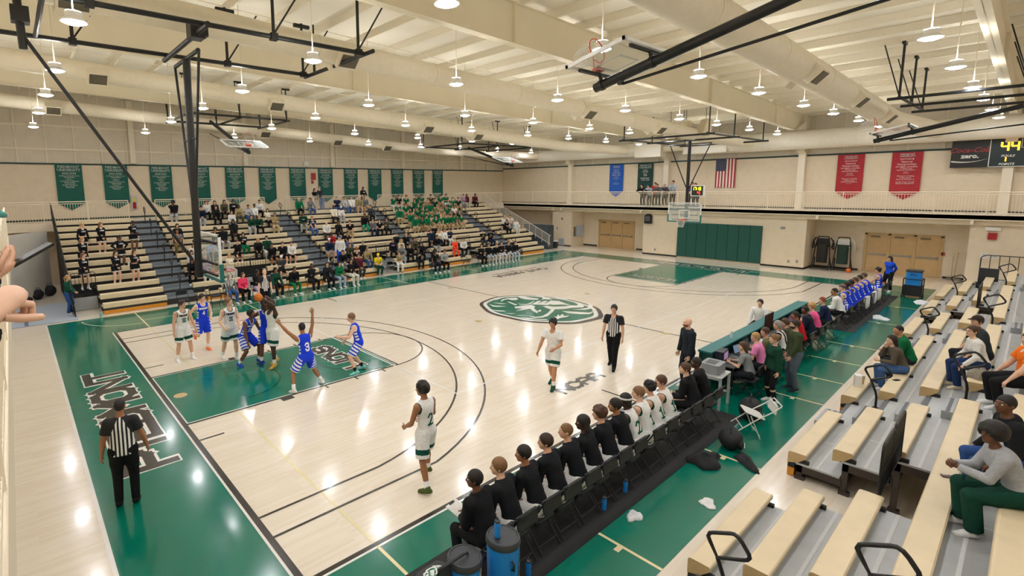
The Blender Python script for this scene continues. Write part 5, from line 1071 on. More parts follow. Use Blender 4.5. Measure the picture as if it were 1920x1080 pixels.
def finger(pts, r0, r1, n=6):
    """a finger: rings along its bent bones with a rounded tip"""
    pts = [np.asarray(p, float) for p in pts]; d = unit(pts[-1]-pts[-2]); P = pts+[pts[-1]+d*r1*.7]; k = len(P); R = [r0+(r1-r0)*i/(k-2) for i in range(k-1)]+[r1*.45]
    a = np.cross(unit(pts[1]-pts[0]), [.31, .52, .8]); a = unit(a); vs = []
    for i in range(k):
        t = unit(P[min(i+1, k-1)]-P[max(i-1, 0)]); a = unit(a-t*(a@t)); b = np.cross(t, a)
        vs += [P[i]+(a*math.cos(2*PI*j/n)+b*math.sin(2*PI*j/n))*R[i] for j in range(n)]
    q = [(i*n+j, i*n+(j+1) % n, (i+1)*n+(j+1) % n, (i+1)*n+j) for i in range(k-1) for j in range(n)]; e = (k-1)*n
    q += [(e, e+1, e+2, e+3), (e, e+3, e+4, e+5)] if n == 6 else [(e, e+1, e+2, e+3)]
    return np.array(vs), np.array(q)
def hand_fingers(W, d, nrm, thumb, curl, spread=.0, sc=1., n=6):
    """five fingers: W wrist, d forearm direction, nrm where the palm looks, thumb = side of the thumb"""
    out = []
    for i, (off, ln, st) in enumerate(((.031, .072, .088), (.0105, .08, .094), (-.0105, .074, .091), (-.031, .058, .084))):
        p = W+sc*(d*st+thumb*off); dd = unit(d+thumb*spread*(off/.03)*.35); pts = [p-d*.02*sc]; a = 0.
        for j, f in enumerate((.45, .32, .23)):
            a += curl*(.75 if j == 0 else 1.)*(1+.12*(i-1)); pts.append(pts[-1]+sc*(ln+(.02 if j == 0 else 0))*f*(dd*math.cos(a)+nrm*math.sin(a)))
        out.append(finger(pts, .0095*sc, .0075*sc, n))
    p = W+sc*(d*.028+thumb*.026+nrm*.004); u = unit(d*.7+thumb*(.75 if curl < .7 else .35)+nrm*(.25+curl*.45)); v = unit(d*.95+thumb*.15+nrm*(.2+curl*.5))
    out.append(finger([p, p+u*.045*sc, p+u*.045*sc+v*.03*sc, p+u*.045*sc+v*.052*sc], .0115*sc, .0085*sc, n)); return out
def ik(a, c, l1, l2, pole):
    d = c-a; D = np.linalg.norm(d); mx = (l1+l2)*.995
    if D > mx: c = a+d/D*mx; D = mx; d = c-a
    u = d/D; x = (l1*l1-l2*l2+D*D)/(2*D); hh = math.sqrt(max(l1*l1-x*x, 0)); p = pole-u*(pole@u); p = unit(p)
    return a+u*x+p*hh, c
SKIN = {'l': '#d9a98c', 'p': '#e3b99d', 't': '#c08a66', 'm': '#9c6a48', 'd': '#6b4530', 'k': '#4a2f22'}
HAIRC = {'bk': '#17120f', 'db': '#2e2018', 'br': '#4f3524', 'lb': '#7b5a3a', 'bl': '#b8925a', 'rd': '#8a4526', 'gy': '#8f8b86', 'wh': '#d8d4cc'}
def cloth(c):
    return M('cloth_'+c.strip('#'), c, .85, var=.1, scale=30, spec=.2)
def skinm(s): return M('skin_'+s, SKIN[s], .55, var=.04, scale=25)
def hairm(c): return M('hair_'+c, HAIRC[c], .6, var=.25, scale=60)
shoe_sole = M('sole_white', '#e6e4df', .6)
def skeleton(p):
    """joint positions in the person's own frame: x right, y forward, z up"""
    H = p.get('H', 1.78); s = H/1.78; w = p.get('w', 1.); fem = p.get('fem', False); J = {'s': s, 'w': w, 'fem': fem}
    sit = p.get('sit', False); hipz = p.get('hipz', .125 if sit else .955*s); hy = p.get('hipyaw', 0.)
    P = V3(p.get('px', 0), p.get('py', 0), hipz); lean, side, tw = p.get('lean', .06), p.get('side', 0.), p.get('twist', 0.)
    rh = rotz(hy) @ V3(1, 0, 0); fh = rotz(hy) @ V3(0, 1, 0); rs = rotz(hy+tw) @ V3(1, 0, 0); fs = rotz(hy+tw) @ V3(0, 1, 0)
    def updir(a): return unit(V3(0, 0, math.cos(a))+fs*math.sin(a)+rs*math.sin(side))
    u1, u2, u3 = updir(lean*.55), updir(lean), updir(lean*1.15)
    waist = P+u1*.17*s; chest = waist+u2*.2*s; neck = chest+u3*.145*s; hang = p.get('headlean', .35)
    un_ = updir(lean*(.9 if lean > .3 else 1)*(1-hang)+.12); nt = neck+un_*.085*s
    f2 = unit(fs*math.cos(lean)-V3(0, 0, 1)*math.sin(lean))
    sw = .185*s*(w*.5+.5)*(.9 if fem else 1); drop = .012*s; sh = {}
    for S, g in (('L', -1), ('R', 1)): sh[S] = neck-u3*(.045*s+drop)+rs*g*sw+f2*p.get('shfwd', .0)
    yaw, pit = p.get('look', (0, 0)); hf = rotz(hy+tw+yaw) @ V3(0, 1, 0); hr = rotz(hy+tw+yaw) @ V3(1, 0, 0)
    hf = unit(hf*math.cos(pit)+V3(0, 0, 1)*math.sin(pit)); roll = p.get('tilt', 0.); hu = np.cross(hr, hf); hr = hr*math.cos(roll)+hu*math.sin(roll); hu = np.cross(hr, hf)
    hc = nt+hu*.105*s+hf*.022*s
    J.update(P=P, waist=waist, chest=chest, neck=neck, nt=nt, hc=hc, hf=hf, hr=hr, hu=hu, rh=rh, fh=fh, rs=rs, fs=fs, f2=f2, u1=u1, u2=u2, u3=u3, sh=sh)
    J['hip'] = {S: P-u1*.02*s+rh*g*.092*s*(1.06 if fem else 1) for S, g in (('L', -1), ('R', 1))}
    J['el'], J['wr'], J['kn'], J['an'], J['toe'], J['hand'] = {}, {}, {}, {}, {}, {}
    for S, g in (('L', -1), ('R', 1)):
        hp = p.get('hand'+S)
        if hp is None: hp = V3(g*.24, .32, .1) if sit else V3(g*.27, .06, .80*s)
        pole = np.asarray(p.get('pole'+S, (g*.55, -.6, -.5)), float)
        e, wv = ik(sh[S], np.asarray(hp, float), .285*s, .255*s, rs*pole[0]+fs*pole[1]+V3(0, 0, pole[2])); J['el'][S], J['wr'][S] = e, wv
        fp = p.get('foot'+S)
        if fp is None: fp = (g*.13, .44, -.375) if sit else (g*.12, 0, .085)
        kp = np.asarray(p.get('kpole'+S, (g*.15, 1, .35 if sit else 0)), float)
        k, an = ik(J['hip'][S], np.asarray(fp, float), .435*s, .43*s, kp); J['kn'][S], J['an'][S] = k, an
        ty = p.get('toe'+S, g*-.12); tp = p.get('tp'+S, -.32)
        td = rotz(ty) @ V3(0, 1, 0); J['toe'][S] = unit(td*math.cos(tp)+V3(0, 0, math.sin(tp))); J['toef'] = td
        dh = unit(wv-e); pn = p.get('palm'+S); pn = (unit(np.asarray(pn, float)) if pn is not None else (V3(0, 0, -1) if sit and 'hand'+S not in p else -rs*g*.8+fs*.2-V3(0, 0, .1)))
        pn = unit(pn-dh*(pn@dh)); th = np.cross(dh, pn)*(1 if S == 'R' else -1); J['hand'][S] = (dh, pn, -th if (th@(fs+V3(0, 0, .6)) < 0) else th)
    return J
def person(name, label, p, loc, yaw, group=None, res=.012):
    """build one figure; p holds build, pose and clothes"""
    t = thing('person', label, 'person', tuple(map(float, loc)), yaw, group); J = skeleton(p); s, w, fem = J['s'], J['w'], J['fem']; near = res < .016
    B = Field(); P, waist, chest, neck, nt, hc = J['P'], J['waist'], J['chest'], J['neck'], J['nt'], J['hc']; hf, hr, hu = J['hf'], J['hr'], J['hu']; f2, rs, rh, fs = J['f2'], J['rs'], J['rh'], J['fs']; b = p.get('bulk', 1.)
    # --- body
    def torso(Fd, g, top=True, low=True, k=.05):
        if low: Fd.cone(P-rh*.055*s, P+rh*.055*s, .118*s*b+g, .118*s*b+g, k, .86, J['fh'])
        Fd.cone(P+J['u1']*.0, waist, .135*s*b+g, (.122 if not fem else .112)*s*b+g, k, .78, f2)
        if top:
            Fd.cone(waist, chest, (.124 if not fem else .114)*s*b+g, .148*s*(w*.5+.5)*(.5+.5*b)+g, k, .72, f2)
            for S in 'LR': Fd.cone(chest+J['u3']*.05*s, J['sh'][S]-rs*(.02 if S == 'R' else -.02), .085*s+g, .058*s+g, k)
            Fd.cone(chest, neck-J['u3']*.02*s, .125*s+g, .07*s+g, k, .8, f2)
            if fem:
                for q in (-1, 1): Fd.ell(chest+f2*.075*s+rs*q*.062*s-J['u2']*.02*s, V3(.062, .062, .065)*s+g, k=.04)
    torso(B, 0)
    B.cone(neck-J['u3']*.03*s, nt+hu*.02*s, .058*s*(1 if not fem else .88), .052*s*(1 if not fem else .88), .03)
    B.ell(hc+hu*.02*s-hf*.012*s, V3(.074, .094, .098)*s, np.stack([hr, hf, hu]), .02); B.ell(hc-hu*.035*s+hf*.022*s, V3(.058, .07, .072)*s, np.stack([hr, hf, hu]), .03)
    B.cone(hc-hu*.088*s+hf*.06*s, hc-hu*.085*s+hf*.05*s, .022*s, .022*s, .03)
    if res < .02:
        B.cone(hc+hu*.01*s+hf*.088*s, hc-hu*.026*s+hf*.106*s, .009*s, .0135*s, .012)
        B.cone(hc+hu*.026*s+hf*.082*s-hr*.03*s, hc+hu*.026*s+hf*.082*s+hr*.03*s, .012*s, .012*s, .015)
        for q in (-1, 1): B.ell(hc+hr*q*.074*s-hu*.01*s-hf*.008*s, V3(.013, .02, .031)*s, np.stack([hr, hf, hu]), .006)
        B.cone(hc-hu*.052*s+hf*.088*s-hr*.013*s, hc-hu*.052*s+hf*.088*s+hr*.013*s, .0095*s, .0095*s, .01)
    else: B.cone(hc+hu*.0*s+hf*.09*s, hc-hu*.022*s+hf*.1*s, .012*s, .015*s, .015)
    ab = b**.6
    for S in 'LR':
        sh, el, wr = J['sh'][S], J['el'][S], J['wr'][S]; ba = .88 if fem else 1.; dh, pn, th = J['hand'][S]
        B.cone(sh, sh+(el-sh)*.3, .056*s*ba*ab, .05*s*ba*ab, .035); B.cone(sh+(el-sh)*.3, el, .05*s*ba*ab, .038*s*ba*ab, .015)
        B.cone(el, el+(wr-el)*.3, .039*s*ba*ab, .041*s*ba*ab, .012); B.cone(el+(wr-el)*.3, wr, .041*s*ba*ab, .026*s*ba, .012)
        B.cone(wr+dh*.03*s, wr+dh*.075*s, .036*s*ba, .042*s*ba, .02, .5, pn)
        hp, kn, an = J['hip'][S], J['kn'][S], J['an'][S]
        B.cone(hp, hp+(kn-hp)*.45, .092*s*b, .078*s*b, .04); B.cone(hp+(kn-hp)*.45, kn, .078*s*b, .055*s*ab, .02)
        B.cone(kn, kn+(an-kn)*.32, .053*s*ab, .057*s*ab, .02); B.cone(kn+(an-kn)*.32, an, .056*s*ab, .036*s, .02)
        td = J['toe'][S]; ud = unit(np.cross(np.cross(td, V3(0, 0, 1)), td)); B.cone(an-ud*.042*s-td*.02*s, an+td*.13*s-ud*.03*s, .03*s, .02*s, .02)
    parts = [B.mesh(res)]; nf = 6 if near else 4
    for S in 'LR':
        dh, pn, th = J['hand'][S]; parts += hand_fingers(J['wr'][S], dh, pn, th, p.get('curl'+S, p.get('curl', .32)), p.get('spread', .15), s*(.92 if fem else 1), nf)
    sk = p.get('skin', 'l'); body = np_obj('body', join(parts), skinm(sk), t)
    # --- top
    tp = p.get('top', 'long'); tc = p.get('topc', '#202225'); topo = None
    if tp:
        T = Field(); g = {'jersey': .014, 'tee': .014, 'long': .016, 'hoodie': .026, 'jacket': .022, 'crop': .011, 'vest': .02}[tp]; hem = p.get('hem', .06 if not p.get('sit') else .03)
        torso(T, g, True, tp != 'crop')
        if tp not in ('crop',):
            T.cone(P-J['u1']*hem*s-rh*.05*s, P-J['u1']*hem*s+rh*.05*s, .118*s*b+g, .118*s*b+g, .03, .9, J['fh'])
            T.cone(P, P-J['u1']*(hem+.25), .3, .3, 0, neg=True, cut=(hem*s/(hem+.25), None))
        else: T.cone(waist-J['u2']*.02, waist-J['u2']*.4, .3, .3, 0, neg=True, cut=(.0, None))
        if tp in ('hoodie', 'jacket'): T.cone(neck-rs*.03*s-f2*.04, neck+rs*.03*s-f2*.04, .075*s, .075*s, .03)
        for S in 'LR':
            sh, el, wr = J['sh'][S], J['el'][S], J['wr'][S]; ba = (.88 if fem else 1.)*ab
            if tp == 'jersey' or (tp == 'vest'): continue
            if tp == 'tee': T.cone(sh, el, .058*s*ba+g, .052*s*ba+g*1.4, .03, cut=(None, .62))
            else:
                T.cone(sh, el, .056*s*ba+g, .044*s*ba+g, .03); T.cone(el, wr, .044*s*ba+g, .031*s*ba+g*.9, .012, cut=(None, .97))
        T.cone(neck+J['u3']*.03*s, neck+J['u3']*.3*s, .12, .12, 0, neg=True, cut=(0, None))
        if tp in ('jersey', 'vest', 'tee', 'crop'): T.ell(neck+f2*.055*s+J['u3']*.0, V3(.062, .062, .075)*s, k=0, neg=True)
        if tp in ('jersey', 'vest'):
            for S, q in (('L', -1), ('R', 1)): T.ell(J['sh'][S]+rs*q*.035*s-J['u3']*.035*s, V3(.062, .16, .115)*s, np.stack([rs, f2, J['u3']]), 0, True)
        vq = T.mesh(res); mats = [p['topm'] if 'topm' in p else cloth(tc)]; mi = None
        if 'trim' in p and tp == 'jersey':
            C = vq[0][vq[1]].mean(1); mi = np.zeros(len(C), int)
            for S, q in (('L', -1), ('R', 1)):
                e = C-(J['sh'][S]+rs*q*.035*s-J['u3']*.035*s); r_ = np.sqrt((e@rs/.08/s)**2+(e@f2/.185/s)**2+(e@J['u3']/.135/s)**2); mi[(r_ < 1.)] = 1
            e = C-(neck+f2*.055*s); mi[np.linalg.norm(e/(V3(.062, .062, .075)*s), axis=1) < 1.28] = 1
            if p.get('blocks'):
                rel = C-P; xs = np.abs(rel@rs); zz = rel@J['u2']; fy = np.abs(rel@f2); mi[(fy < .05) & (xs > .09) & (np.mod(zz, .085) < .05) & (zz < .34)] = 1
            mats.append(cloth(p['trim']))
        if 'chestm' in p: pass
        topo = np_obj({'jersey': 'jersey', 'tee': 'shirt', 'long': 'shirt', 'hoodie': 'hoodie', 'jacket': 'jacket', 'crop': 'crop_top', 'vest': 'vest'}[tp], vq, mats, t, mi)
    # --- bottoms
    bt = p.get('bot', 'pants'); bc = p.get('botc', '#23262b')
    if bt:
        T = Field(); g = {'pants': .015, 'shorts': .022, 'wide': .03, 'skirt': .02, 'leggings': .007}[bt]
        T.cone(P-rh*.055*s, P+rh*.055*s, .118*s*b+g*.6, .118*s*b+g*.6, .04, .88, J['fh']); T.cone(P, P+J['u1']*.09*s, .135*s*b+g*.5, .128*s*b+g*.3, .04, .8, f2)
        if bt == 'skirt':
            for S in 'LR': hp, kn = J['hip'][S], J['kn'][S]; T.cone(hp, kn, .1*s*b+g, .12*s*b+g, .08, cut=(None, .5))
        for S in 'LR':
            if bt == 'skirt': break
            hp, kn, an = J['hip'][S], J['kn'][S], J['an'][S]
            if bt == 'shorts': T.cone(hp, kn, .098*s*b+g, .083*s*b+g*1.5, .035, cut=(None, p.get('inseam', .86)))
            else:
                T.cone(hp, hp+(kn-hp)*.5, .094*s*b+g, .078*s*b+g, .04); T.cone(hp+(kn-hp)*.5, kn, .078*s*b+g, .056*s*ab+g, .02)
                T.cone(kn, an, .057*s*ab+g, (.043*s+g*(1.3 if bt != 'leggings' else .6)), .015, cut=(None, 1.0))
        T.cone(P+J['u1']*.085*s, P+J['u1']*.5, .4, .4, 0, neg=True, cut=(0, None))
        vq = T.mesh(res); mats = [cloth(bc)]; mi = None
        if 'band' in p and bt == 'shorts':
            C = vq[0][vq[1]].mean(1); mi = np.zeros(len(C), int); best = np.full(len(C), 9.); tt = np.zeros(len(C)); sd = np.zeros(len(C))
            for S, q in (('L', -1), ('R', 1)):
                hp, kn = J['hip'][S], J['kn'][S]; ba_ = kn-hp; t0 = ((C-hp)@ba_)/(ba_@ba_); dd = np.linalg.norm(C-hp-np.clip(t0, 0, 1)[:, None]*ba_, axis=1); m = dd < best; best[m] = dd[m]; tt[m] = t0[m]; sd[m] = (((C-hp)@rh)*q)[m]
            if p.get('blocks'): mi[(sd > .07) & (np.mod(tt, .2) < .11) & (tt > .05)] = 1
            else: mi[(tt > .52) & (tt < .72)] = 1
            mats.append(cloth(p['band']))
        if bt == 'skirt' and 'band' in p:
            C = vq[0][vq[1]].mean(1); hp = (J['hip']['L']+J['hip']['R'])/2; kn = (J['kn']['L']+J['kn']['R'])/2; ba_ = kn-hp; mi = ((((C-hp)@ba_)/(ba_@ba_)) > .43).astype(int); mats.append(cloth(p['band']))
        np_obj({'pants': 'trousers', 'wide': 'trousers', 'shorts': 'shorts', 'skirt': 'skirt', 'leggings': 'leggings'}[bt], vq, mats, t, mi)
    # --- shoes, socks
    for S in 'LR':
        an, td, kn = J['an'][S], J['toe'][S], J['kn'][S]; fl_ = unit(td*V3(1, 1, 0)); T = Field(); up = np.cross(np.cross(td, V3(0, 0, 1)), td); up = unit(up)
        T.cone(an-up*.042*s-td*.035*s, an+td*.165*s-up*.034*s, .047*s, .04*s, .02, .85, up); T.cone(an-up*.03*s, an+up*.012*s-td*.01*s, .048*s, .049*s, .03); T.cone(an-up*.03*s+td*.02*s, an+td*.1*s-up*.03*s, .046*s, .036*s, .03)
        c0 = an-up*.045*s+td*.05; T.cone(c0-up*.03*s, c0-up*.3, .3, .3, 0, neg=True, cut=(0, None))
        vq = T.mesh(min(res, .016)); C = vq[0][vq[1]].mean(1); mi = (((C-c0)@up) < -.012*s).astype(int)
        np_obj('shoe', vq, [cloth(p.get('shoe', '#e8e8e6')), shoe_sole if p.get('shoe', '#e8e8e6') != '#15161a' else cloth('#15161a')], t, mi)
        if p.get('sock') and bt in ('shorts', 'skirt'):
            u_ = unit(kn-an); so = Field().cone(an-u_*.01, an+u_*p.get('sockh', .13)*s, .044*s, .049*s, .0, cut=(0, 1)).mesh(res); np_obj('sock', so, cloth(p['sock']), t)
    # --- hair and headwear
    hs = p.get('hair', 'short'); hcm = hairm(p.get('hairc', 'db')); fr = np.stack([hr, hf, hu])
    if hs not in ('bald', 'hood'):
        T = Field(); e = {'buzz': .004, 'short': .013, 'curly': .024, 'afro': .045, 'long': .016, 'pony': .010, 'bun': .010, 'dreads': .016, 'braids': .010, 'bob': .018, 'cap': .006}[hs]
        T.ell(hc+hu*.024*s-hf*.014*s, V3(.075+e, .095+e, .099+e)*s, fr, .01)
        if hs in ('curly', 'afro'):
            rr = random.Random(hash(label) & 255)
            for i in range(16):
                a, z_ = rr.uniform(0, 2*PI), rr.uniform(.1, 1.); q = math.sqrt(1-z_*z_); T.ell(hc+hu*.024*s-hf*.014*s+(hr*math.cos(a)*q*.08+hf*math.sin(a)*q*.095+hu*z_*.1)*s*(1+e*4), V3(.028, .028, .028)*s, k=.02)
        T.ell(hc-hu*.055*s+hf*.075*s, V3(.085, .088, .105)*s, fr, 0, True)
        lowz = {'long': .3, 'dreads': .3, 'bob': .14, 'pony': .06, 'bun': .06, 'braids': .07}.get(hs, .052)
        T.cone(hc-hu*lowz*s, hc-hu*(lowz+.4), .35, .35, 0, neg=True, cut=(0, None))
        if hs == 'long':
            for q in (-1, 0, 1): T.cone(hc+hr*q*.055*s-hf*.05*s, nt+hr*q*.075*s-hf*.055*s-V3(0, 0, .14)*s-f2*.02, .045*s, .032*s, .03)
        if hs == 'bob':
            for q in (-1, 0, 1): T.cone(hc+hr*q*.055*s-hf*.04*s, hc+hr*q*.065*s-hf*.05*s-hu*.1*s, .042*s, .035*s, .03)
        if hs == 'pony': T.cone(hc-hf*.1*s+hu*.04*s, hc-hf*.15*s-hu*.02*s, .025*s, .032*s, .02); T.cone(hc-hf*.15*s-hu*.02*s, hc-hf*.13*s-hu*.2*s, .03*s, .015*s, .02)
        if hs == 'bun': T.ell(hc-hf*.11*s+hu*.07*s, V3(.045, .045, .045)*s, k=.015)
        if hs == 'dreads':
            rr = random.Random(5)
            for i in range(12):
                a = PI*(.05+.9*i/11)+PI; v = hr*math.cos(a)*.085+hf*math.sin(a)*.09; T.cone(hc+hu*.05*s+v*s*.8, hc-hu*(.05+.06*rr.random())*s+v*s*1.25, .02*s, .014*s, .008)
        vq = T.mesh(min(res, .016)); np_obj('hair', vq, hcm, t)
    if hs == 'hood':
        T = Field().ell(hc+hu*.015*s-hf*.02*s, V3(.1, .12, .13)*s, fr, .03).cone(hc-hu*.06*s-hf*.03*s, neck, .095*s, .1*s, .05); T.ell(hc-hu*.01*s+hf*.09*s, V3(.066, .09, .1)*s, fr, 0, True); np_obj('hood', T.mesh(min(res, .016)), cloth(tc), t)
    if 'cap' in p:
        T = Field().ell(hc+hu*.045*s-hf*.012*s, V3(.086, .107, .088)*s, fr, .0).cone(hc+hu*.035*s, hc-hu*.4, .3, .3, 0, neg=True, cut=(0, None))
        g_ = -1 if p.get('capback') else 1; T.cone(hc+hu*.045*s+hf*g_*.08*s, hc+hu*.035*s+hf*g_*.15*s, .07*s, .055*s, .01, .12, hu); np_obj('cap', T.mesh(min(res, .013)), cloth(p['cap']), t)
    if 'beanie' in p: np_obj('beanie', Field().ell(hc+hu*.05*s-hf*.012*s, V3(.088, .108, .095)*s, fr, 0).cone(hc+hu*.02*s, hc-hu*.4, .3, .3, 0, neg=True, cut=(0, None)).mesh(min(res, .016)), cloth(p['beanie']), t)
    if 'headband' in p: np_obj('headband', Field().ell(hc+hu*.024*s-hf*.014*s, V3(.093, .113, .118)*s, fr, 0).cone(hc+hu*.06*s, hc+hu*.5, .3, .3, 0, neg=True, cut=(0, None)).cone(hc+hu*.025*s, hc-hu*.4, .3, .3, 0, neg=True, cut=(0, None)).mesh(min(res, .008)), cloth(p['headband']), t)
    if p.get('beard'): np_obj('beard', Field().ell(hc-hu*.05*s+hf*.035*s, V3(.064, .072, .06)*s, fr, .01).ell(hc-hu*.005*s+hf*.07*s, V3(.08, .06, .042)*s, fr, 0, True).cone(hc-hu*.02*s, hc+hu*.3, .3, .3, 0, neg=True, cut=(0, None)).mesh(min(res, .011)), hairm(p.get('beardc', p.get('hairc', 'db'))), t)
    # --- face
    if near:
        ew, ei = M('eye_white', '#e9e6e0', .3, var=0), M('eye_dark', '#1d1510', .3, var=0)
        for q in (-1, 1):
            c = hc+hr*q*.031*s+hu*.006*s+hf*.0785*s; m = MB(); m.ball(tuple(c), tuple(np.abs(hr)*.0+V3(.0135, .0135, .010)*s), 10, 6); m.mi = 1; m.ball(tuple(c+hf*.0085*s), .0068*s, 8, 5); m.build('eye', [ew, ei], t, True)
            MB().tube([tuple(hc+hr*q*x*s+hu*z*s+hf*y*s) for x, z, y in ((.015, .024, .0935), (.032, .03, .09), (.047, .023, .08))], .0032*s, 5).build('eyebrow', hcm, t)
        MB().tube([tuple(hc+hr*x*s-hu*.052*s+hf*y*s) for x, y in ((-.022, .087), (0, .0985), (.022, .087))], .0048*s, 6).build('mouth', M('lips_'+sk, {'l': '#b3685a', 'p': '#bd7466', 't': '#96584a', 'm': '#6e3b30', 'd': '#4b2a24', 'k': '#3a211c'}[sk], .5), t)
    if p.get('glasses'):
        g_ = MB()
        for q in (-1, 1): g_.tube([tuple(hc+hf*.098*s+hr*(q*.031+.02*math.cos(a))*s+hu*(.004+.016*math.sin(a))*s) for a in [2*PI*i/12 for i in range(12)]], .0018*s, 5, True); g_.tube([tuple(hc+hf*.095*s+hr*q*.052*s+hu*.008*s), tuple(hc-hf*.0*s+hr*q*.08*s+hu*.008*s)], .0018*s, 5)
        g_.build('glasses', M('glasses_metal', '#6b5a48', .3, .6), t)
    # --- lettering on the shirt
    if topo is not None and ('num' in p or 'front' in p or 'back' in p):
        me = topo.data; bv = BVHTree.FromPolygons([v.co.copy() for v in me.vertices], [tuple(q.vertices) for q in me.polygons])
        def put(txt, ww, hh, sw, col, side, up0, nm):
            V, Fc = block_text(txt, ww, hh, sw, .3, .01) if len(txt) <= 2 or nm == 'jersey_lettering' else text_mesh(txt, hh, .004)
            if not (len(txt) <= 2 or nm == 'jersey_lettering'): xs = [v[0] for v in V]; kx = ww/(max(xs)-min(xs)); V = [(v[0]*kx, v[1]-hh*.35) for v in V]
            o = chest+J['u2']*up0*s+f2*side*.4; ex = rs*(-1 if side > 0 else 1); ey = J['u2']; mb = MB(); vs = []; ok = []
            # refine strokes so that they follow the cloth
            V2, F2_ = [], []
            for f in Fc:
                q = [np.array(V[i]) for i in f]
                if len(q) == 4:
                    N_ = max(1, int(np.linalg.norm(q[1]-q[0])/.04)); 
                    for i in range(N_):
                        a_, b_ = i/N_, (i+1)/N_; k0 = len(V2); V2 += [q[0]+(q[1]-q[0])*a_, q[0]+(q[1]-q[0])*b_, q[3]+(q[2]-q[3])*b_, q[3]+(q[2]-q[3])*a_]; F2_.append((k0, k0+1, k0+2, k0+3))
                else: k0 = len(V2); V2 += q; F2_.append(tuple(range(k0, k0+len(q))))
            for i, v in enumerate(V2):
                src = o+ex*v[0]+ey*v[1]; h_ = bv.ray_cast(Vector(src), Vector(-f2*side), .6); 
                if h_[0] is None: vs.append(src); ok.append(False)
                else: vs.append(np.array(h_[0])+f2*side*(.005+.00004*(i//4))); ok.append(True)
            mb.add(vs, [f for f in F2_ if all(ok[i] for i in f)])
            if mb.f: mb.build(nm, cloth(col), t)
        nc = p.get('numc', '#0b5a45')
        if 'num' in p:
            big = (.2 if len(p['num']) > 1 else .11)*s
            if p.get('numback', True): put(p['num'], big, .2*s, .03*s, nc, -1, -.14, 'jersey_number')
            if p.get('numfront', True): put(p['num'], big*.62, .12*s, .02*s, nc, 1, -.12, 'jersey_number')
        if 'front' in p: tx, ww, hh, col = p['front']; put(tx, ww*s, hh*s, .013, col, 1, p.get('fronty', .02), 'jersey_lettering')
        if 'back' in p: tx, ww, hh, col = p['back']; put(tx, ww*s, hh*s, .013, col, -1, .03, 'jersey_lettering')
    return t, J
def stripes(name, col2='#f1f1ef', pitch=.056):
    """black and white referee shirt with dark raglan shoulders, in the wearer's own frame"""
    if name in MATS: return MATS[name]
    m = M(name, '#141518', .8, var=.05); N, Lk, b = nodes_of(m); tc = N.new('ShaderNodeTexCoord'); sp = N.new('ShaderNodeSeparateXYZ'); Lk.new(tc.outputs['Object'], sp.inputs[0])
    fr = mth(N, Lk, 'FRACT', mth(N, Lk, 'ADD', mth(N, Lk, 'MULTIPLY', sp.outputs[0], 1/pitch), .25)); st = mth(N, Lk, 'LESS_THAN', fr, .5)
    lim = mth(N, Lk, 'LESS_THAN', mth(N, Lk, 'ADD', mth(N, Lk, 'ABSOLUTE', sp.outputs[0]), mth(N, Lk, 'MULTIPLY', mth(N, Lk, 'SUBTRACT', sp.outputs[2], 1.22), .45)), .165 if pitch < .1 else .5)
    Lk.new(mixc(N, Lk, mth(N, Lk, 'MULTIPLY', st, lim), lin('#16181c'), lin(col2)), b.inputs['Base Color']); return m
# ================================================================ SPECTATORS IN THE FAR STANDS
CN = {'bk': ('#17181b', 'black'), 'wh': ('#e9e8e4', 'white'), 'lg': ('#b9bbbd', 'light grey'), 'gy': ('#6f7276', 'grey'), 'ch': ('#3a3d41', 'charcoal'), 'dg': ('#123f30', 'dark green'), 'gn': ('#0c6b45', 'green'), 'nv': ('#1c2740', 'navy'), 'rd': ('#a3202c', 'red'), 'mr': ('#5a1f2b', 'maroon'), 'pk': ('#f0507a', 'hot pink'), 'cr': ('#e6dcc6', 'cream'), 'tn': ('#9c8c66', 'tan'), 'ol': ('#4d4a38', 'olive'), 'je': ('#3f5f94', 'blue jean'), 'lj': ('#9fb4cc', 'pale jean'), 'kh': ('#bda77f', 'khaki'), 'cm': ('#6b5d3c', 'camouflage'), 'pu': ('#a98bb0', 'lavender'), 'ye': ('#f2d917', 'yellow'), 'or': ('#f04a2c', 'red orange'), 'bl': ('#1d4fd0', 'blue'), 'tg': ('#1f9a72', 'bright green'), 'sb': ('#8fb4e0', 'sky blue'), 'bs': ('#c9a07c', 'bare')}
ROWW = ['', 'first', 'second', 'third', 'fourth', 'fifth', 'sixth', 'seventh', 'eighth', 'ninth', 'tenth', 'eleventh', 'top']
def seg_of(x): return 0 if x < 3.1 else 1 if x < 10.95 else 2 if x < 18.3 else 3 if x < 26.2 else 4
SEGN = ['cheerleader block', 'second far block', 'middle far block', 'green shirt block', 'right end block']
HN = {'short': 'short hair', 'buzz': 'cropped hair', 'bald': 'bald head', 'long': 'long hair', 'pony': 'tied back hair', 'bun': 'hair bun', 'curly': 'curly hair', 'afro': 'round curly hair', 'dreads': 'long locs', 'bob': 'bobbed hair', 'braids': 'braids', 'hood': 'raised hood', 'cap': 'cap'}
TOPN = {'hoodie': 'hoodie', 'long': 'sweatshirt', 'tee': 'shirt', 'jacket': 'jacket'}
BALL = V3(2.7, 8.0, 1.5)
def gaze(pos, yaw, lim=1.1):
    d = BALL-V3(*pos); a = math.atan2(-d[0], d[1])-yaw
    a = (a+PI) % (2*PI)-PI; return max(-lim, min(lim, a))
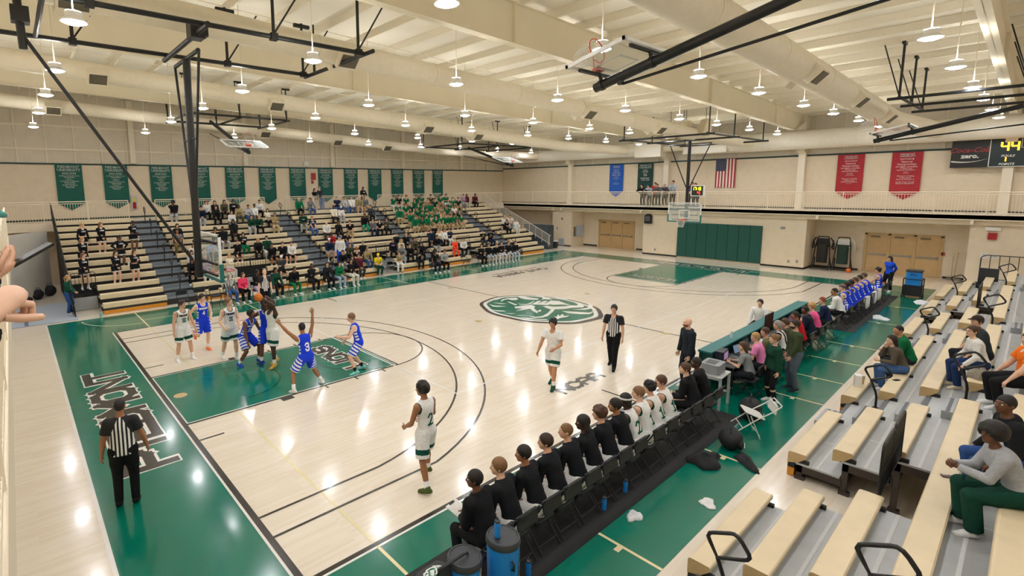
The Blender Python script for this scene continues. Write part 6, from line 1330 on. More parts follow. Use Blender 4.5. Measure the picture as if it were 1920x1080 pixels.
def sit_pose(i, r):
    P = [{}, dict(handL=(-.05, .36, .2), handR=(.05, .37, .2), lean=.42, curl=.7), dict(handL=(.1, .2, .37), handR=(-.1, .23, .35), lean=.1), dict(handR=(.05, .21, .57), lean=.32, handL=(.02, .3, .2), palmR=(0, -1, .3)), dict(handL=(-.12, .4, .16), handR=(.14, .38, .17), lean=.25), dict(handL=(-.06, .3, .14), handR=(.06, .3, .15), lean=.0)][i].copy()
    P.setdefault('lean', .15); P['lean'] += r.uniform(-.06, .06); return P
SPEC = []
def crowd(ox, oy, sc, rows):
    for R in rows:
        x, y, top, tk, bot, skin, hair, hc = R[:8]; fl = R[8] if len(R) > 8 else {}
        px, py = ox+x/sc, oy+y/sc; r = random.Random(int(px*31+py*17)); fem = fl.get('f', False); H = fl.get('H', 1.64 if fem else 1.76); best = None
        for k in range(1, 13):
            if 'k' in fl and k != fl['k']: continue
            w_ = at(px, py, y=FAR.y(k, .08)); e = abs(w_[2]-FAR.seat_z(k)-.77*H/1.72)
            if best is None or e < best[0]: best = (e, k, w_[0])
        SPEC.append(dict(k=best[1], x=best[2], top=top, tk=tk, bot=bot, skin=skin, hair=hair, hc=hc, fl=fl, H=H, r=r, px=px))
Z = 10.667
F_ = dict(f=True)
crowd(300, 360, Z, [(265, 240, 'bk', 'hoodie', 'lg', 'd', 'afro', 'bk', dict(pose=3)), (350, 740, 'bk', 'hoodie', 'bk', 'l', 'long', 'db', F_), (345, 835, 'gy', 'tee', 'cm', 'm', 'buzz', 'bk'), (930, 225, 'wh', 'hoodie', 'bk', 'p', 'long', 'rd', dict(f=True, pose=3)), (805, 315, 'nv', 'long', 'lg', 'l', 'short', 'br', dict(cap='#2a2d33')),
  (1085, 205, 'bk', 'long', 'bk', 'p', 'long', 'br', F_), (1110, 300, 'bk', 'jacket', 'bk', 'l', 'long', 'db', F_), (1285, 205, 'ol', 'jacket', 'bk', 'l', 'long', 'db', F_), (1460, 215, 'bk', 'hoodie', 'bk', 'm', 'pony', 'bk', dict(f=True, front=('LIONS', .2, .06, '#e8e8e8'))), (1420, 405, 'wh', 'long', 'gy', 'l', 'long', 'br', F_), (1570, 280, 'tn', 'jacket', 'ol', 'd', 'dreads', 'bk', F_), (1745, 305, 'lg', 'long', 'je', 't', 'bun', 'bk', F_), (1890, 300, 'wh', 'jacket', 'gy', 'd', 'pony', 'bk', F_),
  (1090, 735, 'bk', 'hoodie', 'bk', 't', 'curly', 'bk', dict(pose=3)), (1230, 795, 'bk', 'jacket', 'lg', 'd', 'buzz', 'bk', dict(scarf=1)), (1470, 645, 'bk', 'hoodie', 'bk', 'm', 'hood', 'bk', dict(pose=5)), (1530, 940, 'bk', 'long', 'bs', 'l', 'bun', 'br', dict(f=True, pose=3)), (1665, 905, 'bk', 'long', 'gn', 'l', 'long', 'bk', dict(f=True, front=('LIONS', .2, .06, '#e8e8e8')))])
crowd(330, 360, 5.4, [(172, 560, 'wh', 'hoodie', 'lg', 'l', 'long', 'br', F_), (150, 642, 'lg', 'long', 'bk', 'l', 'long', 'db', F_), (160, 695, 'bk', 'jacket', 'bk', 'm', 'long', 'bk', F_), (285, 560, 'gy', 'long', 'gy', 'l', 'short', 'br'), (358, 540, 'sb', 'long', 'kh', 'l', 'short', 'gy'), (388, 612, 'ch', 'long', 'kh', 'l', 'bald', 'gy'), (288, 660, 'pu', 'long', 'wh', 'l', 'bob', 'bl', F_), (540, 660, 'cr', 'long', 'lg', 'p', 'bob', 'bl', dict(f=True, pose=2, glasses=1))])
crowd(460, 345, Z, [(275, 345, 'wh', 'long', 'bk', 't', 'bun', 'bk', F_), (445, 545, 'cr', 'jacket', 'bk', 'l', 'long', 'br', F_), (592, 595, 'tn', 'jacket', 'kh', 'l', 'cap', 'br', dict(cap='#6b6248')), (268, 640, 'dg', 'long', 'bk', 'p', 'long', 'bl', F_), (115, 695, 'dg', 'long', 'lg', 'l', 'long', 'br', F_), (1070, 315, 'gn', 'long', 'bk', 'p', 'bald', 'gy'), (1295, 300, 'gy', 'long', 'je', 'l', 'bob', 'br', F_), (1150, 615, 'dg', 'hoodie', 'lg', 'm', 'short', 'bk', dict(front=('LIONS', .18, .06, '#e8e8e8'))), (1340, 635, 'nv', 'tee', 'je', 'l', 'buzz', 'rd', dict(front=('LIONS', .2, .05, '#e8e8e8')))])
crowd(600, 345, Z, [(345, 300, 'nv', 'jacket', 'je', 'p', 'short', 'gy', dict(pose=2)), (485, 298, 'lg', 'long', 'je', 'p', 'bob', 'br', F_), (632, 310, 'wh', 'jacket', 'je', 'p', 'short', 'gy'), (790, 298, 'tn', 'hoodie', 'bs', 'p', 'bald', 'gy', dict(pose=4)), (885, 290, 'gy', 'jacket', 'kh', 'p', 'short', 'gy'), (1010, 452, 'ch', 'hoodie', 'bk', 'l', 'pony', 'bk', F_), (280, 497, 'cr', 'hoodie', 'bk', 'd', 'buzz', 'bk'), (415, 485, 'wh', 'hoodie', 'lg', 'd', 'long', 'bk', dict(f=True, beanie='#e8e8e8')), (900, 628, 'bk', 'hoodie', 'tg', 'm', 'short', 'bk'), (1055, 740, 'gy', 'jacket', 'nv', 'l', 'short', 'br', dict(pose=3)), (1195, 722, 'bk', 'tee', 'bk', 'p', 'long', 'br', dict(f=True, pose=1)), (1335, 728, 'ol', 'long', 'bk', 'p', 'long', 'br', dict(f=True, bulk=1.2)), (125, 818, 'wh', 'jacket', 'ch', 'p', 'bald', 'gy'), (365, 795, 'bk', 'hoodie', 'bk', 'm', 'long', 'bk', F_), (600, 755, 'bk', 'tee', 'kh', 'l', 'short', 'db')])
G_ = {}
crowd(720, 355, 17.42, [(300, 245, 'gn', 'tee', 'wh', 'l', 'short', 'br', dict(pose=3)), (490, 268, 'bk', 'tee', 'wh', 'l', 'short', 'bk'), (705, 235, 'gn', 'tee', 'kh', 'p', 'curly', 'rd', dict(pose=1)), (1050, 205, 'gn', 'long', 'kh', 'p', 'short', 'lb'), (1230, 208, 'gn', 'tee', 'kh', 'l', 'short', 'db'), (1520, 215, 'ol', 'tee', 'kh', 'l', 'short', 'db'), (1665, 300, 'dg', 'tee', 'kh', 'l', 'short', 'bk'), (470, 525, 'gn', 'tee', 'kh', 'l', 'short', 'bk'), (710, 545, 'gn', 'tee', 'kh', 'l', 'short', 'br', dict(pose=1)), (510, 650, 'gn', 'long', 'kh', 'p', 'short', 'br'), (905, 485, 'dg', 'tee', 'kh', 'p', 'buzz', 'bl'), (1120, 500, 'gn', 'tee', 'kh', 'l', 'short', 'br'), (1300, 500, 'gn', 'tee', 'kh', 'l', 'curly', 'br'), (1290, 590, 'gn', 'tee', 'kh', 'p', 'short', 'lb'), (1090, 640, 'gn', 'tee', 'kh', 't', 'short', 'bk'), (1280, 775, 'gn', 'long', 'kh', 'l', 'short', 'br'), (870, 805, 'gn', 'long', 'kh', 'l', 'short', 'bk'), (1030, 945, 'gn', 'long', 'kh', 'p', 'short', 'br'), (1240, 945, 'gn', 'tee', 'bs', 'm', 'short', 'bk', dict(pose=1)), (1415, 945, 'gn', 'long', 'kh', 'l', 'short', 'db'), (1690, 935, 'gn', 'tee', 'kh', 'l', 'short', 'bk', dict(pose=1)), (1420, 800, 'gn', 'tee', 'kh', 'l', 'curly', 'bk'), (1010, 385, 'gn', 'tee', 'kh', 'l', 'short', 'br'), (1150, 390, 'gn', 'tee', 'kh', 't', 'short', 'bk'), (1450, 330, 'tn', 'tee', 'kh', 'l', 'short', 'br'), (1510, 490, 'gn', 'long', 'kh', 't', 'short', 'db')])
crowd(800, 355, 17.42, [(440, 200, 'gn', 'tee', 'kh', 'l', 'short', 'bk'), (640, 170, 'gn', 'tee', 'wh', 'l', 'short', 'bk'), (850, 300, 'gn', 'tee', 'kh', 'p', 'short', 'lb'), (1030, 345, 'dg', 'tee', 'kh', 'l', 'short', 'db'), (760, 472, 'gn', 'tee', 'kh', 'l', 'short', 'bk'), (660, 612, 'gn', 'tee', 'kh', 't', 'short', 'bk'), (905, 600, 'wh', 'tee', 'kh', 'm', 'short', 'db'), (470, 520, 'tn', 'tee', 'kh', 'l', 'curly', 'br'), (470, 900, 'gn', 'tee', 'kh', 'p', 'short', 'bl'), (620, 862, 'gn', 'long', 'kh', 'p', 'short', 'rd'), (760, 875, 'gn', 'long', 'bs', 'l', 'short', 'bk'), (910, 875, 'gn', 'tee', 'kh', 'm', 'afro', 'bk'), (1060, 650, 'dg', 'tee', 'kh', 'l', 'short', 'db'), (1120, 815, 'gn', 'tee', 'kh', 'l', 'short', 'br', dict(pose=4)), (320, 690, 'gn', 'long', 'kh', 'l', 'short', 'br'),
  (1195, 195, 'pu', 'hoodie', 'lg', 'l', 'pony', 'bk', F_), (1305, 192, 'mr', 'hoodie', 'cr', 'm', 'long', 'bk', F_), (1560, 165, 'mr', 'hoodie', 'bk', 'm', 'short', 'bk', dict(beard=1))])
crowd(720, 395, Z, [(940, 405, 'nv', 'jacket', 'bk', 'l', 'short', 'br'), (1010, 318, 'bk', 'jacket', 'bk', 'p', 'pony', 'bl', F_), (1090, 435, 'cr', 'long', 'nv', 'p', 'long', 'bl', F_), (1045, 548, 'bk', 'hoodie', 'lg', 't', 'short', 'bk', dict(pose=1)), (1215, 432, 'wh', 'long', 'bk', 'l', 'long', 'br', F_), (1325, 412, 'nv', 'long', 'wh', 'p', 'long', 'bk', F_), (1425, 622, 'or', 'jacket', 'or', 'p', 'pony', 'bl', F_), (1585, 588, 'wh', 'long', 'bk', 'p', 'short', 'br', dict(pose=1)), (255, 505, 'bk', 'long', 'bk', 'l', 'pony', 'br', F_), (430, 512, 'bk', 'jacket', 'bk', 'p', 'long', 'bl', F_), (185, 605, 'bk', 'hoodie', 'bk', 'l', 'long', 'br', dict(f=True, front=('LIONS', .2, .07, '#b07ac0'))), (330, 600, 'cr', 'long', 'lg', 'p', 'long', 'bl', F_), (362, 712, 'gy', 'long', 'lj', 'l', 'pony', 'br', F_), (520, 650, 'bk', 'long', 'bk', 'p', 'long', 'lb', F_), (620, 592, 'ol', 'hoodie', 'bk', 'l', 'long', 'br', F_), (757, 728, 'bk', 'jacket', 'bk', 'l', 'long', 'bk', F_), (312, 785, 'tn', 'tee', 'wh', 'l', 'long', 'br', dict(f=True, pose=3)), (690, 842, 'bk', 'hoodie', 'bk', 'm', 'braids', 'bk', dict(f=True, front=('LIONS', .2, .06, '#d9c98a')))])
crowd(400, 430, Z, [(895, 252, 'bk', 'jacket', 'bk', 'l', 'long', 'bl', F_), (1075, 218, 'dg', 'long', 'wh', 'l', 'short', 'bk'), (1155, 368, 'bk', 'hoodie', 'bk', 'm', 'short', 'bk', dict(pose=3, sh=1)), (1385, 348, 'bk', 'hoodie', 'bk', 'l', 'short', 'br', dict(pose=3, sh=1)), (1550, 318, 'wh', 'hoodie', 'bk', 'l', 'short', 'br', dict(pose=1, sh=1)), (1362, 610, 'ch', 'hoodie', 'bk', 'l', 'short', 'br', dict(pose=2, cap='#e8e8e8', sh=1))])
crowd(560, 430, Z, [(640, 118, 'rd', 'jacket', 'gy', 'd', 'short', 'bk'), (605, 235, 'nv', 'hoodie', 'lg', 'l', 'short', 'br', dict(cap='#e6e6e6', sh=1)), (960, 118, 'bk', 'tee', 'je', 't', 'bun', 'bk', F_), (1000, 315, 'ol', 'jacket', 'bk', 'l', 'short', 'br', dict(pose=1)), (1160, 385, 'bk', 'tee', 'bk', 'p', 'curly', 'rd'), (1285, 315, 'bk', 'long', 'bk', 'l', 'short', 'br', dict(cap='#7a7a78')), (862, 405, 'bk', 'long', 'lg', 'l', 'short', 'db'), (1195, 505, 'mr', 'long', 'ch', 'l', 'short', 'br', dict(pose=5)), (1365, 440, 'tn', 'long', 'je', 'l', 'cap', 'br', dict(cap='#8a7a5a')), (1080, 595, 'bk', 'hoodie', 'bk', 'l', 'pony', 'br', F_), (1570, 565, 'ye', 'tee', 'dg', 'p', 'short', 'lb', dict(cap='#f2d917', pose=1, k=1))])
crowd(860, 395, Z, [(905, 165, 'wh', 'hoodie', 'bk', 'p', 'long', 'bl', F_), (1030, 145, 'wh', 'tee', 'lg', 'l', 'short', 'br'), (1145, 190, 'wh', 'long', 'wh', 'p', 'bun', 'br', F_), (965, 240, 'bk', 'tee', 'bk', 'l', 'long', 'db', F_), (495, 472, 'bk', 'long', 'ch', 'l', 'short', 'bk', dict(front=('LIONS', .16, .09, '#a89a4a'))), (640, 422, 'bk', 'long', 'nv', 'm', 'short', 'bk', dict(front=('LIONS', .16, .09, '#a89a4a')))])
SPEC.sort(key=lambda q: (q['k'], q['x']))
# keep neighbours on a bench apart
for a, b in zip(SPEC[:-1], SPEC[1:]):
    if a['k'] == b['k'] and b['x']-a['x'] < .44: b['x'] = a['x']+.44
from collections import Counter
ORD = ['first', 'second', 'third', 'fourth', 'fifth', 'sixth', 'seventh', 'eighth', 'ninth', 'tenth', 'eleventh', 'twelfth', 'thirteenth', 'fourteenth', 'fifteenth']
def look_words(q):
    fl = q['fl']; sex = 'woman' if fl.get('f') else 'man'
    b = {'bs': 'shorts'}.get(q['bot']) or CN[q['bot']][1]+(' shorts' if fl.get('sh') else 's' if q['bot'] in ('je', 'lj') else ' trousers')
    return '%s in %s %s and %s' % (sex, CN[q['top']][1], TOPN[q['tk']], b)
def full(q, n): return look_words(q)+(', %s' % (HN[q['hair']]) if n else '')+', %s row of %s' % (ROWW[q['k']], SEGN[seg_of(q['x'])])
cnt = Counter(full(q, True) for q in SPEC); ben = {}
for q in SPEC: ben.setdefault((q['k'], seg_of(q['x'])), []).append(q)
for q in SPEC:
    fl = q['fl']; r = q['r']; l = full(q, True)
    if cnt[l] > 1 or len(l.replace(',', '').split()) > 16:
        row = ben[(q['k'], seg_of(q['x']))]; l = look_words(q)+', %s from left, %s row of %s' % (ORD[row.index(q)], ROWW[q['k']], SEGN[seg_of(q['x'])])
        if len(l.replace(',', '').split()) > 16: l = l.replace(' trousers', 's' if False else ' trousers').replace(' row of ', ' row, ')
    pose = fl['pose'] if 'pose' in fl else r.choice([0, 0, 1, 1, 2, 4, 5, 5]); p = sit_pose(pose, r); p.update(sit=True, H=q['H'], fem=fl.get('f', False), skin=q['skin'], top=q['tk'], topc=CN[q['top']][0], hair=q['hair'], hairc=q['hc'], bulk=fl.get('bulk', r.uniform(.92, 1.12)))
    if q['bot'] == 'bs' or fl.get('sh'): p.update(bot='shorts', botc='#17181b' if q['bot'] == 'bk' else CN['kh'][0] if q['bot'] == 'bs' and not fl.get('f') else '#17181b' if q['bot'] == 'bs' else CN[q['bot']][0], sock='#e8e8e8')
    else: p.update(bot='pants', botc=CN[q['bot']][0])
    for kk in ('cap', 'beanie', 'front', 'beard', 'glasses'):
        if kk in fl: p[kk] = fl[kk]
    if q['hair'] == 'cap': p['hair'] = 'buzz'
    p['shoe'] = r.choice(['#e8e8e6', '#e8e8e6', '#2a2b2e', '#8a8d90'])
    yaw = PI+r.uniform(-.25, .15)+(.25 if q['x'] > 14 else 0)*-1; pos = (q['x'], FAR.y(q['k'], .13), FAR.seat_z(q['k'])+.004)
    g_ = gaze(pos, yaw, .95); p['look'] = (g_*.75+r.uniform(-.12, .12), -.12+r.uniform(-.1, .05)); p['twist'] = g_*.18
    j = r.uniform(-.03, .05); p['footL'] = (-.13-j, .32+r.uniform(-.05, .05), -.372); p['footR'] = (.13+j, .32+r.uniform(-.05, .05), -.372)
    person('person', l, p, pos, yaw, 'spectators in the far stands', res=.021)
# people standing in the stands: cheerleaders and others
def stand_in(px, py, H, p, label, group=None, deck=True, res=.017, yaw=PI, foot=None):
    best = None
    for k in range(1, 12):
        y = FAR.y(k, .4); w_ = at(px, py, y=y); e = abs(w_[2]-FAR.deck_z(k+1)-.93*H)
        if best is None or e < best[0]: best = (e, k, w_[0])
    k, x = best[1:]; p = dict(p, H=H); return person('person', label, p, (x, FAR.y(k, .4), FAR.deck_z(k+1)+.004), yaw, group, res)
cheer = dict(fem=True, top='crop', topc='#15161a', bot='skirt', botc='#15161a', band='#e6e6e6', sock='#ececec', hair='pony', w=.95, front=('LIONS', .2, .05, '#d5dde2'))
for x, y, sk, hc, hp, lab in ((435, 375, 'p', 'bl', 0, 'blond cheerleader in black, back left of the group'), (640, 345, 'p', 'lb', 1, 'cheerleader in black with long brown hair, back middle of the group'), (1005, 360, 'd', 'bk', 2, 'dark skinned cheerleader in black, back right of the group'), (435, 535, 'p', 'bl', 1, 'blond cheerleader in black with a hair bow, middle row left'), (855, 505, 'd', 'bk', 3, 'cheerleader in black with both hands on her hips'), (445, 720, 'p', 'lb', 1, 'cheerleader in black behind the barred guard, front left'), (810, 690, 'p', 'br', 1, 'cheerleader in black with clasped hands, front row middle'), (1020, 665, 'l', 'br', 4, 'cheerleader in black clapping, front row right')):
    p = dict(cheer, skin=sk, hairc=hc, hair='long' if hc in ('lb', 'br') else 'pony')
    if hp == 1: p.update(handL=(-.04, .2, .86), handR=(.04, .2, .86), curl=.6)
    if hp == 2: p.update(handL=(.1, .2, 1.02), handR=(-.1, .22, 1.0))
    if hp == 3: p.update(handL=(-.2, .05, .98), handR=(.2, .05, .98), poleL=(-1, -.2, 0), poleR=(1, -.2, 0), bulk=1.15)
    if hp == 4: p.update(handL=(-.03, .3, 1.12), handR=(.04, .3, 1.12), palmL=(1, 0, 0), palmR=(-1, 0, 0))
    p['look'] = (.35, -.1); stand_in(80+x/6, 360+y/6, 1.62, p, lab, 'cheerleaders on the left bleachers', yaw=PI+.35)
stand_in(560+825/Z, 430+215/Z, 1.83, dict(skin='p', hair='short', hairc='bl', cap='#2a4fb0', capback=True, top='long', topc='#e6e5e2', bot='pants', botc='#1d4fd0', look=(-.9, 0), handL=(-.2, .12, .95)), 'man standing in white shirt and bright blue trousers with a backward cap', yaw=PI-.6)
# on the upper walkway
def walkway(px, py, H, p, label, y=27.2, yaw=PI):
    w_ = at(px, py, y=y); return person('person', label, dict(p, H=H), (w_[0], y, DECK+.004), yaw, 'people on the upper walkway', res=.02)
walkway(460+1375/Z, 345+75/Z, 1.62, dict(fem=True, skin='l', hair='long', hairc='db', top='long', topc='#17181b', bot='pants', botc='#dedcd6', handR=(.1, .4, 1.0)), 'woman standing in black top and white trousers by the banners')
walkway(460+1530/Z, 345+85/Z, 1.8, dict(skin='l', hair='short', hairc='gy', top='hoodie', topc='#3c434d', bot='pants', botc='#4a72b4', lean=.5, handL=(-.2, .55, .95), handR=(.2, .5, .95), bulk=1.15), 'man in dark grey hoodie and jeans leaning over by the banners', yaw=PI*.62, y=26.95)
walkway(600+855/Z, 345+85/Z, 1.7, dict(fem=True, skin='m', hair='bob', hairc='rd', top='hoodie', topc='#17181b', bot='pants', botc='#17181b', front=('LIONS', .2, .05, '#e0d8c0'), handL=(-.15, .3, 1.05), handR=(.15, .3, 1.05)), 'woman in black hoodie standing behind the walkway railing', y=27.0)
# ================================================================ PLAYERS, OFFICIALS, BENCHES
def yw(dx, dy): return math.atan2(-dx, dy)
WJ = dict(top='jersey', topc='#f0f0ee', trim='#0b4a3c', bot='shorts', botc='#f0f0ee', band='#0b4a3c', sock='#f2f2f0', numc='#0b5a45')
BJ = dict(top='jersey', topc='#1d3fd6', trim='#eef0f4', blocks=1, bot='shorts', botc='#1d3fd6', band='#eef0f4', sock='#f2f2f0', numc='#f4f4f4')
def P(label, loc, yaw, group=None, res=.012, **k): return person('person', label, k, loc, yaw, group, res)
home, away = 'home players on the court', 'visiting players on the court'
P('white jersey player number 30 standing left under the basket', (1.1, 10.4, 0), yw(.25, -.97), home, **dict(WJ, skin='l', hair='short', hairc='db', num='30', numback=False, front=('PIEDMONT', .24, .045, '#222222'), handL=(-.3, .2, .95), handR=(.33, .1, .85), footL=(-.2, .08, .085), footR=(.2, -.05, .085), look=(.5, 0), H=1.88))
P('blue jersey player number 4 running with one leg lifted', (1.85, 11.0, 0), yw(.1, -1), away, **dict(BJ, skin='p', hair='short', hairc='db', num='4', numback=False, front=('BREVARD', .24, .045, '#f4f4f4'), handL=(-.12, .35, 1.12), handR=(.42, .1, 1.05), footL=(-.1, .02, .085), footR=(.12, -.42, .5), tpR=-1.2, shoe='#f08050', look=(.3, 0), H=1.86))
P('white jersey player number 31 looking up at the ball', (2.2, 9.5, 0), yw(.15, -1), home, **dict(WJ, skin='p', hair='short', hairc='lb', num='31', numback=False, front=('PIEDMONT', .24, .045, '#222222'), handL=(-.12, .34, 1.08), handR=(.3, .3, 1.1), footL=(-.12, .1, .085), footR=(.14, -.3, .085), look=(.5, .15), H=1.93, bulk=1.1))
P('blue jersey player number 22 crouching beside the shooter', (2.47, 8.75, 0), yw(.45, -.9), away, **dict(BJ, skin='d', hair='short', hairc='bk', num='22', numback=False, front=('BREVARD', .24, .045, '#f4f4f4'), lean=.5, hipz=.86, py=-.1, handL=(-.3, .35, .75), handR=(.32, .3, .75), footL=(-.25, .15, .085), footR=(.28, -.12, .085), shoe='#2a49b8', look=(.3, .2), H=1.9))
P('blue jersey defender half hidden behind the shooter', (2.95, 8.5, 0), yw(-.5, -.85), away, **dict(BJ, skin='d', hair='buzz', hairc='bk', handL=(-.15, .25, 2.0), handR=(.35, .2, 1.5), footL=(-.18, 0, .085), footR=(.18, .1, .085), shoe='#1d2f80', H=1.92))
sh_, J = P('white jersey shooter with locs raising the ball in both hands', (2.95, 8.05, .04), yw(-.95, -.3), home, **dict(WJ, skin='k', hair='dreads', hairc='bk', handL=(-.1, .3, 2.02), handR=(.1, .3, 2.02), palmL=(.6, .4, .3), palmR=(-.6, .4, .3), curl=.25, spread=.6, footL=(-.12, .1, .085), footR=(.15, -.2, .1), shoe='#c9a046', look=(0, .35), H=1.95))
wl = (J['wr']['L']+J['wr']['R'])/2+(J['hand']['L'][0]+J['hand']['R'][0])/2*.13+J['f2']*.06; yy = yw(-.95, -.3); wb = rotz(yy) @ wl
t = thing('basketball', 'orange basketball held up by the shooter', 'ball', (2.95+wb[0], 8.05+wb[1], .04+wb[2])); MB().ball((0, 0, 0), .12, 24, 16).build('shell', M('ball_orange', '#d97a24', .6, bump=.3), t, True)
g = MB(); [g.tube([tuple(Matrix.Rotation(a, 3, 'X') @ Vector((.1205*math.cos(2*PI*i/24), .1205*math.sin(2*PI*i/24), 0))) for i in range(24)], .003, 5, True) for a in (0, PI/2, .8, -.8)]; g.build('seam', black, t)
P('blue jersey number 3 seen from behind with both arms spread high', (2.95, 5.95, 0), yw(-.1, 1), away, res=.01, **dict(BJ, skin='m', hair='buzz', hairc='bk', num='3', numfront=False, handL=(-.5, .35, 1.75), handR=(.4, .2, 2.05), palmL=(0, 1, 0), palmR=(0, 1, 0), curl=.12, spread=.5, hipz=.86, footL=(-.42, -.05, .085), footR=(.42, -.05, .085), lean=.2, H=1.88))
P('blue jersey player with brown hair crouching by the lettered key', (4.6, 6.05, 0), yw(-.85, .5), away, res=.01, **dict(BJ, skin='p', hair='short', hairc='lb', handL=(-.25, .5, 1.1), handR=(.3, .4, .8), hipz=.88, lean=.3, footL=(-.2, .1, .085), footR=(.2, -.1, .085), sock='#1a1b1e', shoe='#7fd0c8', H=1.83))
P('white jersey player number 2 seen from behind at the sideline', (2.58, .62, 0), yw(-.15, 1), home, res=.01, **dict(WJ, top='jersey', skin='m', hair='curly', hairc='bk', num='2', numfront=False, handL=(-.2, .3, 1.05), handR=(.25, .3, 1.05), footL=(-.22, -.22, .085), footR=(.28, .22, .085), shoe='#4d5a2c', look=(.45, 0), H=1.86))
P('white jersey player walking left near midcourt', (7.8, 1.85, 0), yw(-.95, -.25), home, res=.011, **dict(WJ, top='tee', skin='t', hair='curly', hairc='bk', handL=(-.2, .42, 1.15), handR=(.25, .38, 1.0), footL=(-.1, .2, .085), footR=(.1, -.25, .1), shoe='#1d4a38', H=1.82))
ref = dict(top='tee', bot='pants', botc='#111215', shoe='#15161a')
P('referee in striped shirt seen from behind on the near left baseline', (-1.52, 3.42, 0), yw(.25, .97), 'referees', res=.01, **dict(ref, topm=stripes('ref_stripes'), skin='m', hair='buzz', hairc='bk', bulk=1.15, look=(-.3, 0), handL=(-.33, .05, .8), handR=(.36, .12, .82), H=1.8))
P('referee in striped shirt walking at midcourt', (10.25, 1.6, 0), yw(-.95, -.3), 'referees', res=.011, **dict(ref, topm=stripes('ref_stripes'), skin='l', hair='short', hairc='db', footL=(-.1, .28, .085), footR=(.1, -.25, .085), handL=(-.28, .15, .85), handR=(.28, .15, .85), H=1.83))
P('referee in striped shirt standing at the far sideline', (5.3, 14.5, 0), yw(-.15, -1), 'referees', res=.014, **dict(ref, topm=stripes('ref_stripes'), skin='p', hair='bald', H=1.85))
P('bald bearded man in dark suit standing at the sideline', (10.3, -.42, 0), yw(-.8, .6), None, res=.01, skin='p', hair='bald', beard=1, beardc='rd', top='jacket', topc='#20262e', bot='pants', botc='#1d232a', shoe='#e8e8e6', handR=(.24, .12, .86), handL=(-.24, .12, .86), H=1.83)
# near bench
kit = dict(top='long', topc='#1b1d21', bot='shorts', botc='#ecebe8', sock='#f0f0ee', shoe='#d8d8d6'); wkit = dict(WJ, shoe='#e8e8e6', numfront=False)
bs = [(1.9, 'd', 'braids', 'bk', dict(top='hoodie', topc='#17181b', bot='pants', botc='#17181b'), 'person in black with braids writing at the bench end'), (2.38, 'p', 'short', 'lb', kit, 'bench player in black with messy brown hair'), (2.92, 'm', 'short', 'bk', kit, 'bench player in black, third from the coolers'), (3.42, 'l', 'short', 'db', kit, 'bench player in black, fourth from the coolers'), (3.95, 'l', 'buzz', 'lb', kit, 'bench player in black with short fair hair'), (4.42, 'k', 'dreads', 'bk', kit, 'bench player in black with dark locs'), (4.9, 'l', 'curly', 'br', kit, 'bench player in black with curly brown hair'), (5.4, 'm', 'short', 'bk', kit, 'bench player in black next to the headband player'), (5.75, 'k', 'dreads', 'bk', dict(wkit, num='22', headband='#f0f0ee'), 'white jersey bench player number 22 with a headband'), (6.2, 'p', 'short', 'lb', dict(wkit, num='1'), 'white jersey bench player number 1'), (6.63, 'l', 'curly', 'bk', dict(wkit, num='14'), 'white jersey bench player number 14'), (7.1, 'l', 'short', 'br', dict(wkit, num='15'), 'white jersey bench player farthest along the bench'), (8.15, 'p', 'short', 'br', dict(top='jacket', topc='#1a1a1c', bot='pants', botc='#1a1a1c'), 'seated man in black suit on the near bench'), (8.7, 'k', 'buzz', 'bk', dict(top='long', topc='#17181b', bot='pants', botc='#17181b'), 'seated man in black top by the printer stand')]
for i, (x, s_, h_, hc_, kk, l) in enumerate(bs): P(l, (x, -1.5, .462), .08+.06*(i % 3), 'people on the near bench', res=.0105, **dict(kk, sit=True, skin=s_, hair=h_, hairc=hc_, lean=.42, headlean=.75, handL=(-.06, .42, .2), handR=(.06, .42, .2), footL=(-.15, .4, -.375), footR=(.15, .42, -.375), curl=.6, look=(.65, 0), H=1.86))
t = thing('clipboard', 'white clipboard on the lap of the braided person', 'clipboard', (1.85, -1.0, .7), .2); MB().cbox((0, 0, 0), (.24, .32, .008), mat=Matrix.Rotation(.3, 3, 'X')).build('board', M('paper', '#eceae4'), t); MB().cbox((0, .14, .05), (.1, .03, .015)).build('clip', black, t)
sc = [(10.9, 'p', 'long', 'br', 'tee', '#8f9396', True, 'girl in grey shirt at the scorers table'), (11.8, 'p', 'short', 'bl', 'tee', '#ef8fc4', False, 'blond boy in pink shirt at the scorers table'), (12.5, 'l', 'short', 'br', 'tee', '#6a6a48', False, 'man in olive shirt at the scorers table'), (14.1, 'l', 'curly', 'br', 'long', '#4d4a38', True, 'curly haired woman beside the monitor'), (15.05, 'm', 'pony', 'bk', 'hoodie', '#c8202c', False, 'person in red hoodie at the scorers table'), (16.05, 'd', 'braids', 'bk', 'hoodie', '#1d2536', False, 'man in navy hoodie with braids at the scorers table'), (16.72, 'p', 'curly', 'bl', 'tee', '#f0609a', False, 'curly haired boy in pink at the scorers table'), (17.95, 'p', 'short', 'rd', 'long', '#1b2747', False, 'man in navy sweater at the far table end')]
for x, s_, h_, hc_, tp_, c_, f_, l in sc: P(l, (x, -1.62, .462), .1, 'people at the scorers table', res=.0125, sit=True, skin=s_, hair=h_, hairc=hc_, top=tp_, topc=c_, fem=f_, bot='pants', botc='#25282e', lean=.35, handL=(-.12, .4, .32), handR=(.12, .42, .32), look=(.8, 0), H=1.66 if f_ else 1.78)
P('woman in black and white striped top at the scorers table', (13.5, -1.62, .462), .1, 'people at the scorers table', res=.0125, sit=True, fem=True, skin='l', hair='bob', hairc='gy', top='long', topm=stripes('zebra', '#f1f1ef', .13), bot='pants', botc='#17181b', lean=.35, handL=(-.12, .4, .32), handR=(.12, .42, .32), look=(.8, 0))
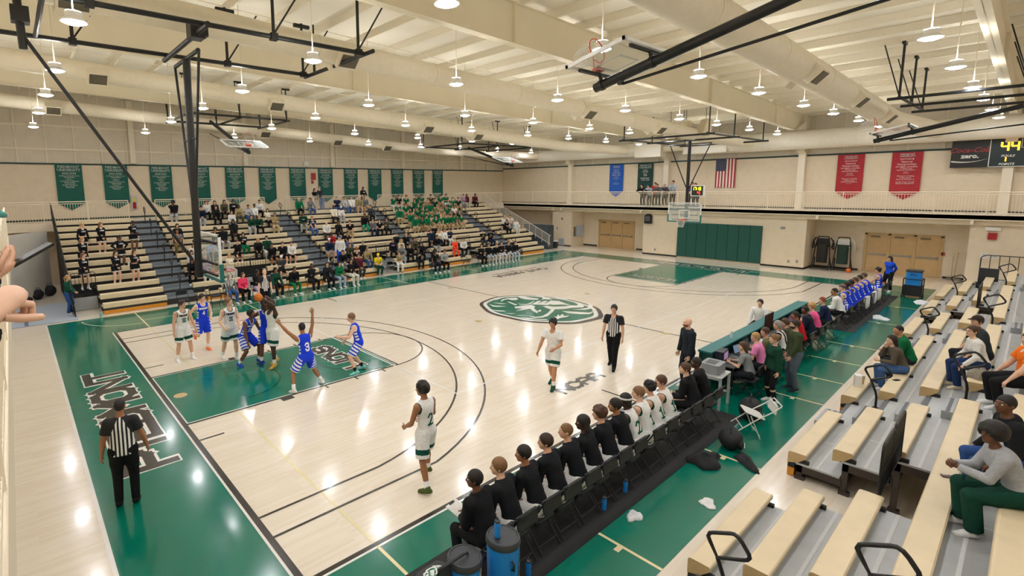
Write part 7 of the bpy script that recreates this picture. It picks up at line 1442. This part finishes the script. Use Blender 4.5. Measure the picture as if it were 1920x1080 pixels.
P('woman standing in green sweatshirt and black leggings', (10.9, -2.12, 0), .75, None, res=.0105, fem=True, skin='p', hair='bun', hairc='lb', top='hoodie', topc='#15402f', bot='leggings', botc='#17181b', H=1.66)
P('man standing in olive sweater and grey trousers', (12.15, -2.2, 0), .7, None, res=.0105, skin='l', hair='short', hairc='db', beard=1, top='long', topc='#3e4a30', bot='pants', botc='#5a6672', shoe='#2a2d36', H=1.8, bulk=1.1, handL=(-.2, .2, .9))
P('boy in white shirt leaning on the court side of the table', (16.3, -.15, .42), 1.7, None, res=.013, sit=True, skin='p', hair='short', hairc='db', top='long', topc='#eeeeec', bot='pants', botc='#17181b', lean=.2, footL=(-.12, .4, -.33), footR=(.12, .4, -.33), look=(-.2, .1))
t = thing('stool', 'low black stool under the boy in white shirt', 'stool', (16.3, -.15, 0)); MB().lathe([(.0001, .37), (.16, .37), (.17, .4), (.16, .42), (.0001, .42)], n=18).build('seat', black, t); [MB().cyl((.11*a, .11*b, 0), (.09*a, .09*b, .38), .014, n=6).build('leg', black, t) for a in (-1, 1) for b in (-1, 1)]
vb = [(19.85, 'm', 'buzz', 'bk', 'long', '#eeeeec', 'man in white shirt on the visitors bench'), (20.95, 'p', 'short', 'lb', 'jersey', '', 'blue bench player with a headband'), (21.6, 'k', 'braids', 'bk', 'jersey', '', 'blue bench player behind the headband player'), (22.3, 'd', 'short', 'bk', 'jersey', '', 'third blue player on the visitors bench'), (23.0, 'l', 'short', 'br', 'jersey', '', 'fourth blue player on the visitors bench'), (23.75, 'l', 'short', 'db', 'jersey', '', 'fifth blue player on the visitors bench'), (24.5, 'l', 'short', 'br', 'jersey', '', 'sixth blue player on the visitors bench'), (26.3, 'l', 'curly', 'bk', 'jersey', '', 'last blue player, sitting upright by the orange bottles')]
for i, (x, s_, h_, hc_, tp_, c_, l) in enumerate(vb): P(l, (x, -1.58, .462), .1, 'people on the visitors bench', res=.0135, **dict(BJ if tp_ == 'jersey' else dict(top='long', topc=c_, bot='pants', botc='#17181b'), sit=True, skin=s_, hair=h_, hairc=hc_, lean=.42 if i < 7 else .1, headlean=.7, handL=(-.06, .42, .2), handR=(.06, .42, .2), look=(.7, 0), H=1.88, **({'headband': '#3a4a8a'} if i == 1 else {})))
P('woman in bright blue pullover standing with hands behind her back', (29.1, -1.5, 0), 1.1, None, res=.014, fem=True, skin='l', hair='long', hairc='bk', top='long', topc='#1d4fd0', bot='pants', botc='#17181b', handL=(-.06, -.2, .92), handR=(.06, -.2, .92), H=1.68)
# near stands
ns = [(13.05, 2, dict(fem=True, skin='p', hair='long', hairc='db', top='long', topc='#5b5347', botc='#42618f', H=1.7, lean=.45, handR=(.08, .3, .55), handL=(-.1, .42, .25)), 'woman in brown sweater and jeans in the near stands'), (14.0, 2, dict(skin='t', hair='buzz', hairc='bk', top='hoodie', topc='#0d6b3e', botc='#2a2d33', H=1.82, lean=.45, handL=(-.06, .45, .25), handR=(.06, .45, .25)), 'man in green hoodie in the near stands'), (12.45, 4, dict(fem=True, skin='p', hair='bun', hairc='br', top='long', topc='#e9e7e2', botc='#22365e', H=1.72, lean=.35, glasses=1, shoe='#d8cdb2'), 'woman in white sweatshirt and jeans in the near stands'), (13.35, 4, dict(skin='l', hair='short', hairc='db', top='tee', topc='#33383c', botc='#22262c', H=1.82, lean=.3, cap='#3a2f28'), 'man in dark shirt and brown cap behind the white sweatshirt'), (10.75, 5, dict(skin='p', hair='short', hairc='br', top='tee', topc='#f0761e', botc='#1a1b1e', bulk=1.2), 'person in orange shirt cut off at the right edge'), (5.72, 5, dict(fem=True, skin='d', hair='afro', hairc='bk', top='long', topc='#a9acb0', bot='wide', botc='#123f33', H=1.72, lean=.5, glasses=1, handL=(-.03, .5, .3), handR=(.05, .5, .3), curl=.7), 'woman in grey sweatshirt and wide green trousers with glasses'), (6.75, 5, dict(skin='d', hair='buzz', hairc='bk', top='jacket', topc='#1b1d1f', botc='#31508a', lean=.35), 'person in black jacket and jeans behind the grey sweatshirt')]
for x, k_, d_, l in ns:
    d_ = dict(dict(bot='pants'), **d_); d_.setdefault('footL', (-.13, .34, -.372)); d_.setdefault('footR', (.13, .36, -.372)); P(l, (x, NEAR.y(k_, .13), NEAR.seat_z(k_)+.004), .35, 'spectators in the near stands', res=.0095, **dict(d_, sit=True, look=(.5, .05)))
# far sideline chairs
fs = [(4.75, 'l', 'bob', 'gy', 'long', '#6f7276', '#3f5f94', True, 'seated person in grey and jeans behind the hoop net'), (5.3, 'l', 'pony', 'br', 'jacket', '#f0446e', '#17181b', True, 'woman in hot pink jacket on the far sideline'), (6.02, 'd', 'dreads', 'bk', 'hoodie', '#17181b', '#b7a6c8', True, 'woman in black hoodie and lavender trousers beside the referee'), (6.9, 'm', 'bob', 'bk', 'hoodie', '#123f30', '#17181b', True, 'woman in dark green hoodie right of the referee'), (7.8, 'm', 'short', 'bk', 'hoodie', '#17181b', '#13754a', False, 'man in black hoodie and green trousers on the far sideline'), (8.8, 'd', 'buzz', 'bk', 'jacket', '#1c1d20', '#1c1d20', True, 'woman in black suit on the far sideline'), (9.65, 'l', 'long', 'br', 'jacket', '#1c1d20', '#17181b', True, 'long haired woman in black on the far sideline'), (10.3, 'l', 'long', 'bk', 'hoodie', '#0f6a42', '#9fb4cc', True, 'woman in green hoodie and pale jeans on the far sideline'), (11.1, 't', 'short', 'bk', 'long', '#17181b', '#dcd5c6', False, 'man in black sweatshirt and cream trousers on the far sideline'), (16.95, 'd', 'afro', 'bk', 'tee', '#17181b', '#1c2028', False, 'curly haired man in black on a courtside chair'), (17.65, 't', 'short', 'bk', 'long', '#9c9ea2', '#17181b', False, 'man in grey shirt on a courtside chair')]
fs += [(x, 'l', h_, 'br', 'long', '#17181b', c_, False, l+' of six men in black sweatshirts') for x, h_, c_, l in ((20.95, 'short', '#17181b', 'leftmost'), (21.6, 'curly', '#a7aeb6', 'second'), (22.25, 'short', '#d5d6d8', 'third'), (22.9, 'short', '#d0ccd0', 'fourth'), (23.55, 'buzz', '#b9bec2', 'fifth'), (24.2, 'short', '#c2ccd4', 'rightmost'))]
for i, (x, s_, h_, hc_, tp_, c_, b_c, f_, l) in enumerate(fs): P(l, (x, 17.3, .462), PI+(.1 if i < 9 else -.25), 'people on the far sideline chairs', res=.016, **dict(sit_pose(i % 3, random.Random(i)), sit=True, fem=f_, skin=s_, hair=h_, hairc=hc_, top=tp_, topc=c_, bot='pants', botc=b_c, footL=(-.14, .4, -.375), footR=(.14, .42, -.375), look=(-.4 if i > 4 else .1, 0)))
P('woman in white vest over green sleeves standing by the grey mat', (-1.05, 19.75, 0), yw(.85, -.5), None, res=.014, fem=True, skin='p', hair='pony', hairc='bl', top='long', topc='#1c5a44', bot='pants', botc='#2f5590', H=1.68, handL=(-.03, .28, .95), handR=(.05, .28, .95))
# right balcony
for y, h_, c_, l, b_ in ((13.1, 1.72, '#17181b', 'black top, leftmost', .55), (12.6, 1.7, '#9da1aa', 'pale grey hoodie', .6), (12.33, 1.78, '#b3261f', 'red shirt', .1), (11.96, 1.74, '#55565a', 'grey hoodie', .5), (11.46, 1.76, '#4a4c50', 'dark grey hoodie with a fair cap', .45), (11.05, 1.9, '#a5abb0', 'light grey sweatshirt, tallest', .05), (9.74, 1.78, '#6a1f28', 'maroon top behind the pole', .1), (9.34, 1.74, '#2d3f66', 'blue top above the shot clock', .4)):
    P('young man on the right balcony in '+l, (34.05 if b_ < .2 else 33.78, y, DECK+.004), PI/2, 'people on the right balcony', res=.019, skin='l', hair='short', hairc='bk', top='hoodie', topc=c_, bot='pants', botc='#1c1d22', lean=b_, H=h_, handL=(-.12, .42, 1.12), handR=(.12, .42, 1.12), poleL=(-1, 0, -.3), poleR=(1, 0, -.3), **({'cap': '#d8d4c8'} if 'cap' in l else {}))
# left balcony
lbp = dict(bot='pants', botc='#1c1d22', top='hoodie')
P('person in teal shirt leaning on the left balcony rail', (-3.12, 8.7, DECK+.004), -PI/2, 'people at the left balcony rail', res=.013, **dict(lbp, topc='#4f8f8a', skin='p', hair='short', hairc='br', lean=.45, handL=(-.12, .44, 1.13), handR=(.12, .44, 1.13), poleL=(-1, 0, -.3), poleR=(1, 0, -.3), H=1.76))
t, J = P('person at the left edge holding a phone over the rail', (-3.06, -3.28, DECK+.004), -PI/2, 'people at the left balcony rail', res=.009, **dict(lbp, topc='#15161a', skin='l', hair='short', hairc='db', handL=(-.1, .4, 1.33), handR=(.07, .4, 1.33), palmL=(.5, 0, 1), palmR=(-.5, 0, 1), curl=.45, H=1.74))
t2 = thing('phone', 'black phone held in two hands at the left edge', 'phone', (-2.53, -3.27, DECK+1.41), .2); MB().cbox((0, 0, 0), (.15, .075, .01), mat=Matrix.Rotation(-.5, 3, 'Y')).build('case', black, t2)
P('person at the left edge with a closed fist over the rail', (-3.05, -4.25, DECK+.004), -PI/2, 'people at the left balcony rail', res=.009, **dict(lbp, topc='#15161a', skin='p', hair='short', hairc='br', handL=(-.26, .08, .95), handR=(.0, .4, 1.36), palmR=(-.3, 0, -1), curlR=1.25, H=1.78))
# ================================================================ RENDER LOOK
w = bpy.data.worlds.new('world'); scene.world = w; w.use_nodes = True
w.node_tree.nodes['Background'].inputs[0].default_value = (.9, .95, 1, 1); w.node_tree.nodes['Background'].inputs[1].default_value = .05
scene.view_settings.view_transform = 'Standard'; scene.view_settings.look = 'None'; scene.view_settings.gamma = 1; scene.view_settings.use_curve_mapping = False
scene.view_settings.exposure = EXPO
scene.cycles.max_bounces = 8; scene.cycles.diffuse_bounces = 5; scene.cycles.glossy_bounces = 3; scene.cycles.transparent_max_bounces = 8
scene.cycles.sample_clamp_indirect = 6; scene.cycles.caustics_reflective = False; scene.cycles.caustics_refractive = False
scene.cycles.use_denoising = True
